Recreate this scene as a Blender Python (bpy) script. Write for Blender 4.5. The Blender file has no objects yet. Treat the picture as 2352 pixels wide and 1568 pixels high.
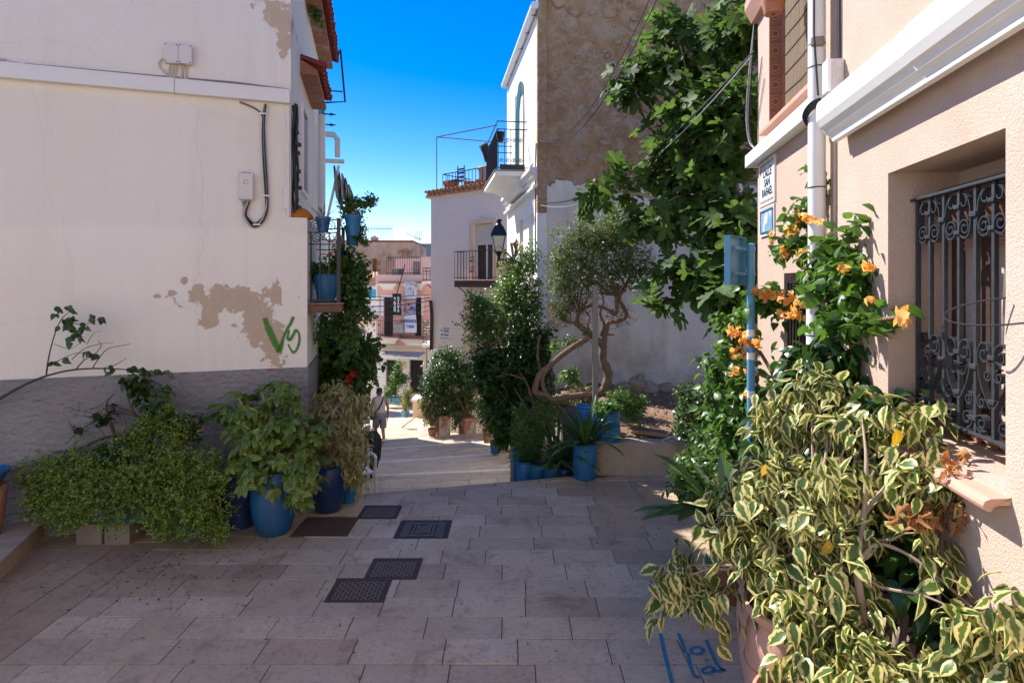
import bpy, bmesh, math, random
import numpy as np
from mathutils import Vector, Matrix
R = math.radians
sc = bpy.context.scene
COL = sc.collection
# ------------------------------------------------------------------ camera, sky, sun, exposure
F, CU, HV, H = 1360.0, 1176.0, 650.0, 2.4      # focal length, centre, horizon in pixels of a 2352-wide picture; eye height
cd = bpy.data.cameras.new('camera'); cam = bpy.data.objects.new('camera', cd); COL.objects.link(cam)
cd.sensor_width = 36; cd.lens = F / 2352 * 36; cd.shift_y = -(784 - HV) / 2352
cd.clip_start = 0.05; cd.clip_end = 6000
cam.location = (0, 0, H); cam.rotation_euler = (R(90), 0, 0)
sc.camera = cam
SUN_AZ, SUN_EL = 48, 46                        # degrees left of the view axis, degrees above the horizon
sdir = Vector((-math.sin(R(SUN_AZ)) * math.cos(R(SUN_EL)), math.cos(R(SUN_AZ)) * math.cos(R(SUN_EL)), math.sin(R(SUN_EL))))
w = bpy.data.worlds.new('World'); sc.world = w; w.use_nodes = True
wn = w.node_tree.nodes; wl = w.node_tree.links
sky = wn.new('ShaderNodeTexSky'); sky.sky_type = 'NISHITA'; sky.sun_disc = False
sky.sun_elevation = R(SUN_EL); sky.sun_rotation = R(-SUN_AZ)
sky.altitude = 0; sky.air_density = 1.0; sky.dust_density = 0.1; sky.ozone_density = 1.6
wn['Background'].inputs[1].default_value = 0.078
hs_ = wn.new('ShaderNodeHueSaturation'); hs_.inputs['Saturation'].default_value = 1.62; hs_.inputs['Hue'].default_value = .519
wl.new(sky.outputs[0], hs_.inputs['Color']); wl.new(hs_.outputs[0], wn['Background'].inputs[0])
sl = bpy.data.lights.new('sun', 'SUN'); sl.energy = 3.4; sl.angle = R(0.5); sl.color = (1, .955, .885)
so = bpy.data.objects.new('sun', sl); COL.objects.link(so); so.location = (-8, 8, 12)
so.rotation_euler = sdir.to_track_quat('Z', 'Y').to_euler()
sc.view_settings.view_transform = 'Standard'; sc.view_settings.look = 'None'; sc.view_settings.gamma = 1
sc.view_settings.exposure = 1.5
sc.cycles.max_bounces = 8; sc.cycles.diffuse_bounces = 5; sc.cycles.transparent_max_bounces = 12

# ------------------------------------------------------------------ pixel helpers
def P(u, v, Y): return Vector(((u - CU) / F * Y, Y, H - (v - HV) / F * Y))
def G(u, v, z=0.0): return P(u, v, (H - z) * F / (v - HV))
class Wall:
    """vertical plane: origin O, unit direction d along it, n towards the viewer"""
    def __init__(s, O, d, n=None):
        s.O = Vector((O[0], O[1], 0)); s.d = Vector((d[0], d[1], 0)).normalized()
        s.n = Vector((s.d.y, -s.d.x, 0))
        if n is not None and s.n.dot(Vector((n[0], n[1], 0))) < 0: s.n = -s.n
    def pt(s, a, z, off=0.0): return s.O + s.d * a + s.n * off + Vector((0, 0, z))
    def px(s, u, v, off=0.0):
        r = Vector(((u - CU) / F, 1, -(v - HV) / F))
        o = s.O + s.n * off
        t = o.dot(s.n) / r.dot(s.n)
        p = Vector((0, 0, H)) + r * t
        return ((p - o).dot(s.d), p.z)
    def mat(s, a, z, off=0.0):
        m = Matrix.Identity(4)
        m.col[0][:3] = s.d; m.col[1][:3] = (0, 0, 1); m.col[2][:3] = s.n; m.col[3][:3] = s.pt(a, z, off)
        return m

# ------------------------------------------------------------------ mesh collector
class MB:
    def __init__(s): s.v = []; s.f = []; s.uv = None; s.t = []
    def face(s, pts):
        b = len(s.v); s.v += [tuple(p) for p in pts]; s.f.append(tuple(range(b, b + len(pts)))); return s
    def hexa(s, p):                                # 8 points: bottom 4 (ccw), top 4
        b = len(s.v); s.v += [tuple(q) for q in p]
        s.f += [(b+3,b+2,b+1,b), (b+4,b+5,b+6,b+7), (b,b+1,b+5,b+4), (b+1,b+2,b+6,b+5), (b+2,b+3,b+7,b+6), (b+3,b,b+4,b+7)]
        return s
    def box(s, x0, x1, y0, y1, z0, z1):
        return s.hexa([(x0,y0,z0),(x1,y0,z0),(x1,y1,z0),(x0,y1,z0),(x0,y0,z1),(x1,y0,z1),(x1,y1,z1),(x0,y1,z1)])
    def wbox(s, W, a0, a1, z0, z1, o0, o1):        # box in wall coordinates
        return s.hexa([W.pt(a0,z0,o1),W.pt(a1,z0,o1),W.pt(a1,z0,o0),W.pt(a0,z0,o0),W.pt(a0,z1,o1),W.pt(a1,z1,o1),W.pt(a1,z1,o0),W.pt(a0,z1,o0)])
    def obox(s, c, sx, sy, sz, rz=0.0, rx=0.0):    # oriented box, c = centre of the base
        m = Matrix.Translation(Vector(c)) @ Matrix.Rotation(rz, 4, 'Z') @ Matrix.Rotation(rx, 4, 'X')
        q = [(-1,-1,0),(1,-1,0),(1,1,0),(-1,1,0),(-1,-1,1),(1,-1,1),(1,1,1),(-1,1,1)]
        return s.hexa([m @ Vector((a*sx/2, b*sy/2, c_*sz)) for a, b, c_ in q])
    def tube(s, pts, r, n=6, cap=True, closed=False, flat=None):
        pts = [Vector(p) for p in pts]; m = len(pts)
        rr = r if isinstance(r, (list, tuple)) else [r] * m
        T = []
        for i in range(m):
            a = pts[(i - 1) % m] if (closed or i) else pts[0]; c = pts[(i + 1) % m] if (closed or i < m - 1) else pts[-1]
            t = c - a; T.append(t.normalized() if t.length > 1e-9 else Vector((0, 0, 1)))
        up = Vector((0, 0, 1)) if abs(T[0].z) < .9 else Vector((1, 0, 0))
        x = T[0].cross(up).normalized(); b0 = len(s.v)
        for i in range(m):
            if flat is not None: x = T[i].cross(flat).normalized()
            else:
                x = x - T[i] * x.dot(T[i])
                x = x.normalized() if x.length > 1e-6 else T[i].orthogonal().normalized()
            y = T[i].cross(x)
            for k in range(n):
                an = 2 * math.pi * (k + .5) / n
                s.v.append(tuple(pts[i] + x * (math.cos(an) * rr[i]) + y * (math.sin(an) * rr[i])))
        for i in range(m if closed else m - 1):
            j = (i + 1) % m
            for k in range(n):
                l = (k + 1) % n
                s.f.append((b0 + i*n + k, b0 + i*n + l, b0 + j*n + l, b0 + j*n + k))
        if cap and not closed:
            s.f.append(tuple(b0 + k for k in reversed(range(n)))); s.f.append(tuple(b0 + (m-1)*n + k for k in range(n)))
        return s
    def bar(s, a, b, r, n=4): return s.tube([a, b], r, n)
    def lathe(s, prof, c, n=28, wob=0.0, sx=1, sy=1, rot=0):
        c = Vector(c); b0 = len(s.v); m = len(prof)
        for r, z in prof:
            for k in range(n):
                an = 2 * math.pi * k / n + rot; q = 1 + wob * math.sin(3 * an + z * 9)
                s.v.append((c.x + math.cos(an) * r * q * sx, c.y + math.sin(an) * r * q * sy, c.z + z))
        for i in range(m - 1):
            for k in range(n):
                l = (k + 1) % n
                s.f.append((b0 + i*n + k, b0 + i*n + l, b0 + (i+1)*n + l, b0 + (i+1)*n + k))
        s.f.append(tuple(b0 + k for k in reversed(range(n)))); s.f.append(tuple(b0 + (m-1)*n + k for k in range(n)))
        return s
    def prism(s, poly, vec):                       # poly: list of 3d points, extruded by vec
        poly = [Vector(p) for p in poly]; vec = Vector(vec); n = len(poly); b = len(s.v)
        s.v += [tuple(p) for p in poly] + [tuple(p + vec) for p in poly]
        s.f.append(tuple(b + k for k in reversed(range(n)))); s.f.append(tuple(b + n + k for k in range(n)))
        for k in range(n): s.f.append((b + k, b + (k+1) % n, b + n + (k+1) % n, b + n + k))
        return s
    def mesh(s, name):
        me = bpy.data.meshes.new(name); me.from_pydata(s.v, [], s.f)
        bm = bmesh.new(); bm.from_mesh(me); bmesh.ops.recalc_face_normals(bm, faces=bm.faces); bm.to_mesh(me); bm.free()
        return me

PW = {}
def place(o, parent, m=None):
    m = m or Matrix.Identity(4)
    o.matrix_basis = m; PW[o.name] = m
    if parent is not None:
        o.parent = parent; o.matrix_parent_inverse = PW[parent.name].inverted()
    COL.objects.link(o)
def tagit(o, label=None, cat=None, group=None, kind=None):
    if label: o['label'] = label
    if cat: o['category'] = cat
    if group: o['group'] = group
    if kind: o['kind'] = kind
    return o
def thing(name, label, cat, loc, group=None):
    o = bpy.data.objects.new(name, None); o.empty_display_size = .1
    place(o, None, Matrix.Translation(Vector(loc))); return tagit(o, label, cat, group)
def add(name, mb, mat, parent=None, smooth=False, bev=0, label=None, cat=None, group=None, kind=None, m=None, auto=None):
    me = mb.mesh(name) if isinstance(mb, MB) else mb
    if mat and not me.materials: me.materials.append(mat)
    if smooth: me.polygons.foreach_set('use_smooth', [True] * len(me.polygons))
    o = bpy.data.objects.new(name, me); place(o, parent, m)
    if bev:
        b = o.modifiers.new('bevel', 'BEVEL'); b.width = bev; b.segments = 2; b.limit_method = 'ANGLE'; b.angle_limit = R(40)
    if smooth and auto != 0:
        me.set_sharp_from_angle(angle=R(auto or 45))
    return tagit(o, label, cat, group, kind)
def wallmesh(W, a0, a1, z0, z1, holes, depth, t=0.0, off=0.0):
    """front face at off with rectangular holes (a0,a1,z0,z1[,depth]) that have reveals, and a solid body behind"""
    mb = MB()
    A = sorted({a0, a1, *[h[i] for h in holes for i in (0, 1)]}); Z = sorted({z0, z1, *[h[i] for h in holes for i in (2, 3)]})
    for i in range(len(A) - 1):
        for j in range(len(Z) - 1):
            ca, cz = (A[i] + A[i+1]) / 2, (Z[j] + Z[j+1]) / 2
            if any(h[0] < ca < h[1] and h[2] < cz < h[3] for h in holes): continue
            mb.face([W.pt(A[i],Z[j],off), W.pt(A[i+1],Z[j],off), W.pt(A[i+1],Z[j+1],off), W.pt(A[i],Z[j+1],off)])
    for h in holes:
        dp = h[4] if len(h) > 4 else depth
        q = [(h[0],h[2]),(h[1],h[2]),(h[1],h[3]),(h[0],h[3])]
        for k in range(4):
            a, b = q[k], q[(k+1) % 4]
            mb.face([W.pt(a[0],a[1],off), W.pt(b[0],b[1],off), W.pt(b[0],b[1],off-dp), W.pt(a[0],a[1],off-dp)])
        mb.face([W.pt(h[0],h[2],off-dp), W.pt(h[1],h[2],off-dp), W.pt(h[1],h[3],off-dp), W.pt(h[0],h[3],off-dp)])
    if t:
        mb.face([W.pt(a0,z0,off-t), W.pt(a1,z0,off-t), W.pt(a1,z1,off-t), W.pt(a0,z1,off-t)])
        for (a, z, b, y) in ((a0,z0,a1,z0),(a1,z0,a1,z1),(a1,z1,a0,z1),(a0,z1,a0,z0)):
            mb.face([W.pt(a,z,off), W.pt(b,y,off), W.pt(b,y,off-t), W.pt(a,z,off-t)])
    return mb
def spiral(W, a, z, off, r0, r1, t0, t1, n=18):
    return [W.pt(a + math.cos(t0 + (t1-t0)*i/n) * (r0 + (r1-r0)*i/n), z + math.sin(t0 + (t1-t0)*i/n) * (r0 + (r1-r0)*i/n), off) for i in range(n + 1)]
def sag(a, b, d, n=14):
    a, b = Vector(a), Vector(b)
    return [a.lerp(b, i/n) - Vector((0, 0, d * 4 * (i/n) * (1 - i/n))) for i in range(n + 1)]
def textmesh(s, size, extrude=.002, spacing=1.0, bold=0.0, line=1.0):
    cu = bpy.data.curves.new('lettering', 'FONT'); cu.body = s; cu.size = size; cu.extrude = extrude; cu.offset = bold
    cu.align_x = 'CENTER'; cu.align_y = 'CENTER'; cu.space_character = spacing; cu.space_line = line; cu.resolution_u = 3
    o = bpy.data.objects.new('tmp', cu); COL.objects.link(o)
    me = bpy.data.meshes.new_from_object(o); me.name = 'lettering'
    bpy.data.objects.remove(o); return me
def lettering(s, W, a, z, off, size, mat, parent, flip=1, sx=1.0, **k):
    me = textmesh(s, size, **k)
    m = W.mat(a, z, off)
    if flip < 0: m.col[0] = -m.col[0]
    m = m @ Matrix.Diagonal((sx, 1, 1, 1))
    return add('lettering', me, mat, parent, m=m)
# ------------------------------------------------------------------ materials
class NT:
    def __init__(s, name):
        s.m = bpy.data.materials.new(name); s.m.use_nodes = True
        s.t = s.m.node_tree; s.n = s.t.nodes; s.b = s.n['Principled BSDF']; s.out = s.n['Material Output']
        s.tc = s.n.new('ShaderNodeTexCoord'); s.geo = s.n.new('ShaderNodeNewGeometry')
    def L(s, a, b): s.t.links.new(a, b)
    def node(s, ty, **k):
        n = s.n.new(ty)
        for a, b in k.items(): setattr(n, a, b)
        return n
    def inp(s, n, i, v):
        if isinstance(v, bpy.types.NodeSocket): s.L(v, n.inputs[i])
        elif isinstance(v, (tuple, list)) and len(v) == 3 and n.inputs[i].type == 'RGBA': n.inputs[i].default_value = (*v, 1)
        else: n.inputs[i].default_value = v
    def noise(s, scale, detail=5, rough=.6, vec=None, dist=0.0, stretch=None):
        n = s.node('ShaderNodeTexNoise'); n.inputs['Scale'].default_value = scale; n.inputs['Detail'].default_value = detail
        n.inputs['Roughness'].default_value = rough; n.inputs['Distortion'].default_value = dist
        v = vec or s.geo.outputs['Position']
        if stretch:
            mp = s.node('ShaderNodeMapping'); s.L(v, mp.inputs['Vector']); mp.inputs['Scale'].default_value = stretch; v = mp.outputs[0]
        s.L(v, n.inputs['Vector']); return n.outputs['Fac']
    def voro(s, scale, feat='F1', vec=None, out='Distance', rnd=1.0):
        n = s.node('ShaderNodeTexVoronoi', feature=feat); n.inputs['Scale'].default_value = scale; n.inputs['Randomness'].default_value = rnd
        s.L(vec or s.geo.outputs['Position'], n.inputs['Vector']); return n.outputs[out]
    def ramp(s, fac, a, b, c0=0.0, c1=1.0):
        n = s.node('ShaderNodeMapRange'); n.clamp = True
        s.inp(n, 0, fac); n.inputs[1].default_value = a; n.inputs[2].default_value = b; n.inputs[3].default_value = c0; n.inputs[4].default_value = c1
        return n.outputs[0]
    def math(s, op, a, b=0.0, clamp=False):
        n = s.node('ShaderNodeMath', operation=op); n.use_clamp = clamp; s.inp(n, 0, a); s.inp(n, 1, b); return n.outputs[0]
    def mix(s, f, a, b, mode='MIX'):
        n = s.node('ShaderNodeMix', data_type='RGBA', blend_type=mode); s.inp(n, 0, f); s.inp(n, 6, a); s.inp(n, 7, b); return n.outputs[2]
    def bump(s, h, strength=.5, dist=.01, prev=None):
        n = s.node('ShaderNodeBump'); n.inputs['Strength'].default_value = strength; n.inputs['Distance'].default_value = dist
        s.L(h, n.inputs['Height'])
        if prev: s.L(prev, n.inputs['Normal'])
        return n.outputs[0]
    def sep(s, v):
        n = s.node('ShaderNodeSeparateXYZ'); s.L(v, n.inputs[0]); return n.outputs
    def done(s, col, rough=.8, normal=None, metal=0.0, spec=None):
        s.inp(s.b, 'Base Color', col); s.inp(s.b, 'Roughness', rough); s.b.inputs['Metallic'].default_value = metal
        if normal: s.L(normal, s.b.inputs['Normal'])
        if spec is not None: s.b.inputs['Specular IOR Level'].default_value = spec
        return s.m
def mul(c, k): return tuple(min(1, x * k) for x in c)
def plain(name, col, rough=.7, var=.15, ns=6, bump=.0, bs=80, metal=0.0, grime=0.0, gcol=(.08,.06,.045), spec=None, bd=.004):
    t = NT(name)
    c = t.mix(t.noise(ns, 6, .65), mul(col, 1 - var), mul(col, 1 + var))
    if grime: c = t.mix(t.ramp(t.noise(ns * .7, 8, .7), .52, .72, 0, grime), c, gcol)
    rn = t.ramp(t.noise(ns * 2), 0, 1, max(.02, rough - .12), min(1, rough + .12))
    nm = t.bump(t.noise(bs, 4), bump, bd) if bump else None
    return t.done(c, rn, nm, metal, spec)
def patchmask(t, vec, spots, ns=7.0, amp=.95, soft=.03):
    """union of ellipses (x, z, rx, rz) in the two coordinates of vec, edges broken by noise"""
    xyz = t.sep(vec); n = t.math('MULTIPLY', t.math('SUBTRACT', t.noise(ns, 8, .65, vec=vec), .5), amp * 4)
    best = None
    for x, z, rx, rz in spots:
        dx = t.math('DIVIDE', t.math('SUBTRACT', xyz[0], x), rx); dz = t.math('DIVIDE', t.math('SUBTRACT', xyz[2], z), rz)
        d = t.math('SQRT', t.math('ADD', t.math('MULTIPLY', dx, dx), t.math('MULTIPLY', dz, dz)))
        best = d if best is None else t.math('MINIMUM', best, d)
    v = t.math('ADD', best, n)
    return t.ramp(v, 1 - soft, 1 + soft, 1, 0)
def leafmat(name, c1, c2, pale=None, trans=.35, rough=.42, tcol=None, spec=.4, vein=True, margin=(.5, .85)):
    t = NT(name)
    at = t.node('ShaderNodeAttribute', attribute_name='tint'); oi = t.node('ShaderNodeObjectInfo')
    f = t.math('FRACT', t.math('ADD', at.outputs['Fac'], oi.outputs['Random']))
    c = t.mix(f, c1, c2)
    uv = t.sep(t.tc.outputs['UV'])
    across = t.math('MULTIPLY', t.math('ABSOLUTE', t.math('SUBTRACT', uv[0], .5)), 2.0)
    if pale:
        nz = t.noise(9, 3, .5, vec=t.tc.outputs['UV'])
        sh = t.math('ADD', across, t.math('MULTIPLY', t.math('SUBTRACT', t.math('ADD', t.math('MULTIPLY', nz, .7), t.math('MULTIPLY', f, .3)), .5), 1.1))
        tipd = t.math('MULTIPLY', t.math('POWER', uv[1], 4.0), .35)
        c = t.mix(t.ramp(t.math('ADD', sh, tipd), margin[0], margin[1]), c, pale)
    if vein: c = t.mix(t.ramp(across, 0, .1, .45, 0), c, tuple(min(1, x * 1.9 + .01) for x in (pale or c2)))
    c = t.mix(t.ramp(t.noise(3), .3, .7), c, t.mix(.25, c, (.09, .1, .02)))
    t.inp(t.b, 'Base Color', c); t.b.inputs['Roughness'].default_value = rough; t.b.inputs['Specular IOR Level'].default_value = spec
    tr = t.node('ShaderNodeBsdfTranslucent')
    hs = t.node('ShaderNodeHueSaturation'); hs.inputs['Value'].default_value = 1.6; hs.inputs['Saturation'].default_value = 1.05; hs.inputs['Hue'].default_value = .488
    t.inp(hs, 'Color', c if tcol is None else tcol); t.L(hs.outputs[0], tr.inputs['Color'])
    ms = t.node('ShaderNodeMixShader'); ms.inputs[0].default_value = trans
    t.L(t.b.outputs[0], ms.inputs[1]); t.L(tr.outputs[0], ms.inputs[2]); t.L(ms.outputs[0], t.out.inputs['Surface'])
    return t.m

MT = {}
def white_stucco(name, col, spots=(), pcol=(.36,.31,.26), bump=.55, fine=55, warm=.12, dirt=.25):
    t = NT(name)
    p = t.geo.outputs['Position']; o = t.tc.outputs['Object']
    c = t.mix(t.ramp(t.noise(.55, 6, .6), .35, .68), col, tuple(a * b for a, b in zip(col, (1 - warm*.3, 1 - warm*.55, 1 - warm))))
    c = t.mix(t.ramp(t.noise(1.0, 7, .7, stretch=(3, 3, .25)), .5, .78, 0, dirt), c, mul(col, .68))
    c = t.mix(t.ramp(t.noise(26, 3, .6), .66, .76, 0, .30), c, mul(col, .62))
    if spots: c = t.mix(t.ramp(t.math('ADD', t.sep(o)[2], t.math('MULTIPLY', t.noise(.8, 5, .6), .35)), 3.06, 3.14, .0, .13), c, mul(col, .55))
    cr = t.voro(.55, 'DISTANCE_TO_EDGE', vec=t.mix(.16, p, t.node('ShaderNodeTexNoise').outputs['Color']))
    c = t.mix(t.ramp(cr, 0, .0025, .16, 0), c, mul(col, .45))
    h = t.math('ADD', t.math('MULTIPLY', t.noise(fine, 4, .6), .35), t.noise(4.5, 4, .55))
    if spots:
        m = patchmask(t, o, spots)
        halo = patchmask(t, o, spots, soft=.25)
        c = t.mix(t.math('MULTIPLY', halo, .25), c, (.55,.45,.36))
        c = t.mix(m, c, t.mix(t.noise(14), mul(pcol, .85), mul(pcol, 1.15)))
        h = t.math('SUBTRACT', h, t.math('MULTIPLY', m, .6))
    nm = t.bump(h, bump, .02)
    return t.done(c, .88, nm)
MT['white_house'] = white_stucco('white_house_plaster', (.80,.75,.67), [
    (.72, 2.22, .42, .13), (.95, 2.05, .10, .10), (.50, 1.98, .17, .2), (.33, 1.75, .12, .24), (.30, 2.3, .05, .12), (1.28, 2.3, .04, .03), (1.42, 2.27, .03,.02), (1.17, 2.42, .03, .03), (1.05,2.33,.05,.05),
    (.55, 5.62, .17, .27), (.28, 5.2, .13, .16), (.23, 5.0, .07, .2)], pcol=(.50,.385,.28), dirt=.32)
MT['white_far'] = white_stucco('whitewash', (.84,.83,.80), dirt=.15)
MT['white_side'] = white_stucco('dusty_whitewash', (.66,.63,.57), warm=.5, dirt=.45, bump=.3)
MT['beige'] = plain('beige_render', (.74,.635,.56), .9, .06, 2, .25, 120)
MT['cream'] = plain('cream_stone_trim', (.66,.50,.36), .85, .1, 3, .1, 60)
MT['pink'] = plain('pink_render', (.78,.43,.34), .9, .12, 1.5, .15, 60, grime=.12, gcol=(.4,.3,.25))
MT['pinkpale'] = plain('pale_pink_render', (.76,.51,.41), .9, .12, 1.5, .15, 60, grime=.2, gcol=(.4,.3,.25))
MT['offwhite'] = plain('offwhite_render', (.74,.70,.64), .9, .08, 2, .15, 60, grime=.12, gcol=(.3,.25,.2))
def _dado():
    t = NT('grey_rough_render')
    c = t.mix(t.noise(3, 6, .7), (.19,.18,.18), (.31,.295,.29))
    c = t.mix(t.ramp(t.noise(.9, 6, .7), .5, .72, 0, .4), c, (.11,.09,.08))
    z = t.sep(t.geo.outputs['Position'])[2]
    rim = t.math('MULTIPLY', t.ramp(z, 1.46, 1.5), t.ramp(t.noise(5, 6, .7), .55, .6))
    c = t.mix(t.math('MULTIPLY', rim, .8), c, (.25,.05,.035))
    n1 = t.noise(13, 3, .5, stretch=(1, 1, 1.7)); n2 = t.noise(60, 4)
    return t.done(c, .9, t.bump(t.math('ADD', t.ramp(n1, .3, .7), t.math('MULTIPLY', n2, .25)), .75, .03))
MT['dado'] = _dado()
def _peach():
    t = NT('peach_grain_render')
    c = t.mix(t.ramp(t.noise(.9, 5, .6), .35, .7), (.53,.415,.34), (.49,.345,.27))
    c = t.mix(t.ramp(t.noise(1.6, 6, .65, stretch=(1.5, 1.5, .3)), .53, .75, 0, .55), c, (.60,.37,.25))
    c = t.mix(t.ramp(t.noise(1.1, 4, .6), .55, .72, 0, .5), c, (.60,.50,.42))
    c = t.mix(t.ramp(t.noise(85, 2, .5), .35, .5, .16, 0), c, (.42,.27,.18))
    h = t.math('ADD', t.ramp(t.noise(110, 3, .55), .3, .7), t.math('MULTIPLY', t.noise(280, 2), .4))
    return t.done(c, .92, t.bump(h, .42, .008))
MT['peach'] = _peach()
def _rubble():
    t = NT('rubble_wall_render')
    p = t.geo.outputs['Position']
    c = t.mix(t.ramp(t.noise(1.4, 8, .7), .3, .72), (.36,.185,.075), (.58,.355,.175))
    c = t.mix(t.ramp(t.noise(5, 8, .75, dist=1.2), .46, .64), c, (.58,.42,.28))
    c = t.mix(t.ramp(t.noise(.7, 6, .7), .55, .75, 0, .7), c, (.50,.43,.35))
    c = t.mix(t.ramp(t.noise(9, 6, .7), .58, .68, 0, .7), c, (.13,.08,.045))
    h = t.math('ADD', t.noise(5, 8, .75, dist=1.2), t.math('MULTIPLY', t.noise(22, 6, .7), .5))
    return t.done(c, .95, t.bump(h, .9, .07))
MT['rubble'] = _rubble()
MT['stone'] = plain('rubble_stone', (.42,.29,.185), .92, .3, 9, .6, 40, bd=.02)
def _paver(name, base, dark, wet=.35):
    t = NT(name)
    at = t.node('ShaderNodeAttribute', attribute_name='tint'); oi = t.node('ShaderNodeObjectInfo')
    f = t.math('FRACT', t.math('ADD', at.outputs['Fac'], oi.outputs['Random']))
    c = t.mix(t.ramp(f, 0, 1), mul(base, .80), mul(base, 1.12))
    c = t.mix(t.ramp(f, .95, .96, 0, .6), c, dark)
    c = t.mix(t.ramp(t.noise(1.3, 7, .7), .42, .66, 0, .7), c, dark)
    c = t.mix(t.ramp(t.noise(7, 8, .72), .52, .68, 0, .6), c, mul(dark, .7))
    c = t.mix(t.ramp(t.noise(160, 2, .6), .42, .58, .35, 0), c, mul(base, .55))
    c = t.mix(t.ramp(t.noise(28, 6, .7), .5, .66, 0, .38), c, mul(dark, .75))
    c = t.mix(t.ramp(t.noise(2.6, 8, .75, dist=.6), .56, .62, 0, .42), c, mul(dark, .62))
    blot = t.voro(1.7, 'F1'); c = t.mix(t.ramp(t.math('ADD', blot, t.math('MULTIPLY', t.noise(30), .05)), .045, .055, .75, 0), c, (.06,.05,.05))
    rg = t.ramp(t.noise(2.2, 5), .3, .7, .5, .78)
    h = t.math('ADD', t.noise(150, 3), t.math('MULTIPLY', t.noise(18, 5, .7), .8))
    return t.done(c, rg, t.bump(h, .6, .008), spec=.4)
MT['paver'] = _paver('limestone_paver', (.66,.515,.35), (.40,.29,.18))
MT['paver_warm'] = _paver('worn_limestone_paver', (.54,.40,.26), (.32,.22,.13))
MT['paver_far'] = _paver('stair_limestone', (.64,.51,.37), (.44,.33,.23))
MT['joint'] = plain('dark_joint', (.10,.08,.065), .95, .3, 20, .3, 90)
MT['dirt'] = plain('dry_soil', (.22,.135,.08), .97, .5, 9, .9, 30, grime=.4, gcol=(.40,.28,.18), bd=.03)
MT['kerb'] = plain('concrete_wall', (.33,.265,.205), .93, .25, 3, .5, 35, grime=.75, gcol=(.09,.075,.06), bd=.015)
MT['kerbstone'] = plain('stone_step_edge', (.40,.30,.22), .9, .2, 4, .3, 60, grime=.3)
def glaze(name, col, chips=(.42,.17,.07), amt=.55, rough=.38):
    t = NT(name)
    c = t.mix(t.noise(3, 5), mul(col, .75), mul(col, 1.2))
    c = t.mix(t.ramp(t.noise(5.5, 7, .72), .62, .66, 0, amt), c, chips)
    c = t.mix(t.ramp(t.noise(1.9, 6, .7, stretch=(2, 2, .5)), .5, .8, 0, .5), c, (.05,.055,.06))
    c = t.mix(t.ramp(t.noise(70, 3), .62, .7, 0, .3), c, (.4,.45,.5))
    return t.done(c, t.ramp(t.noise(8, 5), .3, .7, rough - .1, rough + .25), t.bump(t.noise(25, 4), .12, .01))
MT['blue'] = glaze('blue_painted_pot', (.006,.10,.25))
MT['navy'] = glaze('dark_blue_pot', (.008,.03,.115))
MT['bluep'] = glaze('blue_plastic', (.005,.13,.29), (.3,.25,.2), .15, .45)
MT['bluechip'] = glaze('flaking_blue_drum', (.01,.15,.40), (.012,.014,.016), .95, .4)
MT['drum'] = glaze('blue_plastic_drum', (.006,.125,.29), (.5,.4,.3), .45, .42)
MT['teal'] = plain('pale_teal_planter', (.12,.34,.40), .5, .12, 5)
MT['signblue'] = plain('blue_painted_metal', (.10,.30,.47), .45, .12, 6, grime=.2, gcol=(.3,.4,.45))
MT['terra'] = plain('terracotta', (.46,.195,.11), .8, .18, 6, .15, 60, grime=.3, gcol=(.55,.42,.33))
MT['terra_old'] = plain('limed_terracotta', mul((.30,.13,.075), 1), .85, .25, 6, .2, 60, grime=.95, gcol=(.46,.40,.35))
MT['terra_pale'] = plain('pale_terracotta', (.52,.29,.21), .8, .12, 5, .12, 70, grime=.15, gcol=(.55,.45,.4))
def _limed():
    t = NT('limed_square_terracotta'); c = t.mix(t.noise(5, 5), (.26,.095,.05), (.38,.16,.09))
    c = t.mix(t.ramp(t.noise(3.2, 8, .7, stretch=(1,1,.6)), .46, .56, 0, .85), c, (.52,.47,.42))
    return t.done(c, .9, t.bump(t.noise(40), .2, .01))
MT['limed'] = _limed()
MT['redtile'] = plain('red_roof_tile', (.23,.035,.025), .75, .25, 6, .25, 60, grime=.35, gcol=(.10,.05,.04))
MT['ocretile'] = plain('ochre_roof_tile', (.45,.22,.12), .85, .3, 5, .3, 60, grime=.4, gcol=(.5,.36,.24))
MT['orange'] = plain('orange_foam', (.52,.17,.01), .85, .4, 25, .9, 60, grime=.4, gcol=(.16,.06,.01), bd=.03)
MT['iron'] = plain('black_iron', (.014,.015,.018), .45, .25, 30, .2, 200, spec=.5)
MT['greyiron'] = plain('dusty_grey_iron', (.028,.031,.038), .5, .3, 25, .3, 150, grime=.3, gcol=(.10,.095,.09))
MT['rustiron'] = plain('rusty_iron', (.045,.03,.024), .7, .35, 25, .3, 150)
MT['steel'] = plain('galvanised_steel', (.22,.20,.17), .5, .2, 8, metal=.2)
MT['castiron'] = plain('cast_iron_cover', (.075,.062,.052), .8, .35, 12, .4, 120, spec=.25, grime=.5, gcol=(.10,.075,.05))
MT['castblue'] = plain('bluish_cast_iron_cover', (.055,.052,.055), .75, .35, 12, .4, 120, spec=.3, grime=.35, gcol=(.09,.08,.07))
MT['castrust'] = plain('rusty_cast_iron_cover', (.075,.045,.03), .75, .35, 12, .4, 120, grime=.5, gcol=(.13,.09,.06))
MT['wornrelief'] = plain('worn_cast_relief', (.17,.145,.125), .7, .35, 14, grime=.3, gcol=(.08,.065,.05), spec=.35)
MT['whitepaint'] = plain('white_painted_metal', (.80,.80,.79), .4, .04, 5, grime=.1, gcol=(.6,.58,.54))
MT['whitepipe'] = plain('white_pvc_pipe', (.76,.75,.71), .42, .05, 4, grime=.12, gcol=(.5,.46,.4))
MT['trunking'] = plain('cream_plastic_trunking', (.70,.68,.64), .55, .05, 4, grime=.16, gcol=(.45,.4,.34))
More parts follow.
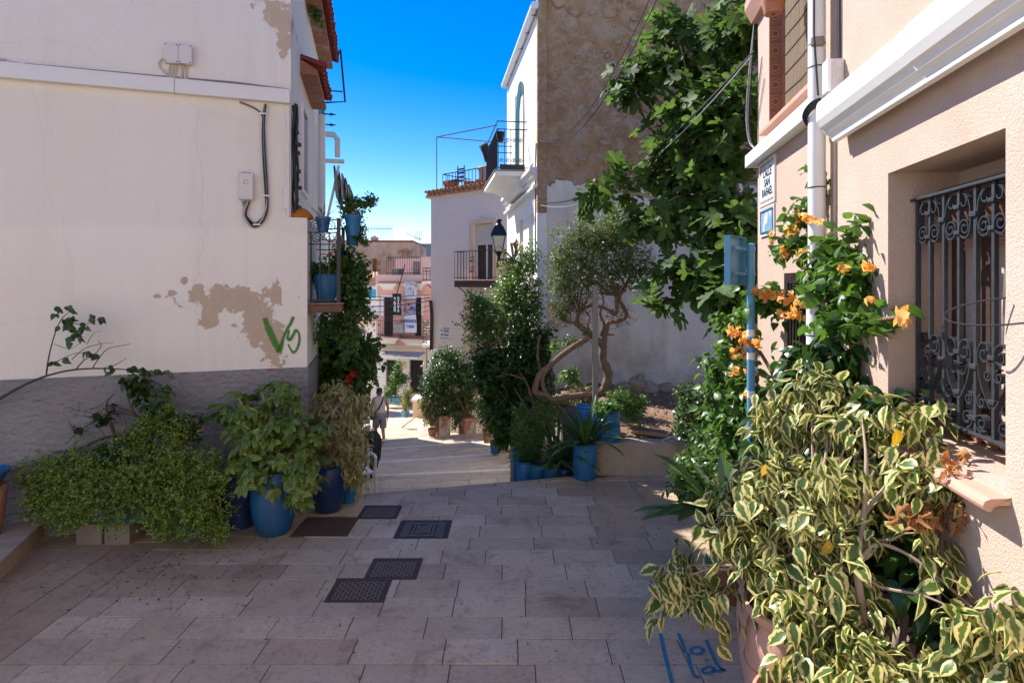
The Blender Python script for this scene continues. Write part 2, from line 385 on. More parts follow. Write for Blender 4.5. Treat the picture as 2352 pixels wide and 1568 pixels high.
MT['boxgrey'] = plain('light_grey_plastic_box', (.62,.58,.54), .55, .05, 6, grime=.15, gcol=(.35,.3,.25))
MT['creamcable'] = plain('painted_cable', (.52,.45,.37), .7, .15, 20)
MT['blackcable'] = plain('black_cable', (.012,.012,.014), .5, .2, 20)
MT['greycable'] = plain('grey_cable', (.36,.35,.34), .5, .1, 20)
MT['glasswhite'] = plain('frosted_lamp_glass', (.72,.70,.63), .3, .05, 6)
MT['darkglass'] = plain('dark_window_glass', (.02,.022,.026), .12, .2, 2, spec=.6)
MT['greyglass'] = plain('window_glass', (.16,.18,.19), .15, .2, 2, spec=.6)
MT['shutter'] = plain('cream_roller_shutter', (.66,.62,.54), .6, .05, 3)
MT['panel'] = plain('beige_blind_panel', (.50,.40,.33), .8, .08, 3, .1, 90)
MT['darkwood'] = plain('dark_wood', (.055,.028,.018), .5, .3, 9, .1, 60)
MT['brownwood'] = plain('brown_wood_box', (.16,.075,.045), .55, .2, 8, .1, 60)
MT['plank'] = plain('weathered_plank', (.42,.22,.10), .85, .3, 14, .3, 60)
MT['oldwood'] = plain('old_timber', (.15,.085,.055), .9, .4, 11, .6, 40, bd=.02)
MT['bark'] = plain('bark', (.20,.125,.078), .95, .4, 16, .8, 45, bd=.02)
MT['barkdark'] = plain('dark_bark', (.075,.045,.032), .95, .4, 16, .7, 45, bd=.02)
MT['barkpale'] = plain('pale_smooth_bark', (.33,.245,.18), .85, .25, 10, .3, 60)
MT['plastic'] = plain('white_plastic', (.74,.74,.71), .45, .05, 5, grime=.15, gcol=(.5,.46,.4))
MT['black'] = plain('black_cloth', (.010,.010,.012), .85, .3, 12, .2, 60)
MT['cane'] = None
MT['green_spray'] = None
MT['block'] = plain('concrete_block', (.25,.205,.165), .95, .25, 8, .6, 50, grime=.3, bd=.015)
MT['rock'] = plain('tan_rock', (.36,.27,.19), .93, .3, 5, .6, 18, grime=.3, gcol=(.12,.09,.07), bd=.03)
MT['navytext'] = plain('navy_enamel', (.02,.03,.10), .4, .1)
MT['redtext'] = plain('red_enamel', (.35,.05,.04), .4, .1)
MT['tile_white'] = plain('white_glazed_tile', (.74,.75,.73), .25, .04, 4)
MT['concrete'] = plain('grey_concrete', (.30,.28,.26), .9, .2, 5, .3, 60)
def _cane():
    t = NT('cane_screen')
    z = t.sep(t.geo.outputs['Position'])
    c = t.mix(t.noise(1, 4, .7, stretch=(160, 160, 3)), (.14,.085,.05), (.44,.33,.22))
    return t.done(c, .85, t.bump(t.noise(1, 2, .5, stretch=(190, 190, 1)), .8, .01))
MT['cane'] = _cane()
def spray(name, col, edge=.55):
    t = NT(name); uv = t.sep(t.tc.outputs['UV'])
    ac = t.math('MULTIPLY', t.math('ABSOLUTE', t.math('SUBTRACT', uv[0], .5)), 2.0)
    a = t.math('ADD', ac, t.math('MULTIPLY', t.math('SUBTRACT', t.noise(90, 3, .7), .5), .55))
    al = t.ramp(a, edge, 1.0, .93, 0)
    t.L(al, t.b.inputs['Alpha'])
    return t.done(t.mix(t.noise(30), mul(col, .8), mul(col, 1.15)), .8)
MT['green_spray'] = spray('green_spray_paint', (.055,.22,.018), .25)
MT['blue_spray'] = spray('blue_spray_paint', (.003,.20,.31), .4)
def tilemotif():
    t = NT('terracotta_motif_tile')
    o = t.geo.outputs['Position']; mp = t.node('ShaderNodeMapping'); t.L(o, mp.inputs[0]); mp.inputs['Scale'].default_value = (13, 13, 6.6)
    fr = t.node('ShaderNodeVectorMath', operation='FRACTION'); t.L(mp.outputs[0], fr.inputs[0])
    s = t.sep(fr.outputs[0])
    r = t.math('ADD', t.math('POWER', t.math('SUBTRACT', s[2], .5), 2.0), t.math('POWER', t.math('SUBTRACT', s[0], .5), 2.0))
    wv = t.math('SINE', t.math('MULTIPLY', t.math('ADD', r, t.math('MULTIPLY', t.math('ABSOLUTE', t.math('SUBTRACT', s[2], .5)), .35)), 42.0))
    c = t.mix(t.ramp(wv, .55, .7), t.mix(t.noise(6), (.40,.15,.07), (.48,.20,.10)), (.03,.022,.025))
    gr = t.math('MINIMUM', s[2], t.math('SUBTRACT', 1.0, s[2])); c = t.mix(t.ramp(gr, .015, .03, 1, 0), c, (.25,.1,.05))
    return t.done(c, .5)
MT['motif'] = tilemotif()
# foliage
LM = {}
LM['ficus_var'] = leafmat('variegated_ficus_leaf', (.045,.10,.022), (.11,.17,.03), pale=(.68,.61,.27), trans=.32, rough=.4, margin=(.50, .62), vein=False)
LM['ficus_dark'] = leafmat('dark_ficus_leaf', (.012,.045,.012), (.035,.095,.018), trans=.25, rough=.28, spec=.5)
LM['bougain'] = leafmat('bougainvillea_leaf', (.04,.11,.018), (.09,.20,.03), trans=.38, rough=.4)
LM['bract'] = leafmat('orange_bract', (.80,.42,.07), (.85,.55,.22), trans=.45, rough=.6, vein=False)
LM['fig'] = leafmat('fig_leaf', (.042,.092,.022), (.088,.165,.036), trans=.4, rough=.6, spec=.22)
LM['jasmine'] = leafmat('small_shrub_leaf', (.07,.15,.025), (.16,.26,.055), trans=.33, rough=.35, spec=.45)
LM['twisted'] = leafmat('fine_grey_green_leaf', (.07,.11,.025), (.14,.19,.05), trans=.35, rough=.45, vein=False)
LM['elephant'] = leafmat('succulent_leaf', (.12,.20,.025), (.24,.33,.055), trans=.2, rough=.4, vein=False)
LM['scheff'] = leafmat('schefflera_leaf', (.07,.15,.03), (.14,.24,.05), pale=(.48,.42,.06), trans=.28, rough=.3, margin=(.95, 1.02))
LM['yellowficus'] = leafmat('straw_variegated_leaf', (.09,.13,.03), (.26,.22,.06), pale=(.52,.45,.19), trans=.3, rough=.45, margin=(.3, .6))
LM['hibiscus'] = leafmat('hibiscus_leaf', (.04,.11,.02), (.10,.19,.035), trans=.35, rough=.4)
LM['geranium'] = leafmat('geranium_leaf', (.045,.12,.022), (.10,.20,.04), trans=.38, rough=.5)
LM['boxwood'] = leafmat('clipped_ficus_leaf', (.025,.075,.016), (.065,.135,.028), trans=.28, rough=.32)
LM['strap'] = leafmat('strap_leaf', (.04,.10,.022), (.085,.17,.035), trans=.25, rough=.32)
LM['fern'] = leafmat('fern_frond', (.09,.17,.025), (.17,.26,.05), trans=.35, rough=.55, vein=False)
LM['jade'] = leafmat('jade_leaf', (.05,.10,.035), (.10,.16,.06), trans=.12, rough=.3, vein=False)
LM['aloe'] = leafmat('grey_strap_leaf', (.10,.15,.085), (.17,.22,.12), trans=.12, rough=.5)
LM['dry'] = leafmat('dry_orange_leaf', (.28,.10,.03), (.46,.24,.09), trans=.3, rough=.7)
LM['olive'] = leafmat('yellow_green_leaf', (.16,.17,.05), (.25,.23,.09), trans=.3, rough=.5)
LM['flower'] = plain('white_petal', (.82,.80,.74), .6, .05)
LM['redflower'] = plain('red_petal', (.45,.012,.012), .6, .1)
# ------------------------------------------------------------------ ground, paving, stairs
rnd = random.Random(7)
def clip(poly, planes):
    for (a, b, c) in planes:                        # keep a*x + b*y <= c
        out = []
        for i in range(len(poly)):
            p, q = poly[i], poly[(i + 1) % len(poly)]
            dp, dq = a*p[0] + b*p[1] - c, a*q[0] + b*q[1] - c
            if dp <= 0: out.append(p)
            if (dp < 0 < dq) or (dq < 0 < dp):
                t = dp / (dp - dq); out.append((p[0] + (q[0]-p[0])*t, p[1] + (q[1]-p[1])*t))
        poly = out
        if len(poly) < 3: return []
    return poly
def area(p): return abs(sum(p[i][0]*p[(i+1)%len(p)][1] - p[(i+1)%len(p)][0]*p[i][1] for i in range(len(p)))) / 2
def inset(poly, d):
    c = (sum(p[0] for p in poly)/len(poly), sum(p[1] for p in poly)/len(poly))
    pl = []
    for i in range(len(poly)):
        p, q = poly[i], poly[(i+1) % len(poly)]
        nx, ny = q[1]-p[1], p[0]-q[0]; l = math.hypot(nx, ny)
        if l < 1e-6: continue
        nx, ny = nx/l, ny/l
        if nx*(c[0]-p[0]) + ny*(c[1]-p[1]) > 0: nx, ny = -nx, -ny
        pl.append((nx, ny, nx*p[0] + ny*p[1] - d))
    return clip(poly, pl)
def rows(x0, x1, y0, y1, L, Wd, planes, gap=.0075, jit=.12, swap=False, phase=0.0, bond=None):
    out = []; k = 0; y = y0
    while y < y1:
        x = x0 - L + ((k % 2) * L / 2 + phase + rnd.uniform(-jit, jit) * L)
        while x < x1:
            l = L * (rnd.choice([.72, .9, 1, 1, 1, 1.0, 1.12]))
            q = [(x, y), (x + l, y), (x + l, y + Wd), (x, y + Wd)]
            if swap: q = [(b, a) for a, b in q]
            q = clip(q, planes)
            if q and area(q) > .004:
                q = inset(q, gap / 2)
                if q and area(q) > .003: out.append(q)
            x += l
        y += Wd; k += 1
    return out
def paver_mesh(polys, zf, th=.05, ch=.0018):
    mb = MB(); mb.t = []
    for q in polys:
        n = len(q); q2 = inset(q, ch); dz = rnd.uniform(-.0022, .0022)
        if len(q2) != n: q2 = q
        b = len(mb.v); tx, ty = rnd.uniform(-.002, .002), rnd.uniform(-.002, .002); c = q[0]
        Z = lambda p: zf(p) + dz + (p[0]-c[0])*tx + (p[1]-c[1])*ty
        mb.v += [(p[0], p[1], Z(p) - th) for p in q] + [(p[0], p[1], Z(p) - ch) for p in q] + [(p[0], p[1], Z(p)) for p in q2]
        f = [tuple(b + 2*n + i for i in range(n))]
        for s in (0, n):
            f += [(b+s+i, b+s+(i+1) % n, b+s+n+(i+1) % n, b+s+n+i) for i in range(n)]
        mb.f += f; mb.t += [rnd.random()] * len(f)
    return mb
def lay(polys, zf, mat, parent, keep, name='paver', sel=None):
    """the nearest `keep` in view as pieces, the rest joined"""
    def key(q):
        c = (sum(p[0] for p in q)/len(q), sum(p[1] for p in q)/len(q))
        inview = c[1] > 2.9 and abs(c[0]) < c[1] * .9
        return (0 if inview else 1, math.hypot(*c))
    polys.sort(key=key)
    for q in polys[:keep]:
        m = sel(q) if sel else mat
        add(name, paver_mesh([q], zf), m, parent)
    if polys[keep:]:
        mb = paver_mesh(polys[keep:], zf)
        me = mb.mesh('paving'); a = me.attributes.new('tint', 'FLOAT', 'FACE'); a.data.foreach_set('value', mb.t)
        add('paving', me, mat, parent, kind='stuff')
terrain = MB(); terrain.face([(-3000,-3000,-7),(3000,-3000,-7),(3000,3000,-7),(-3000,3000,-7)])
add('terrain', terrain, plain('dry_ground', (.30,.24,.18), .95, .2, .05), kind='structure')
# plaza: bed with joints, edge line E1 at the head of the stairs
E1a, E1b = (-1.91, 6.70), (0.78, 7.38)
ed = Vector((E1b[0]-E1a[0], E1b[1]-E1a[1], 0)).normalized(); en = (-ed.y, ed.x)
ec = en[0]*E1a[0] + en[1]*E1a[1]
plaza = thing('plaza', 'pale limestone paved square at the head of the stairs', None, (0, 3, 0)); del plaza['label']; plaza['kind'] = 'structure'
def poly_sheet(pts, z): return MB().face([(p[0], p[1], z) for p in pts])
ex = lambda X: E1a[1] + (X - E1a[0]) * ed.y / ed.x
bed = MB(); xs = [-9, -2.35, .80, 9]
bed.prism([(-9,-9,-.6),(9,-9,-.6),(9,7.6,-.6),(.80,7.6,-.6),(.80,ex(.80)-.004,-.6),(-2.35,ex(-2.35)-.004,-.6),(-2.35,9,-.6),(-9,9,-.6)], (0,0,.594))
add('bed', bed, MT['joint'], plaza)
LNW, ROW = .533, .267
flat = lambda p: 0.0
border = .13
pl_main = [(en[0], en[1], ec - border), (-1, 0, 3.25), (1, 0, 4.6)]
oy = 2.4 * F / (1524.4 - HV) - 16 * ROW             # a row joint at 1524 px
polys = rows(-3.3, 4.7, oy, 8, LNW, ROW, pl_main, jit=.05)
covers = []                                          # cut-outs for the manholes: (x0, x1, y0, y1)
def cover_rect(u0, u1, v0, v1):
    a, b = G(u0, v1), G(u1, v1); c = G((u0+u1)/2, v0); return (a.x, b.x, a.y, c.y)
CV = {'back': cover_rect(820, 908, 1160, 1190), 'pattern': cover_rect(905, 1026, 1194, 1235), 'mid': cover_rect(838, 954, 1281, 1327), 'near': cover_rect(746, 878, 1327, 1381), 'rusty': cover_rect(668, 795, 1187, 1230), 'plant': cover_rect(1556, 1730, 1320, 1388)}
def cut(polys, r, m=.012):
    x0, x1, y0, y1 = r[0]-m, r[1]+m, r[2]-m, r[3]+m; out = []
    for q in polys:
        for pl in ([(1,0,x0)], [(-1,0,-x1)], [(-1,0,-x0),(1,0,x1),(0,1,y0)], [(-1,0,-x0),(1,0,x1),(0,-1,-y1)]):
            c = clip(q, pl)
            if c and area(c) > .002: out.append(c)
    return out
for r in CV.values():
    near = [q for q in polys if max(p[0] for p in q) > r[0]-.02 and min(p[0] for p in q) < r[1]+.02 and max(p[1] for p in q) > r[2]-.02 and min(p[1] for p in q) < r[3]+.02]
    polys = [q for q in polys if q not in near] + cut(near, r)
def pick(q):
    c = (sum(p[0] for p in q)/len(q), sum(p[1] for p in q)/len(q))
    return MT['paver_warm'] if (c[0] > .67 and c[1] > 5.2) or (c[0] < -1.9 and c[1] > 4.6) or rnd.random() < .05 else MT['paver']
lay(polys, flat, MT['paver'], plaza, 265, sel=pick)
side = rows(-6, 6.6, -9, -3.25, .56, .36, [(1, 0, -3.25), (.317, .948, .317*-2.2 + .948*6.36 + .1)], swap=True, jit=.1)
side = [clip([(p[0], p[1]) for p in q], [(-1,0,9)]) for q in side]
lay([q for q in side if q], flat, MT['paver_warm'], plaza, 30)
bpl = []
x = 0.0; tot = math.hypot(E1b[0]+2.35, .86) + .1
s0 = Vector((-2.35, ex(-2.35), 0))
while x < tot:
    l = rnd.choice([.55, .7, .8]); l = min(l, tot - x)
    a = s0 + ed * x; b = s0 + ed * (x + l); n = Vector((en[0], en[1], 0)) * border
    bpl.append(inset([(a.x-n.x, a.y-n.y), (b.x-n.x, b.y-n.y), (b.x, b.y), (a.x, a.y)], .003)); x += l
for q in bpl: add('edge_slab', paver_mesh([q], flat, .07, .008), MT['paver'], plaza)
# flight of steps hidden below the edge, then the stepped street
stairs = thing('stairs', None, None, (-.8, 8, -1)); stairs['kind'] = 'structure'
NR = 8; ZA = -1.5
MT['edgepale'] = plain('pale_step_edge', (.68,.58,.46), .7, .12, 5, .3, 90, grime=.3, gcol=(.35,.27,.2))
for k in range(1, NR):
    z = ZA * k / NR; o = .30 * (k - 1)
    a = Vector((-2.6, ex(-2.6), 0)) + Vector((en[0], en[1], 0)) * o; b = Vector((.9, ex(.9), 0)) + Vector((en[0], en[1], 0)) * o
    n = Vector((en[0], en[1], 0)) * .30
    add('step', MB().prism([(a.x,a.y,-2.2),(b.x,b.y,-2.2),(b.x+n.x,b.y+n.y,-2.2),(a.x+n.x,a.y+n.y,-2.2)], (0,0,2.2+z)), MT['paver_far'], stairs, bev=.01)
street = thing('street', None, None, (-2, 14, -2)); street['kind'] = 'structure'
# (near edge, far edge) of each tread: two points with their heights
def gz(u, v, z): p = G(u, v, z); return (p.x, p.y, z)
ED = [[(-3.4, 8.3, ZA), (1.0, 9.35, ZA)],
      [gz(842,1091,-1.5), gz(1184,1076,-1.5)],
      [gz(859,1061,-1.85), gz(1172,1039,-1.85)],
      [gz(867,1030,-2.2), gz(1109,1013.4,-2.2)],
      [gz(864,1011.4,-2.55), gz(1092,995,-2.55)],
      [gz(887,964,-3.3), gz(964,959,-3.3)],
      [(-14, 33.2, -4.35), (-1, 33.2, -4.35)]]
def at_x(e, X):
    (x0,y0,z0),(x1,y1,z1) = e; t = (X-x0)/(x1-x0); return (X, y0+(y1-y0)*t, z0+(z1-z0)*t)
XL, XR = -13.0, 2.2
drops = [0, .17, .16, .16, .16, .18]
total_left = 290
for i in range(6):
    n0, f0 = ED[i], ED[i+1]
    nl, nr, fl, fr = at_x(n0, XL), at_x(n0, XR), at_x(f0, XL), at_x(f0, XR)
    zn = n0[0][2] - (drops[i] if i else 0); zf_ = f0[0][2]
    ny0, ny1 = at_x(n0, 0)[1], at_x(f0, 0)[1]
    if i == 5: f0 = [(-14,33.2,-4.35),(-1,33.2,-4.35)]
    d = Vector((nr[0]-nl[0], nr[1]-nl[1], 0)).normalized(); nn = (-d.y, d.x)
    d2 = Vector((fr[0]-fl[0], fr[1]-fl[1], 0)).normalized(); n2 = (-d2.y, d2.x)
    c0 = nn[0]*nl[0] + nn[1]*nl[1]; c1 = n2[0]*fl[0] + n2[1]*fl[1]
    def zf(p, zn=zn, zf_=zf_, nn=nn, c0=c0, n2=n2, c1=c1):
        a = nn[0]*p[0] + nn[1]*p[1] - c0; b = c1 - n2[0]*p[0] - n2[1]*p[1]
        t = a / max(a + b, 1e-4); return zn + (zf_ - zn) * max(0, min(1, t))
    base = MB().hexa([(nl[0],nl[1],-6),(nr[0],nr[1],-6),(fr[0],fr[1],-6),(fl[0],fl[1],-6),(nl[0],nl[1],zn-.012),(nr[0],nr[1],zn-.012),(fr[0],fr[1],zf_-.012),(fl[0],fl[1],zf_-.012)])
    add('tread', base, MT['paver_far'] if i < 5 else MT['paver_far'], street)
    xl = [-3.6, -4.0, -4.6, -5.2, -6.4, -9][i]; xr = [.9, .7, .4, .1, -.6, -1.5][i]
    ylo = min(n0[0][1], n0[1][1]) - 2; yhi = max(f0[0][1], f0[1][1]) + 2
    planes = [(-nn[0], -nn[1], -c0 - .002), (n2[0], n2[1], c1 + .002), (-1,0,-xl), (1,0,xr)]
    # rows parallel to the far edge
    ang = math.atan2(d2.y, d2.x); ca, sa = math.cos(ang), math.sin(ang)
    loc = lambda p: (p[0]*ca + p[1]*sa, -p[0]*sa + p[1]*ca)
    wor = lambda p: (p[0]*ca - p[1]*sa, p[0]*sa + p[1]*ca)
    yend = loc(fl)[1]; nrow = 12 if i < 4 else (22 if i == 4 else 32)
    WD = .29 if i < 4 else .33
    pr = []
    for q in rows(-14, 8, yend - nrow * WD, yend - .001, .56 if i < 4 else .66, WD, [], jit=.15):
        q = clip([wor(p) for p in q], planes)
        if q and area(q) > .006: pr.append(inset(q, .002) or q)
    keep = min(len(pr), [70, 60, 60, 50, 30, 15][i])
    lay(pr, zf, MT['paver_far'], street, keep)
    if 0 < i + 1 < 6:
        pa, pb = Vector(at_x(f0, xl)), Vector(at_x(f0, xr)); nn_ = Vector((n2[0], n2[1], 0)); k_ = max(3, round((pb-pa).length/.9))
        for j in range(k_):
            q0, q1 = pa.lerp(pb, (j+.004)/k_), pa.lerp(pb, (j+.996)/k_)
            add('edge_slab', MB().prism([q0 - nn_*.13 + Vector((0,0,-.04)), q1 - nn_*.13 + Vector((0,0,-.04)), q1 + nn_*.012 + Vector((0,0,-.04)), q0 + nn_*.012 + Vector((0,0,-.04))], (0,0,.048)), MT['edgepale'], street, bev=.004)
# graffiti on the paving and the wall: flat strokes with soft edges
def stroke(pts, wd, n, mat, parent, lift=.003, name='graffiti'):
    me = bpy.data.meshes.new(name); V = []; Fc = []; UV = []
    pts = [Vector(p) for p in pts]; n = Vector(n)
    for i, p in enumerate(pts):
        t = (pts[min(i+1, len(pts)-1)] - pts[max(i-1, 0)]).normalized(); x = t.cross(n).normalized()
        ww = wd[i] if isinstance(wd, (list, tuple)) else wd
        V += [tuple(p - x*ww/2 + n*lift), tuple(p + x*ww/2 + n*lift)]
    for i in range(len(pts)-1): Fc.append((2*i, 2*i+1, 2*i+3, 2*i+2)); UV += [0,0, 1,0, 1,1, 0,1]
    me.from_pydata(V, [], Fc); uv = me.uv_layers.new(name='UVMap'); uv.data.foreach_set('uv', UV)
    return add(name, me, mat, parent)
def smooth(pts, k=5):
    out = []
    for i in range(len(pts)-1):
        p0, p1, p2, p3 = [Vector(pts[max(0, min(len(pts)-1, j))]) for j in (i-1, i, i+1, i+2)]
        for j in range(k):
            t = j/k; out.append(.5*((2*p1) + (p2-p0)*t + (2*p0-5*p1+4*p2-p3)*t*t + (3*p1-p0-3*p2+p3)*t**3))
    return out + [Vector(pts[-1])]
for s in ([(1517,1455),(1524,1490),(1534,1530),(1546,1580)], [(1558,1455),(1566,1474),(1574,1500)], [(1580,1500),(1586,1530),(1595,1552),(1607,1556)], [(1622,1470),(1635,1500),(1650,1530),(1665,1542)],
          [(1612,1490),(1600,1486),(1588,1492),(1592,1501),(1608,1502),(1616,1494),(1612,1489)], [(1622,1514),(1624,1518)], [(1612,1540),(1628,1532),(1640,1536),(1634,1545),(1618,1546),(1612,1539)], [(1640,1540),(1652,1542),(1664,1536)]):
    stroke(smooth([G(*p) for p in s]), .032, (0,0,1), MT['blue_spray'], plaza, .006)
# manhole covers
def cover(key, label, mat, pat):
    x0, x1, y0, y1 = CV[key]; cx, cy = (x0+x1)/2, (y0+y1)/2; z = -.006
    t = thing('manhole_cover', label, 'manhole cover', (cx, cy, z), 'manhole covers in the paving')
    fr = MB(); b = .018
    for a in ((x0,x1,y0,y0+b),(x0,x1,y1-b,y1),(x0,x0+b,y0+b,y1-b),(x1-b,x1,y0+b,y1-b)): fr.box(*a, -.05, .001)
    add('frame', fr, mat, t)
    add('plate', MB().box(x0+b+.003, x1-b-.003, y0+b+.003, y1-b-.003, -.05, -.004), mat, t)
    m = MB(); X0, X1, Y0, Y1 = x0+b+.012, x1-b-.012, y0+b+.012, y1-b-.012
    if pat == 'weave':
        n = 12; st = (X1-X0)/n
        for i in range(n):
            for j in range(int((Y1-Y0)/st)):
                c = (X0+(i+.5)*st, Y0+(j+.5)*st, -.005); m.obox(c, st*.85, st*.30, .006, R(45 if (i+j) % 2 else -45))
    elif pat == 'grid':
        n = 11
        for i in range(n):
            xx = X0+(X1-X0)*(i+.5)/n; m.box(xx-.006, xx+.006, Y0, Y1, -.005, .0005)
            yy = Y0+(Y1-Y0)*(i+.5)/n; m.box(X0, X1, yy-.006, yy+.006, -.005, .0)
    else:
        for i in range(9):
            for sgn in (1, -1):
                c = ((X0+X1)/2, Y0+(Y1-Y0)*(i+.5)/9, -.007)
                m.obox((X0+(X1-X0)*(.12 if sgn > 0 else .88), c[1], -.007), .09, .012, .006, R(35*sgn))
        for xx in (.28, .36, .64, .72): m.box(X0+(X1-X0)*xx-.006, X0+(X1-X0)*xx+.006, Y0+.04, Y1-.04, -.005, .0005)
        m.box(X0+.1, X1-.1, Y0+.03, Y0+.045, -.007, -.0012); m.box(X0+.1, X1-.1, Y1-.045, Y1-.03, -.007, -.0012)
        for i in range(5): m.obox(((X0+X1)/2, Y0+(Y1-Y0)*(.3+.1*i), -.007), .11, .012, .006, R(25))
    add('relief', m, MT['wornrelief'] if key != 'rusty' else mat, t)
cover('near', 'dark weave-patterned manhole cover nearest the camera', MT['castiron'], 'weave')
cover('mid', 'manhole cover touching the far corner of the nearest one', MT['castiron'], 'weave')
cover('pattern', 'bluish manhole cover with herringbone panels, right of the row', MT['castblue'], 'bars')
cover('back', 'dark manhole cover closest to the stair edge', MT['castblue'], 'weave')
cover('rusty', 'rusty brown grate cover beside the blue barrel pot', MT['castrust'], 'grid')
cover('plant', 'black manhole cover half hidden under the variegated ficus', MT['castiron'], 'bars')
# ------------------------------------------------------------------ left white house
LW = Wall((-2.2, 6.36), (-.948, -.317), (.317, -.948))
LS = Wall((-2.2, 6.36), (-.2334, .9724), (.97, .23))
LS2 = Wall((-2.356, 6.31), (-.2334, .9724), (.97, .23))    # upper street side, set back
t = thing('white_house', 'shabby white corner house with grey rough base and green scrawl on its wall', 'house', (-3.5, 7, 0))
house = t
LZ = 3.10
def local_add(name, mb, mat, parent, W):        # object whose own X runs along the wall
    me = mb.mesh(name); m = W.mat(0, 0, 0)
    m2 = Matrix.Identity(4); m2.col[0][:3] = W.d; m2.col[1][:3] = -W.n; m2.col[2][:3] = (0,0,1); m2.col[3][:3] = W.O
    me.transform(m2.inverted()); return add(name, me, mat, parent, m=m2)
lo = MB(); A1 = 7.0
q = [LW.pt(0,1.49,0), LW.pt(A1,1.49,0), LW.pt(A1,1.49,-3.6), LS.pt(3.9,1.49,0)]
lo.prism([LW.pt(0,1.49), LW.pt(A1,1.49), LW.pt(A1,1.49,-4.4), LS.pt(4.2,1.49)], (0,0,LZ-1.49))
local_add('wall', lo, MT['white_house'], t, LW)
up = MB(); up.prism([LW.pt(.165,LZ), LW.pt(A1,LZ), LW.pt(A1,LZ,-4.4), LS2.pt(4.25,LZ)], (0,0,3.0))
local_add('wall', up, MT['white_house'], t, LW)
add('added_shade_block', MB().prism([(-3.78,11.0,-4),(-7.7,23,-4),(-12,23,-4),(-9,9.5,-4)], (0,0,12.0)), MT['white_far'], t)  # unseen block added behind the house to keep sun off square and stairs
add('dado', MB().prism([LW.pt(-.012,-.9,.014), LW.pt(A1,-.9,.014), LW.pt(A1,-.9,-4.2), LS.pt(4.15,-.9,.014)], (0,0,2.4)), MT['dado'], t)
add('foundation', MB().prism([LS.pt(.1,-2.6,-.01), LS.pt(4.1,-2.6,-.01), LS.pt(4.1,-2.6,-3), LS.pt(.1,-2.6,-3)], (0,0,1.75)), MT['white_far'], t)
# street-side openings above
def wbx(W, *a): return MB().wbox(W, *a)
w1 = thing_win = add('window', wbx(LS2, .95, 1.5, 3.55, 4.55, -.05, .012), MT['darkglass'], t)
fr = MB()
for a in ((.90,.95,3.5,4.6),(1.5,1.55,3.5,4.6),(.95,1.5,3.5,3.55),(.95,1.5,4.55,4.6)): fr.wbox(LS2, *a, .0, .035)
add('window_frame', fr, MT['white_far'], w1)
w2 = add('window', wbx(LS2, 3.55, 4.1, 4.7, 5.8, -.05, .012), MT['greyglass'], t)
fr = MB()
for a in ((3.48,3.55,4.62,5.88),(4.1,4.17,4.62,5.88),(3.55,4.1,4.62,4.7),(3.55,4.1,5.8,5.88)): fr.wbox(LS2, *a, 0, .05)
add('window_frame', fr, MT['signblue'], w2)
# red tile eave along the roof and the small tile hood over the window
def halftile(L=.34, r=.075, th=.014, n=7):
    mb = MB(); o = []; i_ = []
    for k in range(n+1):
        a = math.pi*k/n; o.append((math.cos(a)*r, math.sin(a)*r)); i_.append((math.cos(a)*(r-th), math.sin(a)*(r-th)))
    for k in range(n):
        mb.hexa([(i_[k][0],0,i_[k][1]),(o[k][0],0,o[k][1]),(o[k][0]*.86,L,o[k][1]*.86),(i_[k][0]*.86,L,i_[k][1]*.86),(i_[k+1][0],0,i_[k+1][1]),(o[k+1][0],0,o[k+1][1]),(o[k+1][0]*.86,L,o[k+1][1]*.86),(i_[k+1][0]*.86,L,i_[k+1][1]*.86)])
    return mb.mesh('tile')
tile_me = halftile(); tile_me.materials.append(MT['redtile'])
def tilerow(W, a0, a1, z, off, parent, slope=.32, step=.158, back=0.0, me=None, cover=True):
    a = a0 + step/2
    while a < a1 - step*.3:
        for inv in (0, 1):
            aa = a + (step/2 if inv else 0)
            if inv and aa > a1 - step*.3: continue
            x = W.d; y = (-W.n * math.cos(slope) + Vector((0,0,1))*math.sin(slope)); zz = x.cross(y)
            if inv: x, zz = -x, -zz
            if zz.z < 0 and not inv: x, zz = -x, -zz
            if inv and zz.z > 0: x, zz = -x, -zz
            m = Matrix.Identity(4); m.col[0][:3] = x; m.col[1][:3] = y; m.col[2][:3] = zz
            m.col[3][:3] = W.pt(aa, z + (.06 if inv else .03) + rnd.uniform(-.004,.004), off + rnd.uniform(-.012,.012))
            add('tile', me or tile_me, None, parent, m=m)
        a += step
eave = add('eave', MB().prism([LS2.pt(-.2,6.06,-.2), LS2.pt(-.2,6.06,.20), LS2.pt(-.2,6.13,.20), LS2.pt(-.2,6.24,-.2)], LS2.d*4.1), MT['terra_old'], t)
tilerow(LS2, -.2, 3.9, 6.14, .30, eave)
hood = add('tile_hood', MB().prism([LS2.pt(.85,4.92,0), LS2.pt(.85,4.92,.2), LS2.pt(.85,4.98,.2), LS2.pt(.85,5.10,0)], LS2.d*1.5), MT['terra_old'], t)
tilerow(LS2, .85, 2.3, 5.0, .27, hood)
# pipes on the street side
pp = thing('downpipe', 'white downpipe beside the red tile hood on the white house', 'pipe', LS2.pt(2.6, 3, .1))
add('pipe', MB().tube([LS2.pt(2.55, 4.9, .12), LS2.pt(2.55, 2.0, .12)], .055, 12), MT['whitepipe'], pp, smooth=True)
add('elbow', MB().tube([LS2.pt(3.1,4.75,.05), LS2.pt(3.1,4.75,.26), LS2.pt(3.1,4.68,.32), LS2.pt(3.1,4.4,.32)], .045, 12), MT['whitepipe'], pp, smooth=True)
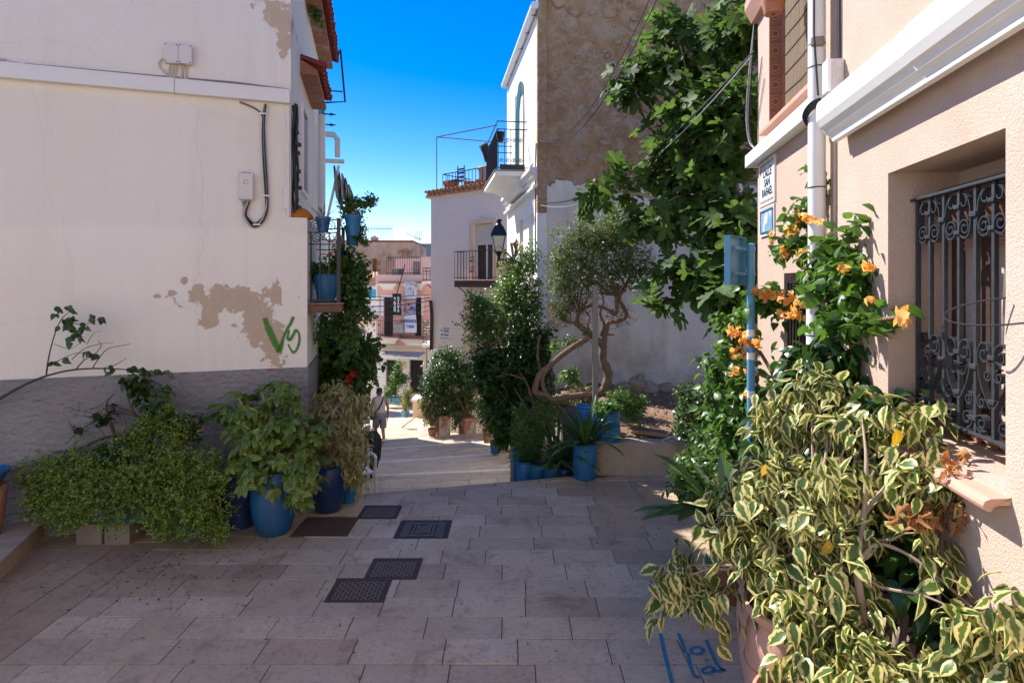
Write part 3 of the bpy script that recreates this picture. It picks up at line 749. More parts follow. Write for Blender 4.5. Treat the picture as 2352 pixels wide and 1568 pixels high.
# folded striped awning
aw = thing('folded_awning', 'folded dark striped awning hanging beside the balcony plants', 'awning', LS2.pt(3.3, 3.6, .2))
ab = MB()
for k, (a, o, z0, z1) in enumerate([(3.2,.26,3.62,4.28),(3.3,.31,3.5,4.28),(3.42,.37,3.66,4.2),(3.5,.42,3.45,4.14),(3.6,.47,3.6,4.05)]):
    ab.tube([LS2.pt(a,z1,o), LS2.pt(a+.03,(z0*.4+z1*.6),o+.04), LS2.pt(a-.02,z0*.75+z1*.25,o+.05), LS2.pt(a+.02,z0,o+.11)], [.015,.042,.03,.012], 5)
def stripes():
    tt = NT('striped_canvas'); s = tt.sep(tt.geo.outputs['Position']); wv = tt.math('SINE', tt.math('MULTIPLY', tt.math('ADD', s[0], s[1]), 70.0))
    return tt.done(tt.mix(tt.ramp(wv, -.1, .1), (.03,.035,.04), (.3,.29,.26)), .9)
add('canvas', ab, stripes(), aw, smooth=True)
am = MB(); am.bar(LS2.pt(3.2,4.35,.02), LS2.pt(3.2,4.35,.42), .035, 10); am.bar(LS2.pt(3.3,4.3,.33), LS2.pt(3.2,3.25,.12), .022, 8); am.bar(LS2.pt(3.6,3.9,.5), LS2.pt(3.4,2.9,.2), .018, 8)
add('arm', am, MT['whitepaint'], aw, smooth=True)
# iron brackets up high
ib = thing('eave_bracket', 'thin black iron arm sticking out under the upper red eave', 'bracket', LS2.pt(4.0, 5.4, .1))
m = MB(); m.tube([LS2.pt(3.6,6.3,.34), LS2.pt(4.0,5.55,.40), LS2.pt(4.0,5.50,0)], .018, 6); m.bar(LS2.pt(4.0,5.72,.36), LS2.pt(4.0,5.72,0), .014)
add('bar', m, MT['iron'], ib)
sp = thing('iron_spikes', 'three short black spikes on the white house above the tile hood', 'spikes', LS2.pt(3.9, 4.9, .1))
for z in (4.95, 5.12, 5.3): add('spike', MB().tube([LS2.pt(3.95,z,0), LS2.pt(3.95,z,.14), LS2.pt(3.95,z,.16), LS2.pt(3.95,z,.26)], [.012,.012,.026,.002], 6), MT['iron'], sp)
# cable trunking, painted cables, boxes
tr = thing('cable_trunking', 'long cream cable trunking running across the white wall', 'trunking', LW.pt(2, 4.3, 0))
segs = [.17, 1.25, 3.3, 5.2, 7.0]
for a, b in zip(segs, segs[1:]):
    add('trunking_cover', MB().wbox(LW, a+.002, b-.002, 4.295, 4.44, .002, .075), MT['trunking'], tr, bev=.006)
pc = thing('painted_cables', 'bundle of cream painted cables lying along the top of the trunking', 'cables', LW.pt(4, 4.5, 0))
for k in range(4):
    z = 4.458 + k*.021
    add('cable', MB().tube([LW.pt(7,z+.01,.02), LW.pt(5,z,.018), LW.pt(3.6,z-.002,.02), LW.pt(2.55+.1*k,z-.006,.018)], .010, 6), MT['creamcable'], pc, smooth=True)
for a in (5.9, 5.2, 4.55, 3.95, 3.3, 2.75): add('clip', MB().wbox(LW, a, a+.035, 4.44, 4.56, 0, .045), MT['trunking'], pc, bev=.004)
add('mortar_bead', MB().tube([LW.pt(2.5,4.452,.005), LW.pt(1.5,4.455,.01), LW.pt(.7,4.462,.005), LW.pt(.18,4.45,.01)], [.012,.014,.022,.012], 6), MT['block'], pc, smooth=True)
for i, (u0, u1, v0, v1, lab) in enumerate([(381,412,108,148,'left one of the twin grey junction boxes above the trunking'), (414,443,110,150,'right one of the twin grey junction boxes above the trunking')]):
    a0, z0 = LW.px(u0, v1); a1, z1 = LW.px(u1, v0); a0, a1 = min(a0,a1), max(a0,a1)
    b = thing('junction_box', lab, 'junction box', LW.pt((a0+a1)/2, z0, .04), 'junction boxes on the white wall')
    add('box_body', MB().wbox(LW, a0, a1, z0, z1, 0, .06), MT['boxgrey'], b, bev=.008)
    add('lid', MB().wbox(LW, a0-.003, a1+.003, z0-.003, z1+.003, .06, .075), MT['boxgrey'], b, bev=.005)
    for sa in (a0+.012, a1-.012):
        for sz in (z0+.012, z1-.012): add('screw', MB().tube([LW.pt(sa,sz,.074), LW.pt(sa,sz,.078)], .006, 8), MT['rustiron'], b)
cl = thing('cable_loops', 'cream cables looping down from the twin junction boxes', 'cables', LW.pt(1.75, 4.5, 0))
for us in ([(381,132),(366,142),(368,156),(380,168),(386,180),(380,190)], [(391,150),(388,165),(390,178),(384,190)], [(398,150),(396,168),(394,180),(402,190),(416,190),(424,178),(422,150)], [(404,150),(402,168),(400,178),(408,184),(416,180),(418,165),(416,150)], [(430,150),(427,170),(430,186),(436,193)]):
    pts = smooth([LW.pt(*LW.px(u, v, .02), .02) for u, v in us]); add('cable', MB().tube(pts, .009, 6), MT['creamcable'], cl, smooth=True)
a0, z0 = LW.px(549, 460); a1, z1 = LW.px(584, 400); a0, a1 = min(a0,a1), max(a0,a1)
b = thing('telephone_box', 'tall light grey telephone box on the white wall below the trunking', 'cable box', LW.pt((a0+a1)/2, z0, .04))
add('box_body', MB().wbox(LW, a0, a1, z0, z1, 0, .07), MT['boxgrey'], b, bev=.01)
add('lid', MB().wbox(LW, a0+.008, a1-.008, z0+.008, z1-.012, .07, .078), MT['boxgrey'], b, bev=.004)
add('emblem', MB().tube([LW.pt((a0+a1)/2 + .022*math.cos(k*.52), (z0+z1)/2+.04+.022*math.sin(k*.52), .079) for k in range(12)], .0025, 4, closed=True), MT['block'], b)
add('hinge', MB().wbox(LW, a0+.03, a1-.03, z1-.004, z1+.006, .02, .05), MT['rustiron'], b)
cb = thing('cable_bundle', 'black and grey cables hanging in a loop beside the telephone box', 'cables', LW.pt(.5, 2.9, 0))
for k in range(8):
    j = rnd.uniform(-8, 8); j2 = rnd.uniform(-7, 7)
    us = [(607+k*.6,240),(606+j*.4,275),(606+j*.5,330),(610+j*.6,400),(613+j*.5,455),(611+j2*.5,485),(600+j2*.4,508+j*.7),(585,518+j*.8),(570+j2*.4,508+j),(562+j2*.5,490),(556+k*2.5,462)]
    if k < 2: us = [(550,234),(580,246),(600,262),(606,290)] + us[3:]
    pts = smooth([LW.pt(*LW.px(u, v, .03), .015 + .004*k) for u, v in us], 4)
    add('cable', MB().tube(pts, .0085 if k % 3 else .011, 6), MT['blackcable'] if k % 2 else MT['greycable'], cb, smooth=True)
for (u, v) in ((604,262),(611,450),(590,516)):
    a, z = LW.px(u, v, .03); add('tie', MB().wbox(LW, a-.035, a+.035, z-.006, z+.006, .006, .055), MT['whitepaint'], cb)
bc = thing('black_cable_run', 'thick black cable bundle with connectors down the corner of the white house', 'cables', LS2.pt(.1, 3.1, .05))
for k in range(5):
    pts = smooth([LS2.pt(.03+.03*k+rnd.uniform(-.01,.01), z, .03+.01*(k % 2)) + Vector((.022*math.sin(z*6+k*1.7),0,0)) for z in (4.32,4.15,3.95,3.75,3.5,3.3,3.12)], 4)
    add('cable', MB().tube(pts, .012, 7), MT['blackcable'], bc, smooth=True)
for k, z in enumerate((4.02,3.9,3.82,3.6,3.52,3.44,3.3,3.22)):
    add('connector', MB().wbox(LS2, .02+.05*(k%3), .09+.05*(k%3), z-.018, z+.018, .04, .075+.02*(k%2)), MT['blackcable'], bc, bev=.008)
gp = thing('conduit_pipe', 'thin grey conduit running down beside the black cables', 'pipe', LW.pt(.2, 3.1, .03))
add('pipe', MB().tube([LW.pt(.19,4.28,.02), LW.pt(.19,3.1,.02)], .014, 8), MT['trunking'], gp, smooth=True)
add('fitting', MB().wbox(LW, .20, .235, 3.18, 3.42, .0, .03), MT['trunking'], gp, bev=.008)
fm = thing('orange_lump', 'rough orange lump of foam on the ledge under the black cables', 'foam lump', LS.pt(.12, LZ, -.08))
m = MB(); pr = [(.17,0),(.165,.03),(.13,.07),(.08,.10),(.03,.115)]
m.lathe(pr, LS.pt(.10, LZ+.001, -.085), 16, .12, .75, .6)
add('lump', m, MT['orange'], fm, smooth=True, auto=0)
# graffiti
for s, wds in (([(608,730),(616,752),(626,775),(636,795),(642,806),(647,790),(652,772),(660,755),(668,742),(674,727)], [.07,.09,.09,.075,.06,.05,.045,.045,.05,.05]),
               ([(664,758),(661,775),(666,780),(674,768),(680,758),(686,765),(688,780),(684,797),(677,808),(670,806),(662,790)], [.035,.05,.05,.045,.035,.035,.04,.04,.045,.03,.02])):
    pts = [LW.pt(*LW.px(u, v)) for u, v in s]; sm = smooth(pts, 4)
    wl_ = [wds[min(len(wds)-1, i//4)]*.95 for i in range(len(sm))]
    stroke(sm, wl_, LW.n, MT['green_spray'], house, .004)
# second, lower white house down the street
h2 = thing('low_white_house', 'low white house down the stairs behind the climbing plants', 'house', LS.pt(6, -2, -1))
add('wall', wallmesh(LS, 4.3, 7.0, -2.8, 2.6, [(5.2, 5.9, .2, 2.0, .12)], .12, 3.0, off=-.05), MT['white_far'], h2)
add('wall', wallmesh(LS, 7.0, 15.5, -4.6, 1.2, [(8.2, 9.0, -1.6, .4, .12), (10.5, 11.3, -1.6, .4, .12)], .12, 3.0, off=-.12), MT['offwhite'], h2)
for a in (8.25, 10.55):
    f = add('window', MB().wbox(LS, a, a+.7, -1.55, .35, -.235, -.225), MT['greyglass'], h2)
    add('window_frame', MB().wbox(LS, a+.33, a+.37, -1.55, .35, -.225, -.2).wbox(LS, a, a+.7, -.5, -.46, -.225, -.2), MT['cream'], f)
add('cornice', MB().wbox(LS, 7.0, 15.5, 1.2, 1.32, -.4, .05), MT['white_far'], h2, bev=.01)
# balcony with iron railing
BO = Wall(LS.pt(.12, 0, 0)[:2], LS.d[:2], LS.n[:2])
bal = thing('balcony', 'small iron balcony full of blue pots on the corner of the white house', 'balcony', BO.pt(.5, 2.1, .1))
ZB = 2.165
add('slab', MB().wbox(BO, -.06, 1.15, ZB-.09, ZB, -.02, .36), MT['oldwood'], bal, bev=.02)
add('slab_edge', MB().wbox(BO, -.07, 1.16, ZB, ZB+.018, -.02, .37), MT['terra_old'], bal, bev=.006)
rl = MB()
def rail(m, pts, r=.010): m.tube(pts, r, 4)
OFF = .32; TOP = ZB + .93
for z in (ZB+.05, TOP-.27, TOP-.14, TOP): rail(rl, [BO.pt(-.02,z,0), BO.pt(-.02,z,OFF), BO.pt(1.1,z,OFF), BO.pt(1.1,z,0)], .009)
for o in (.03, .125, .22): rail(rl, [BO.pt(-.02,ZB,o), BO.pt(-.02,TOP-.14,o)], .009)
for k in range(1, 10): rail(rl, [BO.pt(-.02+1.12*k/10,ZB,OFF), BO.pt(-.02+1.12*k/10,TOP-.14,OFF)], .008)
add('railing', rl, MT['iron'], bal)
add('post', MB().wbox(BO, -.04, .0, ZB, TOP+.02, OFF-.02, OFF+.02), MT['iron'], bal); add('post', MB().wbox(BO, 1.08, 1.12, ZB, TOP+.02, OFF-.02, OFF+.02), MT['iron'], bal)
END = Wall(BO.pt(-.02,0,0)[:2], LS.n[:2], (0,-1))
for (c, z, r, s) in ((.075,TOP-.07,.06,1), (.235,TOP-.07,.06,-1), (.09,TOP-.205,.06,1), (.22,TOP-.205,.06,-1), (.16,ZB+.5,.05,1)):
    add('scroll', MB().tube(spiral(END, c, z, 0, .062, .008, 0 if s > 0 else math.pi, (3.6*math.pi)*s + (0 if s > 0 else math.pi), 26), .006, 4), MT['iron'], bal)
# unseen sunlit house added behind the viewer to bounce light into the shade
BK = Wall((-9.5, -4.6), (1, 0), (0, 1))
bh_ = thing('added_bounce_house', 'unseen whitewashed house added behind the viewer to bounce sunlight', 'house', (-2, -5, 0))
hs2 = [(1.5+3.2*k, 2.6+3.2*k, z, z+1.5, .15) for k in range(4) for z in (1.0, 4.2)]
add('wall', wallmesh(BK, 0, 14, -.2, 8.2, hs2, .15, 3), MT['white_far'], bh_)
for h in hs2: add('window', MB().wbox(BK, h[0]+.01, h[1]-.01, h[2]+.01, h[3]-.01, -.148, -.12), MT['darkglass'], bh_)
# ------------------------------------------------------------------ right peach house
RW = Wall((2.37, 5.71), (-.159, -.987), (-.987, .159))
t = thing('peach_house', 'peach grain-rendered house with barred window in the sun at right', 'house', (3, 3, 0)); peach = t
WIN = (2.685, 3.60, 1.65, 2.965, .36)
UPW = (.42, 1.75, 3.78, 5.3, .22)
LWN = (.86, 1.40, 1.75, 2.48, .16)
add('wall', wallmesh(RW, 0, 9.5, -.3, 6.8, [WIN, UPW, LWN], .3, 0), MT['peach'], t)
bk = MB(); bk.face([RW.pt(0,-.3), RW.pt(0,-.3,-4), RW.pt(0,6.8,-4), RW.pt(0,6.8)]); bk.face([RW.pt(0,6.8), RW.pt(9.5,6.8), RW.pt(9.5,6.8,-4), RW.pt(0,6.8,-4)])
bk.face([RW.pt(9.5,-.3), RW.pt(9.5,-.3,-4), RW.pt(9.5,6.8,-4), RW.pt(9.5,6.8)]); bk.face([RW.pt(0,-.3,-4), RW.pt(9.5,-.3,-4), RW.pt(9.5,6.8,-4), RW.pt(0,6.8,-4)])
add('end_wall', bk, MT['peach'], t)
# barred window: frame, glass panel behind, roller box, sill
wn_ = add('window', MB().wbox(RW, WIN[0]+.002, WIN[1]-.002, WIN[2]+.07, WIN[3]-.002, -.358, -.33), MT['panel'], t)
fm = MB()
for a0, a1, z0, z1 in ((WIN[0]+.002, WIN[0]+.06, 1.72, 2.72), (WIN[1]-.06, WIN[1]-.002, 1.72, 2.72), (WIN[0]+.06, WIN[1]-.06, 1.72, 1.78), (WIN[0]+.24, WIN[0]+.31, 1.78, 2.72)): fm.wbox(RW, a0, a1, z0, z1, -.329, -.295)
add('window_frame', fm, MT['darkwood'], wn_, bev=.004)
add('roller_box', MB().prism([RW.pt(WIN[0]+.10,2.70,-.33), RW.pt(WIN[0]+.10,2.66,-.20), RW.pt(WIN[0]+.10,2.78,-.16), RW.pt(WIN[0]+.10,2.86,-.19), RW.pt(WIN[0]+.10,2.88,-.33)], RW.d*(WIN[1]-WIN[0]-.102)), MT['brownwood'], wn_)
for k in range(9): add('roller_slat', MB().wbox(RW, WIN[0]+.1, WIN[1]-.01, 2.56+.016*k, 2.572+.016*k, -.31, -.30-.004*(k%2)), MT['terra_pale'], wn_)
add('cord', MB().tube(sag(RW.pt(WIN[1]-.26,2.86,-.17), RW.pt(WIN[0]+.42,2.1,-.28), -.02, 8), .005, 5), MT['greycable'], wn_)
# sill of terracotta tiles with rounded nose
sill = thing('window_sill', 'terracotta tile sill with rounded nose under the barred window', 'sill', RW.pt(3.1, 1.6, 0))
a = WIN[0] - .06; k = 0
while a < WIN[1] + .02:
    b = min(a + .252, WIN[1] + .035)
    if b - a > .03:
        prof = [(-.30,1.635),(-.02,1.628),(.065,1.622),(.085,1.612),(.092,1.595),(.085,1.578),(.066,1.572),(.058,1.588),(.04,1.598),(-.30,1.600)]
        prof = [(o, z) for o, z in prof if True]
        inner = [(o if o > -.01 else (o if WIN[0] < a and b < WIN[1] else -.001), z) for o, z in prof]
        add('sill_tile', MB().prism([RW.pt(a+.002, z, o) for o, z in inner], RW.d*(b-a-.004)), MT['terra_pale'], sill, bev=.003)
    a += .252; k += 1
for k in range(7): add('bent_tile', MB().tube([RW.pt(WIN[0]+.1+.115*k, 1.66, -.31), RW.pt(WIN[0]+.16+.115*k, 1.70, -.29), RW.pt(WIN[0]+.21+.115*k, 1.66, -.31)], .02, 6), MT['terra'], sill)
# wrought-iron grille
gr = thing('window_grille', 'dark wrought-iron grille with scrolls in the peach window', 'grille', RW.pt(3.1, 1.77, -.13))
GO, GT, GB = -.126, 2.815, 1.765
a0, a1 = WIN[0] + .005, WIN[1] - .005
add('top_rail', MB().wbox(RW, a0-.03, a1+.03, GT, GT+.014, GO-.022, GO+.022), MT['greyiron'], gr, bev=.003)
add('bottom_rail', MB().wbox(RW, a0-.03, a1+.03, GB-.014, GB, GO-.022, GO+.022), MT['greyiron'], gr, bev=.003)
NBR = 7; sp_ = (a1 - a0 - .06) / NBR
def bez(p0, p1, p2, p3, n=9):
    return [(((1-t)**3)*p0[0]+3*t*(1-t)**2*p1[0]+3*t*t*(1-t)*p2[0]+t**3*p3[0], ((1-t)**3)*p0[1]+3*t*(1-t)**2*p1[1]+3*t*t*(1-t)*p2[1]+t**3*p3[1]) for t in [i/n for i in range(n+1)]]
def strapiron(pts, wd=.028, th=.0055):
    mb = MB(); P3 = [Vector(p) for p in pts]; n = RW.n
    for i in range(len(P3)):
        tt = (P3[min(i+1,len(P3)-1)] - P3[max(i-1,0)]).normalized(); s = tt.cross(n).normalized()*th/2
        mb.v += [tuple(P3[i]+s+n*wd/2), tuple(P3[i]-s+n*wd/2), tuple(P3[i]-s-n*wd/2), tuple(P3[i]+s-n*wd/2)]
    for i in range(len(P3)-1):
        for k in range(4): mb.f.append((4*i+k, 4*i+(k+1)%4, 4*i+4+(k+1)%4, 4*i+4+k))
    return mb
def sp2(cx, cz, r0, r1, t0, t1, n=16): return [(cx+math.cos(t0+(t1-t0)*i/n)*(r0+(r1-r0)*i/n), cz+math.sin(t0+(t1-t0)*i/n)*(r0+(r1-r0)*i/n)) for i in range(n+1)]
for k in range(NBR + 1):
    a = a0 + .03 + sp_*k
    add('bar', MB().wbox(RW, a-.0095, a+.0095, GB, GT, GO-.0095, GO+.0095), MT['greyiron'], gr, bev=.002)
    if k % 2 == 1:
        for s in (1, -1):
            w = sp_ * .96
            # upper C scroll
            c1 = (a+s*w*.36, GT-.058); c2 = (a+s*w*.46, GT-.165); r1, r2 = w*.30, w*.40
            top = sp2(c1[0], c1[1], .006, r1, -1.2*math.pi if s > 0 else 2.2*math.pi, math.pi*.5 + (2*math.pi if s < 0 else 0) - (0 if s > 0 else 2*math.pi), 18)
            mid = bez((c1[0], c1[1]+r1), (a+s*w*.98, c1[1]+r1), (a+s*w*1.0, c2[1]-r2*1.25), (c2[0], c2[1]-r2*1.15), 10)
            bot = sp2(c2[0], c2[1]-r2*.15, r2, .008, -math.pi/2, (-math.pi/2 - 3.4*math.pi) if s > 0 else (-math.pi/2 + 3.4*math.pi), 22)
            add('scroll', strapiron([RW.pt(x, z, GO) for x, z in top[2:] + mid[1:] + bot[1:]]), MT['greyiron'], gr)
            # lower band: heart scroll above, C below
            zt = GB + .40
            c1 = (a+s*w*.46, zt-.06); up_ = sp2(c1[0], c1[1], .008, w*.42, (0 if s > 0 else math.pi) + s*2.9*math.pi, math.pi*.5, 22)
            leg = bez((c1[0], c1[1]+w*.42), (a+s*w*1.08, c1[1]+w*.4), (a+s*w*.95, zt-.17), (a+s*w*.1, GB+.12), 12)
            add('scroll', strapiron([RW.pt(x, z, GO) for x, z in up_ + leg[1:]]), MT['greyiron'], gr)
            c3 = (a+s*w*.30, zt-.145); add('scroll', strapiron([RW.pt(x, z, GO) for x, z in sp2(c3[0], c3[1], w*.26, .006, math.pi*.5 if s < 0 else math.pi*.5, math.pi*.5 + s*3.0*math.pi, 20)], .022), MT['greyiron'], gr)
            c4 = (a+s*w*.62, GB+.05); add('scroll', strapiron([RW.pt(x, z, GO) for x, z in sp2(c4[0], c4[1], w*.36, .008, -math.pi/2, -math.pi/2 + s*3.2*math.pi, 22)]), MT['greyiron'], gr)
            c5 = (a+s*w*.66, GB+.135); add('scroll', strapiron([RW.pt(x, z, GO) for x, z in sp2(c5[0], c5[1], w*.26, .006, math.pi/2, math.pi/2 - s*3.0*math.pi, 20)], .022), MT['greyiron'], gr)
        for z in (GT-.075, GT-.19, GB+.15, GB+.33): add('collar', MB().wbox(RW, a-.022, a+.022, z-.009, z+.009, GO-.019, GO+.019), MT['greyiron'], gr, bev=.002)
    elif 0 < k < NBR:
        for z in (GT-.12, GB+.28, GB+.06): add('collar', MB().wbox(RW, a-.024, a+.024, z-.011, z+.011, GO-.020, GO+.020), MT['greyiron'], gr, bev=.002)
wr = thing('wire_ring', 'grey wire hoop sticking out in front of the barred window', 'wire', RW.pt(3.6, 2.3, 0))
pts = []
for i in range(15):
    an = math.pi*.55 + 2.2*math.pi*.5*i/14*1.0
    pts.append(RW.pt(3.66 + .17*math.cos(an), 2.30 + .05*math.sin(an) + .02*math.cos(an), .02 + .13*math.sin(math.pi*i/14)))
add('wire', MB().tube(smooth(pts, 3), .0032, 6), MT['blackcable'], wr, smooth=True)
# awning cassette
ac = thing('awning_cassette', 'long white awning cassette above the barred window', 'awning', RW.pt(3.5, 3.3, .1))
prof = [(.02,3.26),(.07,3.205),(.115,3.225),(.125,3.245),(.135,3.25),(.165,3.30),(.185,3.315),(.205,3.36),(.215,3.37),(.215,3.43),(.195,3.47),(.12,3.505),(.02,3.51)]
prof = [(.02,3.30),(.065,3.268),(.085,3.268),(.095,3.285),(.10,3.295),(.122,3.31),(.135,3.335),(.15,3.345),(.165,3.375),(.17,3.385),(.17,3.475),(.16,3.50),(.12,3.52),(.02,3.525)]
for (s0, s1, sc_) in ((2.16, 3.23, 1.0), (3.235, 6.0, 1.04)):
    add('cassette_body', MB().prism([RW.pt(s0, 3.40+(z-3.40)*sc_, o*sc_) for o, z in prof], RW.d*(s1-s0)), MT['whitepaint'], ac)
add('end_cap', MB().prism([RW.pt(2.146, 3.40+(z-3.40)*1.01, o*1.01) for o, z in prof], RW.d*.014), MT['whitepaint'], ac)
add('front_rail', MB().wbox(RW, 2.18, 6.0, 3.250, 3.272, .056, .094), MT['whitepaint'], ac, bev=.004)
# downpipe with clips, cable
dp = thing('rain_pipe', 'white round rain pipe down the peach wall', 'pipe', RW.pt(1.89, 0, .085))
add('pipe', MB().tube([RW.pt(1.89,6.8,.085), RW.pt(1.89,2.2,.085)], .0525, 20), MT['whitepipe'], dp, smooth=True)
add('pipe_socket', MB().tube([RW.pt(1.89,2.24,.085), RW.pt(1.89,.0,.085)], .0615, 20), MT['whitepipe'], dp, smooth=True)
for z in (3.95, 3.80, 3.02, 2.06): add('strap', MB().tube([RW.pt(1.89,z-.004,.085), RW.pt(1.89,z+.004,.085)], .0545 if z > 2.2 else .063, 20), MT['blackcable'] if z != 3.95 else MT['steel'], dp)
add('clamp', MB().wbox(RW, 1.93, 1.965, 3.92, 3.98, .06, .14), MT['steel'], dp, bev=.01)
lp = thing('cable_loop', 'loops of black cable wound round the white rain pipe', 'cables', RW.pt(1.89, 3.45, .1))
for k in range(4):
    pts = [RW.pt(1.89 + (.062+.005*k)*math.cos(a_*.4), 3.54 + .012*k - .016*a_ + .01*math.sin(a_), .085 + (.064+.005*k)*math.sin(a_*.4)) for a_ in range(11)]
    add('cable', MB().tube(smooth(pts, 3), .0085, 6), MT['blackcable'], lp, smooth=True)
vc = thing('vertical_cables', 'black cables running up the peach wall to the small grey box', 'cables', RW.pt(2.0, 4, .02))
for k in range(2): add('cable', MB().tube([RW.pt(2.05+.02*k, 3.78, .012), RW.pt(2.045+.022*k, 4.4, .015), RW.pt(2.06+.02*k, 6.7, .012)], .008, 6), MT['blackcable'], vc, smooth=True)
add('cable', MB().tube([RW.pt(1.965, 6.7, .12), RW.pt(1.96, 4.0, .125), RW.pt(1.962, 3.6, .1)], .007, 6), MT['blackcable'], vc, smooth=True)
add('conduit', MB().tube([RW.pt(1.985, 3.3, .008), RW.pt(1.985, 1.0, .008)], .010, 6), MT['peach'], vc, smooth=True)
jb = thing('junction_box', 'beige junction box with round knockouts beside the rain pipe', 'junction box', RW.pt(2.07, 3.6, .06))
add('box_body', MB().wbox(RW, 2.03, 2.125, 3.575, 3.775, 0, .075), MT['boxgrey'], jb, bev=.012)
add('lid', MB().wbox(RW, 2.028, 2.127, 3.573, 3.777, .075, .10), MT['whitepaint'], jb, bev=.008)
for z in (3.74, 3.675, 3.61):
    add('knockout', MB().tube([RW.pt(2.120,z,.038), RW.pt(2.131,z,.038)], .022, 14), MT['boxgrey'], jb); add('knockout_ring', MB().tube([RW.pt(2.130,z,.038), RW.pt(2.133,z,.038)], .012, 12), MT['boxgrey'], jb)
for o in (.03, .06): add('wire', MB().tube(smooth([RW.pt(2.06+o,3.58,.04), RW.pt(2.06+o,3.53,.05), RW.pt(2.09,3.5,.05)], 4), .005, 5), MT['greycable'], jb)
# upper window: motif tile reveal, cane screen, trunking below
uw = add('window', MB().wbox(RW, UPW[0]+.002, UPW[1]-.002, UPW[2]+.002, UPW[3]-.002, -.218, -.19), MT['darkglass'], t)
add('cane_screen', MB().wbox(RW, UPW[0]+.22, UPW[1]-.01, UPW[2]+.01, UPW[3]-.01, -.10, -.085), MT['cane'], uw)
cs = MB()
for k in range(44):
    a = UPW[0]+.225 + (UPW[1]-UPW[0]-.24)*(k+.5)/44; j = rnd.uniform(-.006,.006); cs.tube([RW.pt(a,UPW[2]+.01,-.075), RW.pt(a+j,UPW[3]-.02,-.072)], .007, 4)
add('cane_rods', cs, MT['cane'], uw, kind='stuff')
for k in range(9): add('binding', MB().tube([RW.pt(UPW[0]+.22,UPW[2]+.08+.16*k,-.066), RW.pt((UPW[0]+UPW[1])/2,UPW[2]+.06+.16*k+rnd.uniform(-.02,.02),-.064), RW.pt(UPW[1]-.01,UPW[2]+.09+.16*k,-.066)], .003, 4), MT['blackcable'], uw)
for k in range(9):
    z0 = UPW[2]+.006+.152*k
    if z0 + .15 < UPW[3]: add('motif_tile', MB().wbox(RW, UPW[0]+.002, UPW[0]+.012, z0, z0+.148, -.16, .004), MT['motif'], uw)
add('jamb', MB().wbox(RW, UPW[0]+.012, UPW[0]+.05, UPW[2], UPW[3]-.004, -.185, -.1), MT['terra'], uw)
add('sill', MB().wbox(RW, UPW[0]-.10, UPW[1]+.1, UPW[2]-.045, UPW[2]-.002, -.02, .07), MT['terra_pale'], uw, bev=.008)
ct = thing('white_trunking', 'white cable trunking under the cane-screened window on the peach wall', 'trunking', RW.pt(.8, 3.55, .05))
add('trunking_body', MB().wbox(RW, -.06, 1.83, 3.525, 3.645, .002, .10), MT['whitepaint'], ct, bev=.006); add('end_cap', MB().wbox(RW, -.072, -.062, 3.522, 3.648, -.03, .103), MT['whitepaint'], ct, bev=.004)
add('moulding', MB().prism([RW.pt(-.05, 4.92, -.02), RW.pt(-.05, 4.92, .05), RW.pt(-.05, 5.00, .09), RW.pt(-.05, 5.04, .11), RW.pt(-.05, 5.12, .11), RW.pt(-.05, 5.12, -.02)], RW.d*.44), MT['terra_pale'], t)
# hanging terracotta pots before the upper window
for (a, z, o, lab) in ((1.12, 4.50, .15, 'lower of the two terracotta pots hanging before the cane screen'), (1.34, 4.56, .19, 'upper of the two terracotta pots hanging before the cane screen')):
    hp = thing('hanging_pot', lab, 'flower pot', RW.pt(a, z, o), 'terracotta pots hanging on the peach house')
    c = RW.pt(a, z, o); add('pot_body', MB().lathe([(.065,0),(.068,.005),(.098,.14),(.106,.14),(.108,.175),(.098,.175),(.09,.12),(.06,.02)], c, 24), MT['terra'], hp, smooth=True)
    add('drain_hole', MB().lathe([(.012,-.002),(.012,.001)], c, 10), MT['black'], hp)
    add('bracket', MB().tube([RW.pt(a,z+.17,o), RW.pt(a,z+.18,.0)], .006, 5), MT['iron'], hp)
# small barred window lower down
sw = add('window', MB().wbox(RW, LWN[0]+.002, LWN[1]-.002, LWN[2]+.002, LWN[3]-.002, -.158, -.14), MT['darkglass'], t)
sg = thing('small_grille', 'small black grille of the low window behind the orange flowers', 'grille', RW.pt(1.1, 1.8, 0))
m = MB()
for k in range(7): a = LWN[0]+.03+.08*k; m.wbox(RW, a-.006, a+.006, LWN[2], LWN[3]-.08, -.03, -.018)
m.wbox(RW, LWN[0]-.05, LWN[1]+.02, LWN[3]-.08, LWN[3]-.065, -.035, -.01); m.wbox(RW, LWN[0], LWN[1], LWN[3]-.22, LWN[3]-.208, -.03, -.015)
add('bars', m, MT['iron'], sg)
for k in range(6):
    for s in (1, -1): add('scroll', MB().tube(spiral(RW, LWN[0]+.07+.08*k+.015*s, LWN[3]-.145, -.024, .028, .005, math.pi/2, math.pi/2 + s*2.6*math.pi, 14), .004, 4), MT['iron'], sg)
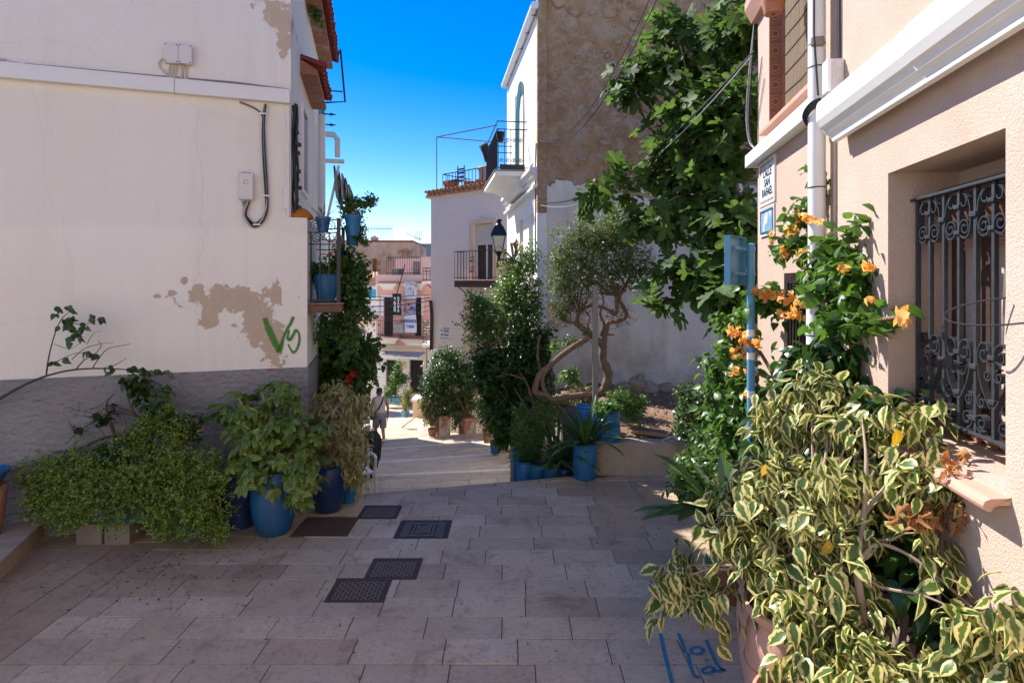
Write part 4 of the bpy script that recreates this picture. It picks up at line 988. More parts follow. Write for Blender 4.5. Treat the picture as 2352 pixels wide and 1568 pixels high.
# street name plaque and painted tile plaque
def plaque(W, a0, a1, z0, z1, off, label, cat, name):
    p = thing(name, label, cat, W.pt((a0+a1)/2, z0, off))
    add('plate', MB().wbox(W, a0, a1, z0, z1, off, off+.012), MT['tile_white'], p, bev=.004)
    e = .012
    for b_ in ((a0,a1,z0-e,z0),(a0,a1,z1,z1+e),(a0-e,a0,z0-e,z1+e),(a1,a1+e,z0-e,z1+e)): add('rim', MB().wbox(W, *b_, off, off+.016), MT['offwhite'], p)
    return p
p = plaque(RW, .12, .62, 3.12, 3.50, 0, 'white tile street sign reading CALLE SAN RAFAEL', 'street sign', 'street_sign')
lettering('CALLE\nSAN\nRAFAEL', RW, .39, 3.305, .013, .102, MT['navytext'], p, 1, 1.0, bold=.0012, line=.85)
def diamonds(W, a0, a1, z, off, n, r, mat, parent):
    for k in range(n):
        a = a0 + (a1-a0)*(k+.5)/n
        add('diamond', MB().face([W.pt(a-r,z,off), W.pt(a,z-r,off), W.pt(a+r,z,off), W.pt(a,z+r,off)]), mat[k % len(mat)], parent)
def shield(W, a, z, off, s, parent):
    add('crest', MB().face([W.pt(a-s*.5,z+s*.7,off), W.pt(a+s*.5,z+s*.7,off), W.pt(a+s*.5,z-s*.1,off), W.pt(a,z-s*.7,off), W.pt(a-s*.5,z-s*.1,off)]), MT['redtext'], parent)
    add('crest_band', MB().face([W.pt(a-s*.3,z+s*.9,off+.0005), W.pt(a+s*.3,z+s*.9,off+.0005), W.pt(a+s*.3,z+s*.3,off+.0005), W.pt(a-s*.3,z+s*.3,off+.0005)]), plain('crest_gold', (.5,.3,.06), .4), parent)
for z in (3.478, 3.142): diamonds(RW, .15, .60, z, .0135, 10, .016, [MT['navytext'], MT['redtext']], p)
shield(RW, .165, 3.42, .0135, .045, p)
p2 = plaque(RW, .15, .60, 2.84, 3.075, 0, 'painted tile picture with blue border below the street sign', 'tile picture', 'tile_picture')
def painted():
    t = NT('painted_tile'); n = t.noise(9, 4, .6); c = t.mix(t.ramp(n, .42, .5), (.62,.66,.68), (.16,.36,.58))
    c = t.mix(t.ramp(t.noise(17, 3, .6), .58, .64), c, (.62,.36,.05)); return t.done(c, .3)
add('picture', MB().wbox(RW, .165, .585, 2.855, 3.06, .0125, .0145), painted(), p2)
add('border', MB().tube([RW.pt(.17,2.86,.015), RW.pt(.58,2.86,.015), RW.pt(.58,3.055,.015), RW.pt(.17,3.055,.015)], .008, 4, closed=True), plain('cobalt_border', (.02,.07,.28), .3), p2)
# loose cables at the corner
lc = thing('corner_cables', 'grey cables bowing out at the corner of the peach house', 'cables', RW.pt(0, 3.8, .05))
for k in range(3): add('cable', MB().tube(smooth([RW.pt(-.02,4.9,.03), RW.pt(-.03,4.4,.05+.015*k), RW.pt(-.03,4.0,.07+.015*k), RW.pt(.02,3.75,.06+.01*k), RW.pt(.14,3.66,.04)], 5), .0055, 6), MT['greycable'] if k else MT['blackcable'], lc, smooth=True)
# ------------------------------------------------------------------ white house with rubble gable
WF = Wall((.49, 11.0), (-.142, .99), (-.99, -.14))
WS = Wall((.49, 11.0), (1, 0), (0, -1))
t = thing('gable_house', 'white house with bare brown rubble gable and iron balcony', 'house', (1.5, 13, 0))
GH = 7.55
holes = []
def hole(u0, u1, v0, v1, dp=.14):
    a0, z1 = WF.px(u0, v0); a1, z0 = WF.px(u1, v1); a2, z1b = WF.px(u1, v0)
    return (min(a0,a1), max(a0,a1), z0, z1, dp)
DOOR = (1.75, 2.95, 4.95, 6.75, .16)
wA = (.55, 1.05, 2.05, 3.78, .16); wB = (1.75, 2.25, 2.05, 3.78, .16)
add('wall', wallmesh(WF, .13, 4.35, -2.6, GH, [DOOR, wA, wB], .15, 0), MT['white_far'], t)
xs_ = np.linspace(0, 6.2, 60); zs_ = np.linspace(-2.2, 8.6, 108)
def fn(x, z): return .5*math.sin(x*3.1+z*1.7)*math.sin(z*2.3-x*.8) + .3*math.sin(x*9.3+2*math.sin(z*4.1)) * math.sin(z*8.7+1.5*math.sin(x*5)) + rnd.uniform(-.25,.25)
mr = MB(); ZSPL = 4.22
for x in xs_:
    for z in zs_:
        e = ZSPL + .05*math.sin(x*5) + .04*math.sin(x*13+1)
        mr.v.append(tuple(WS.pt(x, z, (.035 if z > e else .004)*fn(x, z))))
for i in range(len(xs_)-1):
    for j in range(len(zs_)-1): b_ = i*len(zs_)+j; mr.f.append((b_, b_+len(zs_), b_+len(zs_)+1, b_+1))
def gablemat():
    t = NT('rubble_over_plaster')
    z = t.sep(t.geo.outputs['Position'])[2]
    c = t.mix(t.ramp(t.noise(1.4, 8, .7), .3, .72), (.36,.185,.075), (.58,.355,.175))
    c = t.mix(t.ramp(t.noise(5, 8, .75, dist=1.2), .46, .64), c, (.58,.42,.28))
    c = t.mix(t.ramp(t.noise(.7, 6, .7), .55, .75, 0, .7), c, (.50,.43,.35))
    c = t.mix(t.ramp(t.noise(9, 6, .7), .58, .68, 0, .7), c, (.13,.08,.045))
    pl = t.mix(t.ramp(t.noise(.8, 7, .65), .35, .7), (.82,.765,.67), (.68,.59,.48))
    pl = t.mix(t.ramp(t.noise(1.3, 7, .7, stretch=(2,2,.4)), .5, .75, 0, .5), pl, (.40,.32,.23))
    pl = t.mix(t.math('MULTIPLY', t.ramp(z, .3, 1.5, 1, 0), t.ramp(t.noise(1.6, 6), .35, .65)), pl, (.30,.22,.14))
    k = t.ramp(t.math('ADD', z, t.math('MULTIPLY', t.math('SUBTRACT', t.noise(1.6, 9, .7), .5), .9)), 4.20, 4.23)
    h = t.math('ADD', t.noise(5, 8, .75, dist=1.2), t.math('MULTIPLY', t.noise(22, 6, .7), .5))
    h = t.math('MULTIPLY', h, t.ramp(k, 0, 1, .12, 1))
    return t.done(t.mix(k, pl, c), .95, t.bump(h, .9, .07))
add('gable_wall', mr, gablemat(), t, smooth=True, auto=0)
add('wall_core', MB().prism([WS.pt(.13,-2.4,-.07), WS.pt(6.2,-2.4,-.07), (6.7,17,-2.4), WF.pt(4.35,-2.4,-.03)], (0,0,GH+2.35)), MT['white_side'], t)
qn = MB(); qn.prism([WS.pt(-.02,-2.3,.035), WS.pt(.15,-2.3,.03), WS.pt(.15,-2.3,-.1), WF.pt(.14,-2.3,.02)], (0,0,6.0)); add('plaster_quoin', qn, MT['white_far'], t, bev=.02)
qn = MB(); qn.prism([WS.pt(-.02,3.7,.03), WS.pt(.16,3.7,.045), WS.pt(.16,3.7,-.1), WF.pt(.14,3.7,.015)], (0,0,4.3)); add('quoin', qn, MT['rubble'], t, bev=.03)
for k in range(90):
    x = rnd.uniform(.2, 5.2); z = rnd.uniform(4.45, 8.2); s = rnd.uniform(.06, .17)
    m = MB().lathe([(s*.55,0),(s*.9,.012),(s*.8,.03),(s*.4,.042)], (0,0,0), 7, .2, 1, rnd.uniform(.45,.8))
    mm = WS.mat(x, z, .005) @ Matrix.Rotation(rnd.uniform(-.6,.6), 4, 'Z')
    add('stone', m, MT['stone'], t, m=mm, smooth=True)
# facade details
d_ = add('balcony_door', MB().wbox(WF, DOOR[0]+.01, DOOR[1]-.01, DOOR[2], DOOR[3]-.01, -.158, -.13), MT['greyglass'], t)
for a in (DOOR[0]+.02, (DOOR[0]+DOOR[1])/2-.03, DOOR[1]-.08): add('door_frame', MB().wbox(WF, a, a+.06, DOOR[2], DOOR[3]-.01, -.13, -.10), MT['whitepaint'], d_)
for h in (wA, wB):
    g = add('window', MB().wbox(WF, h[0]+.005, h[1]-.005, h[2]+.005, h[3]-.005, -.155, -.13), MT['panel'], t)
    for a in (h[0]+.01, h[1]-.06): add('window_frame', MB().wbox(WF, a, a+.05, h[2]+.005, h[3]-.005, -.13, -.10), MT['whitepaint'], g)
co = MB()
for o, z0, z1 in ((.06,4.30,4.40),(.12,4.40,4.48),(.17,4.48,4.56),(.10,4.16,4.22)): co.wbox(WF, .0, 4.3, z0, z1, 0, o)
add('cornice', co, MT['white_far'], t, bev=.012)
add('gutter', MB().tube([WF.pt(-.05,GH-.02,.075), WF.pt(4.4,GH-.04,.075)], .075, 12), MT['whitepaint'], t, smooth=True)
for k in range(6): add('gutter_bracket', MB().tube([WF.pt(.2+.8*k,GH-.09,0), WF.pt(.2+.8*k,GH-.10,.08), WF.pt(.2+.8*k,GH+.02,.155)], .012, 5), MT['rustiron'], t)
# balcony
bl = thing('iron_balcony', 'black iron balcony high on the sunlit white house', 'balcony', WF.pt(2.3, 4.6, .3))
B0, B1, BP, BZ = 1.25, 3.45, .62, 4.72
add('slab', MB().wbox(WF, B0-.05, B1+.05, BZ-.13, BZ-.02, 0, BP+.05), MT['white_far'], bl, bev=.02)
add('slab_edge', MB().wbox(WF, B0-.07, B1+.07, BZ-.02, BZ, 0, BP+.07), MT['concrete'], bl, bev=.005)
add('corbel', MB().prism([WF.pt(B0+.05,4.30,.02), WF.pt(B0+.05,4.30,.14), WF.pt(B0+.05,4.44,.2), WF.pt(B0+.05,4.59,.5), WF.pt(B0+.05,4.59,.02)], WF.d*(B1-B0-.1)), MT['white_far'], bl)
m = MB(); T_ = BZ + 1.0
for z in (BZ+.05, T_-.16, T_): m.tube([WF.pt(B0,z,0), WF.pt(B0,z,BP), WF.pt(B1,z,BP), WF.pt(B1,z,0)], .014, 4)
add('rail', m, MT['iron'], bl)
for k in range(5): add('baluster', MB().bar(WF.pt(B0,BZ,.08+.13*k), WF.pt(B0,T_-.16,.08+.13*k), .010), MT['iron'], bl)
for k in range(19): add('baluster', MB().bar(WF.pt(B0+(B1-B0)*k/18,BZ,BP), WF.pt(B0+(B1-B0)*k/18,T_-.16,BP), .010), MT['iron'], bl)
add('kick_plate', MB().wbox(WF, B0-.004, B0+.004, BZ, BZ+.12, .05, BP-.05), MT['iron'], bl)
BE = Wall(WF.pt(B0,0,0)[:2], WF.n[:2], (0,-1))
for k in range(4):
    for s in (1, -1):
        add('scroll', MB().tube(spiral(BE, .145+.13*k+.025*s, BZ+.62, 0, .045, .006, -math.pi/2, -math.pi/2 - s*2.8*math.pi, 14), .006, 4), MT['iron'], bl)
        add('scroll', MB().tube(spiral(BE, .145+.13*k+.025*s, BZ+.2, 0, .045, .006, math.pi/2, math.pi/2 + s*2.8*math.pi, 14), .006, 4), MT['iron'], bl)
cur = thing('teal_curtain', 'pale teal curtain hanging in the white house balcony door', 'curtain', WF.pt(1.8, 4.8, .05))
m = MB(); n_ = 16
for k in range(n_ + 1):
    a = 1.70 + .34*k/n_; o = .05 + .035*math.sin(k*1.5)
    for z in (6.72, 6.1, 5.4, 4.85): m.v.append(tuple(WF.pt(a*1 + (.05 if z < 6 else 0), z, o + (.06 if z < 6.5 else 0))))
for k in range(n_):
    for j in range(3): m.f.append((4*k+j, 4*k+4+j, 4*k+5+j, 4*k+1+j))
add('cloth', m, plain('teal_cloth', (.19,.42,.42), .8, .12, 4), cur, smooth=True)
bp = thing('balcony_pot', 'small black pot hooked on the iron balcony rail', 'flower pot', WF.pt(B0, T_-.5, .45))
add('pot_body', MB().lathe([(.06,0),(.085,.17),(.092,.17),(.092,.19),(.08,.19)], WF.pt(B0-.02, T_-.42, BP-.06), 14), MT['black'], bp, smooth=True)
bd = thing('tied_bundle', 'dark tied-up bundle on the outer corner of the iron balcony', 'bundle', WF.pt(3.0, T_-.3, BP))
add('cloth', MB().tube([WF.pt(2.9,T_-.08,BP+.05), WF.pt(2.95,T_-.14,BP+.12), WF.pt(2.9,T_-.3,BP+.06), WF.pt(2.9,T_-.5,BP+.04)], [.05,.11,.09,.06], 8), plain('dark_cloth', (.03,.035,.04), .9, .3, 20, .5, 30), bd, smooth=True)
# wires from the white house to the right
def wire(name, label, pts, r=.006, mat='blackcable', cat='wire', grp=None):
    o = add(name, MB().tube(pts, r, 5), MT[mat], None, smooth=True, label=label, cat=cat, group=grp); return o
c0 = P(1242, 465, 10.9); c1 = P(1732, 118, 5.6)
wire('thick_cable', 'thick black cable sagging from the white house to the peach corner', sag(c0, c1, .42, 20), .013)
wire('thin_cable', 'thin grey cable sagging just under the thick black one', sag(c0 - Vector((0,0,.05)), P(1727, 128, 5.6), .48, 20), .006, 'greycable')
d0 = P(1238, 322, 10.9)
wire('overhead_wire', 'left wire of the pair rising steeply across the rubble gable', sag(d0, P(1500, -20, 6.2), .5, 16), .007)
wire('overhead_wire', 'right wire of the pair rising steeply across the rubble gable', sag(d0 + Vector((.03,0,-.02)), P(1512, -10, 6.2), .55, 16), .007)
wire('edge_cable', 'black cable running down the front corner of the white house', [WF.pt(.02,5.0,.04), WF.pt(.03,4.6,.05), WF.pt(.01,4.0,.05), WF.pt(.03,2.6,.05)], .012, cat='cable')
# wall lantern on bracket
ln = thing('wall_lantern', 'black lantern with frosted glass on a scrolled bracket of the white house', 'lamp', P(1225, 605, 10.6))
LY = 10.6; lc_ = P(1146, 575, LY); 
def lantern(c, k, parent, mat='iron'):
    """c: centre of the base of the glass"""
    c = Vector(c)
    add('glass', MB().lathe([(.085*k,0),(.155*k,.27*k)], c, 4, rot=math.pi/4), MT['glasswhite'], parent)
    add('base', MB().lathe([(.015*k,-.14*k),(.03*k,-.13*k),(.03*k,-.1*k),(.05*k,-.05*k),(.10*k,-.012*k),(.10*k,-.001*k)], c, 8), MT[mat], parent, smooth=True)
    add('roof', MB().lathe([(.20*k,.275*k),(.205*k,.29*k),(.115*k,.44*k),(.07*k,.455*k)], c, 4, rot=math.pi/4), MT[mat], parent)
    add('finial', MB().lathe([(.065*k,.455*k),(.07*k,.47*k),(.045*k,.49*k),(.04*k,.53*k),(.06*k,.545*k),(.05*k,.57*k),(.01*k,.58*k)], c, 12), MT[mat], parent, smooth=True)
    for a in range(4):
        an = math.pi/4 + a*math.pi/2
        add('glazing_bar', MB().bar(c + Vector((math.cos(an)*.088*k, math.sin(an)*.088*k, 0)), c + Vector((math.cos(an)*.158*k, math.sin(an)*.158*k, .275*k)), .011*k), MT[mat], parent)
lantern(P(1146, 577, LY), 1.0, ln)
sc0 = P(1146, 604, LY)
add('stem', MB().lathe([(.045,-.09),(.05,-.08),(.05,.0),(.035,.03),(.03,.10)], sc0, 10), MT['iron'], ln, smooth=True)
LB = Wall((sc0.x, LY), (1, .02), (0,-1)); LL = (1224-1146)/F*LY
add('bracket_bar', MB().tube([LB.pt(.0,sc0.z-.01,0), LB.pt(LL,sc0.z-.02,0)], .014, 6), MT['iron'], ln)
add('bracket_plate', MB().wbox(LB, LL-.01, LL+.03, sc0.z-.22, sc0.z+.03, -.02, .02), MT['iron'], ln)
add('bracket_curve', MB().tube(smooth([LB.pt(.08,sc0.z-.03,0), LB.pt(.2,sc0.z-.07,0), LB.pt(.36,sc0.z-.19,0), LB.pt(LL-.12,sc0.z-.23,0), LB.pt(LL,sc0.z-.17,0)], 5), .011, 5), MT['iron'], ln)
for (a, z, r, s) in ((.2,-.055,.035,1),(.3,-.075,.05,-1),(.42,-.1,.06,1),(.53,-.075,.045,-1),(.5,-.17,.04,1),(LL-.05,-.1,.05,-1)):
    add('scroll', MB().tube(spiral(LB, a, sc0.z+z, 0, r, .006, 0, s*3.2*math.pi, 18), .008, 4), MT['iron'], ln)
# ------------------------------------------------------------------ beige house down the street
BG = Wall((-2.97, 21.7), (2.67, -2.3), (-.65, -.75))
t = thing('beige_house', 'tall beige house with cream window trim and tiled roof terrace', 'house', (-1.5, 21, -2.8))
BL = 3.9
a_, ze = BG.px(1000, 462); ZE = 5.55
def bg(u, v): return BG.px(u, v)
w0 = bg(1086, 645); w1 = bg(1131, 511)
WA = (w0[0], w1[0]+.05, w0[1]-.05, w1[1], .22)
WL = (bg(1072, 740)[0], bg(1140, 740)[0], -1.3, bg(1080, 700)[1], .2)
add('wall', wallmesh(BG, 0, BL, -3.4, ZE, [WA, WL], .2, 0), MT['beige'], t)
sd = MB(); sd.face([BG.pt(0,-3.4), BG.pt(0,ZE), BG.pt(-.35,ZE,-4.5), BG.pt(-.35,-3.4,-4.5)]); add('side_wall', sd, MT['cream'], t)
add('roof_deck', MB().face([BG.pt(0,ZE), BG.pt(BL,ZE), BG.pt(BL,ZE,-4.5), BG.pt(-.35,ZE,-4.5)]), MT['terra'], t)
add('base_course', MB().wbox(BG, -.01, BL, -3.4, bg(1020, 806)[1], 0, .035), MT['offwhite'], t)
tm = MB(); mw = .14
for a0, a1, z0, z1 in ((WA[0]-mw, WA[0], WA[2], WA[3]+mw), (WA[1], WA[1]+mw, WA[2], WA[3]+mw), (WA[0], WA[1], WA[3], WA[3]+mw)): tm.wbox(BG, a0, a1, z0, z1, -.0, .05)
tm.prism([BG.pt((WA[0]+WA[1])/2-.06,WA[3],.052), BG.pt((WA[0]+WA[1])/2+.06,WA[3],.052), BG.pt((WA[0]+WA[1])/2+.09,WA[3]+.22,.052), BG.pt((WA[0]+WA[1])/2-.09,WA[3]+.22,.052)], BG.n*.03)
for a0, a1 in ((WL[0]-mw, WL[0]), (WL[1], WL[1]+mw)): tm.wbox(BG, a0, a1, WL[2], WL[3]+mw, 0, .045)
tm.wbox(BG, WL[0], WL[1], WL[3], WL[3]+mw, 0, .045)
add('window_surround', tm, MT['cream'], t, bev=.008)
wi = add('window', MB().wbox(BG, WA[0]+.005, WA[1]-.005, WA[2], WA[3]-.005, -.215, -.19), MT['darkglass'], t)
zsh = bg(1090, 562)[1]
for k in range(14):
    z = WA[3] - .01 - (WA[3]-zsh)*(k+1)/14; add('shutter_slat', MB().wbox(BG, WA[0]+.01, WA[1]-.01, z, z+(WA[3]-zsh)/14-.008, -.15, -.135+.004*(k%2)), MT['shutter'], wi)
for a in (WA[0]+.01, WA[1]-.07, (WA[0]+WA[1])/2): add('window_frame', MB().wbox(BG, a, a+.05, WA[2], zsh, -.19, -.16), MT['whitepaint'], wi)
for k in range(5): add('curtain_fold', MB().tube([BG.pt(WA[0]+.12+.09*k,WA[2]+.03,-.188), BG.pt(WA[0]+.12+.09*k,zsh,-.188)], .025, 6), plain('brown_curtain', (.06,.04,.035), .9) if k == 0 else bpy.data.materials['brown_curtain'], wi)
wl_ = add('window', MB().wbox(BG, WL[0]+.005, WL[1]-.005, WL[2], WL[3]-.005, -.195, -.17), MT['panel'], t)
# its balcony
bb = thing('window_balcony', 'shallow iron balcony with scrolls under the beige house window', 'balcony', BG.pt(1.5, 0, .2))
q0 = BG.px(1043, 650, .5); q1 = BG.px(1150, 650, .5); bz = BG.px(1060, 643, .5)[1]
B0, B1 = q0[0], min(q1[0], BL-.1)
add('slab', MB().wbox(BG, B0, B1, bz-.24, bz-.03, 0, .5), MT['rustiron'], bb, bev=.015); add('slab_edge', MB().wbox(BG, B0-.04, B1+.04, bz-.03, bz+.01, 0, .55), MT['terra_pale'], bb, bev=.008)
T_ = BG.px(1045, 578, .5)[1]; m = MB()
for z in (bz+.08, T_): m.tube([BG.pt(B0+.02,z,0), BG.pt(B0+.02,z,.5), BG.pt(B1-.02,z,.5), BG.pt(B1-.02,z,0)], .016, 4)
add('rail', m, MT['iron'], bb)
for k in range(15): add('baluster', MB().bar(BG.pt(B0+.02+(B1-B0-.04)*k/14,bz,.5), BG.pt(B0+.02+(B1-B0-.04)*k/14,T_,.5), .010), MT['iron'], bb)
for k in range(3): add('baluster', MB().bar(BG.pt(B0+.02,bz,.05+.14*k), BG.pt(B0+.02,T_,.05+.14*k), .010), MT['iron'], bb)
cxs = B0 + (B1-B0)*.42
for s in (1, -1):
    for z, d in ((bz+.28,1),(bz+.42,-1),(bz+.62,1),(bz+.76,-1)): add('scroll', MB().tube(spiral(BG, cxs+.055*s, z, .505, .055, .008, 0 if s > 0 else math.pi, d*s*2.8*math.pi, 16), .009, 4), MT['iron'], bb)
for a in (B0+.12, B1-.2): add('support', MB().tube(smooth([BG.pt(a,bz-.24,.42), BG.pt(a,bz-.3,.3), BG.pt(a,bz-.42,.12), BG.pt(a,bz-.55,.0)], 4), .018, 5), MT['rustiron'], bb)
# tiled eave, roof terrace
ev = add('eave', MB().wbox(BG, -.1, BL, ZE, ZE+.10, -.3, .10), MT['ocretile'], t)
small_tile = halftile(.4, .085, .02, 5); small_tile.materials.append(MT['ocretile'])
tilerow(BG, -.15, BL, ZE+.10, .22, ev, .12, .21, me=small_tile)
for k in range(16): add('eave_brick', MB().wbox(BG, -.05+.25*k, .10+.25*k, ZE+.0, ZE+.07, .10, .18), MT['ocretile'], ev)
add('gutter', MB().tube([BG.pt(-.45,ZE-.02,-1.2), BG.pt(-.12,ZE,.1)], .06, 8), MT['trunking'], t)
rr = add('tiled_roof', MB().prism([BG.pt(1.7,ZE+.1,-1.0), BG.pt(BL+1,ZE+.1,-.9), BG.pt(BL+1,ZE+1.0,-3.0), BG.pt(2.4,ZE+1.0,-3.0)], (0,0,.05)), MT['ocretile'], t)
for k in range(12):
    p0, p1 = BG.pt(1.75+.24*k,ZE+.17,-1.0), BG.pt(2.3+.21*k,ZE+1.06,-3.0); add('roof_ridge_tile', MB().tube([p0, p1], .06, 6), MT['ocretile'], rr)
ch = thing('chimney', 'round grey chimney with terracotta cap on the tiled roof', 'chimney', P(1111, 410, 22.5))
c = P(1110, 415, 22.5); add('shaft', MB().lathe([(.17,-.6),(.17,.42)], c, 14), MT['concrete'], ch, smooth=True); add('cap', MB().lathe([(.23,.42),(.24,.46),(.18,.52),(.05,.54)], c, 14), MT['terra_pale'], ch, smooth=True)
tr_ = thing('terrace_railing', 'black bar railing round the roof terrace of the beige house', 'railing', BG.pt(1.5, ZE+.1, 0))
RT = [BG.px(1017, 398, -.15), BG.px(1142, 382, -.15)]
ra0, ra1, rzt = RT[0][0], RT[1][0], (RT[0][1]+RT[1][1])/2
m = MB()
for z in (rzt, ZE+.18): m.tube([BG.pt(ra0,z,-1.6), BG.pt(ra0,z,-.15), BG.pt(ra1,z,-.15)], .02, 4)
add('rail', m, MT['iron'], tr_)
for k in range(17): add('baluster', MB().bar(BG.pt(ra0+(ra1-ra0)*k/16,ZE+.1,-.15), BG.pt(ra0+(ra1-ra0)*k/16,rzt,-.15), .014), MT['iron'], tr_)
for k in range(1, 6): add('baluster', MB().bar(BG.pt(ra0,ZE+.1,-.15-.24*k), BG.pt(ra0,rzt,-.15-.24*k), .014), MT['iron'], tr_)
pg = thing('pergola_frame', 'thin grey metal pergola frame above the roof terrace', 'pergola', BG.pt(.2, ZE, -.2))
k0 = BG.px(1003, 315, -.2); 
add('post', MB().bar(BG.pt(k0[0],ZE,-.2), BG.pt(*k0,-.2), .022), MT['steel'], pg)
e1 = BG.px(1142, 288, -.2); add('beam', MB().bar(BG.pt(*k0,-.2), BG.pt(*e1,-.2), .022), MT['steel'], pg)
add('beam', MB().bar(BG.pt(*k0,-.2), BG.pt(k0[0]+1.9,k0[1]-.05,-3.2), .022), MT['steel'], pg)
chx = thing('ladderback_chair', 'dark ladderback chair on the roof terrace', 'chair', BG.pt(1.1, ZE+.1, -.6))
ca = BG.px(1058, 430, -.6)[0]
for da in (-.17, .17):
    add('post', MB().bar(BG.pt(ca+da,ZE+.1,-.6), BG.pt(ca+da,ZE+1.12,-.62), .025), MT['darkwood'], chx); add('leg', MB().bar(BG.pt(ca+da,ZE+.1,-.25), BG.pt(ca+da,ZE+.55,-.25), .025), MT['darkwood'], chx)
for z in (.68, .82, .96): add('slat', MB().wbox(BG, ca-.17, ca+.17, ZE+z, ZE+z+.06, -.63, -.60), MT['darkwood'], chx)
add('seat', MB().wbox(BG, ca-.2, ca+.2, ZE+.52, ZE+.56, -.62, -.22), MT['darkwood'], chx)
for (u, s, lab) in ((1035,1.35,'largest terracotta planter behind the terrace railing'),(1078,1,'terracotta bowl at the middle of the terrace railing'),(1104,1,'terracotta bowl second from the right on the terrace'),(1125,1,'rightmost terracotta bowl on the terrace')):
    a = BG.px(u, 440, -.4)[0]; o = thing('terrace_pot', lab, 'flower pot', BG.pt(a, ZE+.1, -.42), 'terracotta pots on the roof terrace')
    add('pot_body', MB().lathe([(.13*s,0),(.2*s,.2*s*1.2),(.22*s,.22*s*1.2),(.22*s,.27*s*1.2),(.18*s,.27*s*1.2)], BG.pt(a, ZE+.105, -.42), 16), MT['terra'], o, smooth=True)
# street sign on the beige wall
s0 = bg(1010, 778); s1 = bg(1035, 752)
p = plaque(BG, s0[0], s1[0], s0[1], s1[1], .002, 'white tile street sign reading CARRER SAN RAFAEL', 'street sign', 'street_sign')
sw_ = s1[0]-s0[0]; sh_ = s1[1]-s0[1]
lettering('CARRER', BG, s0[0]+sw_*.60, s0[1]+sh_*.68, .0155, sh_*.28, MT['navytext'], p, 1, .75, bold=.002)
lettering('SAN RAFAEL', BG, s0[0]+sw_*.5, s0[1]+sh_*.36, .0155, sh_*.27, MT['navytext'], p, 1, .66, bold=.002)
for z in (.9, .1): diamonds(BG, s0[0]+sw_*(.3 if z > .5 else .05), s1[0]-.02, s0[1]+sh_*z, .0155, 12, sh_*.05, [MT['navytext']], p)
shield(BG, s0[0]+sw_*.17, s0[1]+sh_*.7, .0155, sh_*.17, p)
mt = thing('meter_box', 'small white meter box on the beige house above the clipped bush', 'meter box', bg(1055, 815)[0] * BG.d + BG.O)
mp_ = bg(1050, 822); mp2 = bg(1060, 805)
add('box_body', MB().wbox(BG, mp_[0], mp2[0], mp_[1], mp2[1], .03, .10), MT['whitepaint'], mt, bev=.01); add('dial', MB().wbox(BG, mp_[0]+.04, mp2[0]-.04, mp_[1]+.06, mp_[1]+.16, .10, .105), MT['darkglass'], mt)
# cables on its corner and across the street
kc = thing('corner_cable_bundle', 'black cable bundle running down the corner of the beige house', 'cables', BG.pt(.05, 0, .05))
for k in range(4):
    add('cable', MB().tube(smooth([BG.pt(-.02+.03*k, bg(998, 690)[1], .05), BG.pt(.05+.03*k+rnd.uniform(-.02,.02), bg(998,720)[1], .06), BG.pt(.03+.03*k, bg(998,760)[1], .05), BG.pt(.02+.03*k, bg(998,805)[1], .05)], 4), .028, 6), MT['blackcable'], kc, smooth=True)
for i, (va, vb, uu) in enumerate(((680, 676, 800), (684, 684, 780), (702, 690, 790), (714, 702, 800), (726, 712, 810))):
    a = P(uu, va, 18 + i*.3); b = BG.pt(.02, bg(996, vb)[1], .06)
    wire('street_wire', ['uppermost wire strung across to the beige house', 'second wire from the top strung to the beige house', 'middle wire strung across to the beige house', 'fourth wire from the top strung to the beige house', 'lowest wire strung across to the beige house'][i], sag(a, b, .06 + .02*i, 10), .016 if i in (1, 2) else .010, grp='wires across the street')
# two small balconies seen end-on at its left corner
for (v0, v1, lab) in ((616, 646, 'tiny upper iron balcony at the left corner of the beige house'), (752, 789, 'tiny lower iron balcony at the left corner of the beige house')):
    zt, zb = P(985, v0, 23).z, P(985, v1, 23).z; x0, x1 = P(974, 650, 23).x, P(996, 650, 23).x + .3
    o = thing('side_balcony', lab, 'balcony', (x0, 23, zb), 'small balconies at the beige corner')
    add('slab', MB().box(x0-.04, x1, 22.7, 24.2, zb-.1, zb), MT['white_far'], o); m = MB()
    for z in (zt, zb+.06, zt-.12): m.tube([(x1,22.75,z),(x0,22.75,z),(x0,24.1,z)], .02, 4)
    add('rail', m, MT['iron'], o)
    for k in range(5): add('baluster', MB().bar((x0+(x1-x0)*k/5,22.75,zb), (x0+(x1-x0)*k/5,22.75,zt), .014), MT['iron'], o)
    add('support', MB().bar((x0+.15,22.8,zb-.1), (x1,22.8,zb-.6), .025), MT['iron'], o)
# ------------------------------------------------------------------ pink house at the end of the street
PK = Wall((-7.68, 33.6), (.966, -.26), (-.26, -.966))
t = thing('pink_house', 'pink house with two balconies and hanging banners at the end of the street', 'house', PK.pt(1.6, -4.3, -1))
def pk(u, v, o=0.0): return PK.px(u, v, o)
A0, A1 = pk(864, 700)[0], pk(990, 700)[0]
def rect(u0, v0, u1, v1, dp=.15):
    a0, z1 = pk(u0, v0); a1, z0 = pk(u1, v1); return (a0, a1, z0, z1, dp)
D1 = rect(881.5, 683, 903, 772); D2 = rect(952, 683, 968, 772); E1_ = rect(886, 826, 911, 906, .2); E2_ = rect(940, 826, 971, 906, .2)
zpar = pk(900, 632)[1]; zmid = pk(900, 797)[1]
add('wall', wallmesh(PK, A0, A1+.4, zmid, zpar, [D1, D2], .15, 0), MT['pink'], t)
add('ground_floor', wallmesh(PK, A0+.05, A1+.4, -4.8, zmid-.001, [E1_, E2_], .2, 0, off=-.01), MT['offwhite'], t)
add('house_core', MB().wbox(PK, A0, A1+.4, -4.8, zpar, -6, -.25), MT['pinkpale'], t)
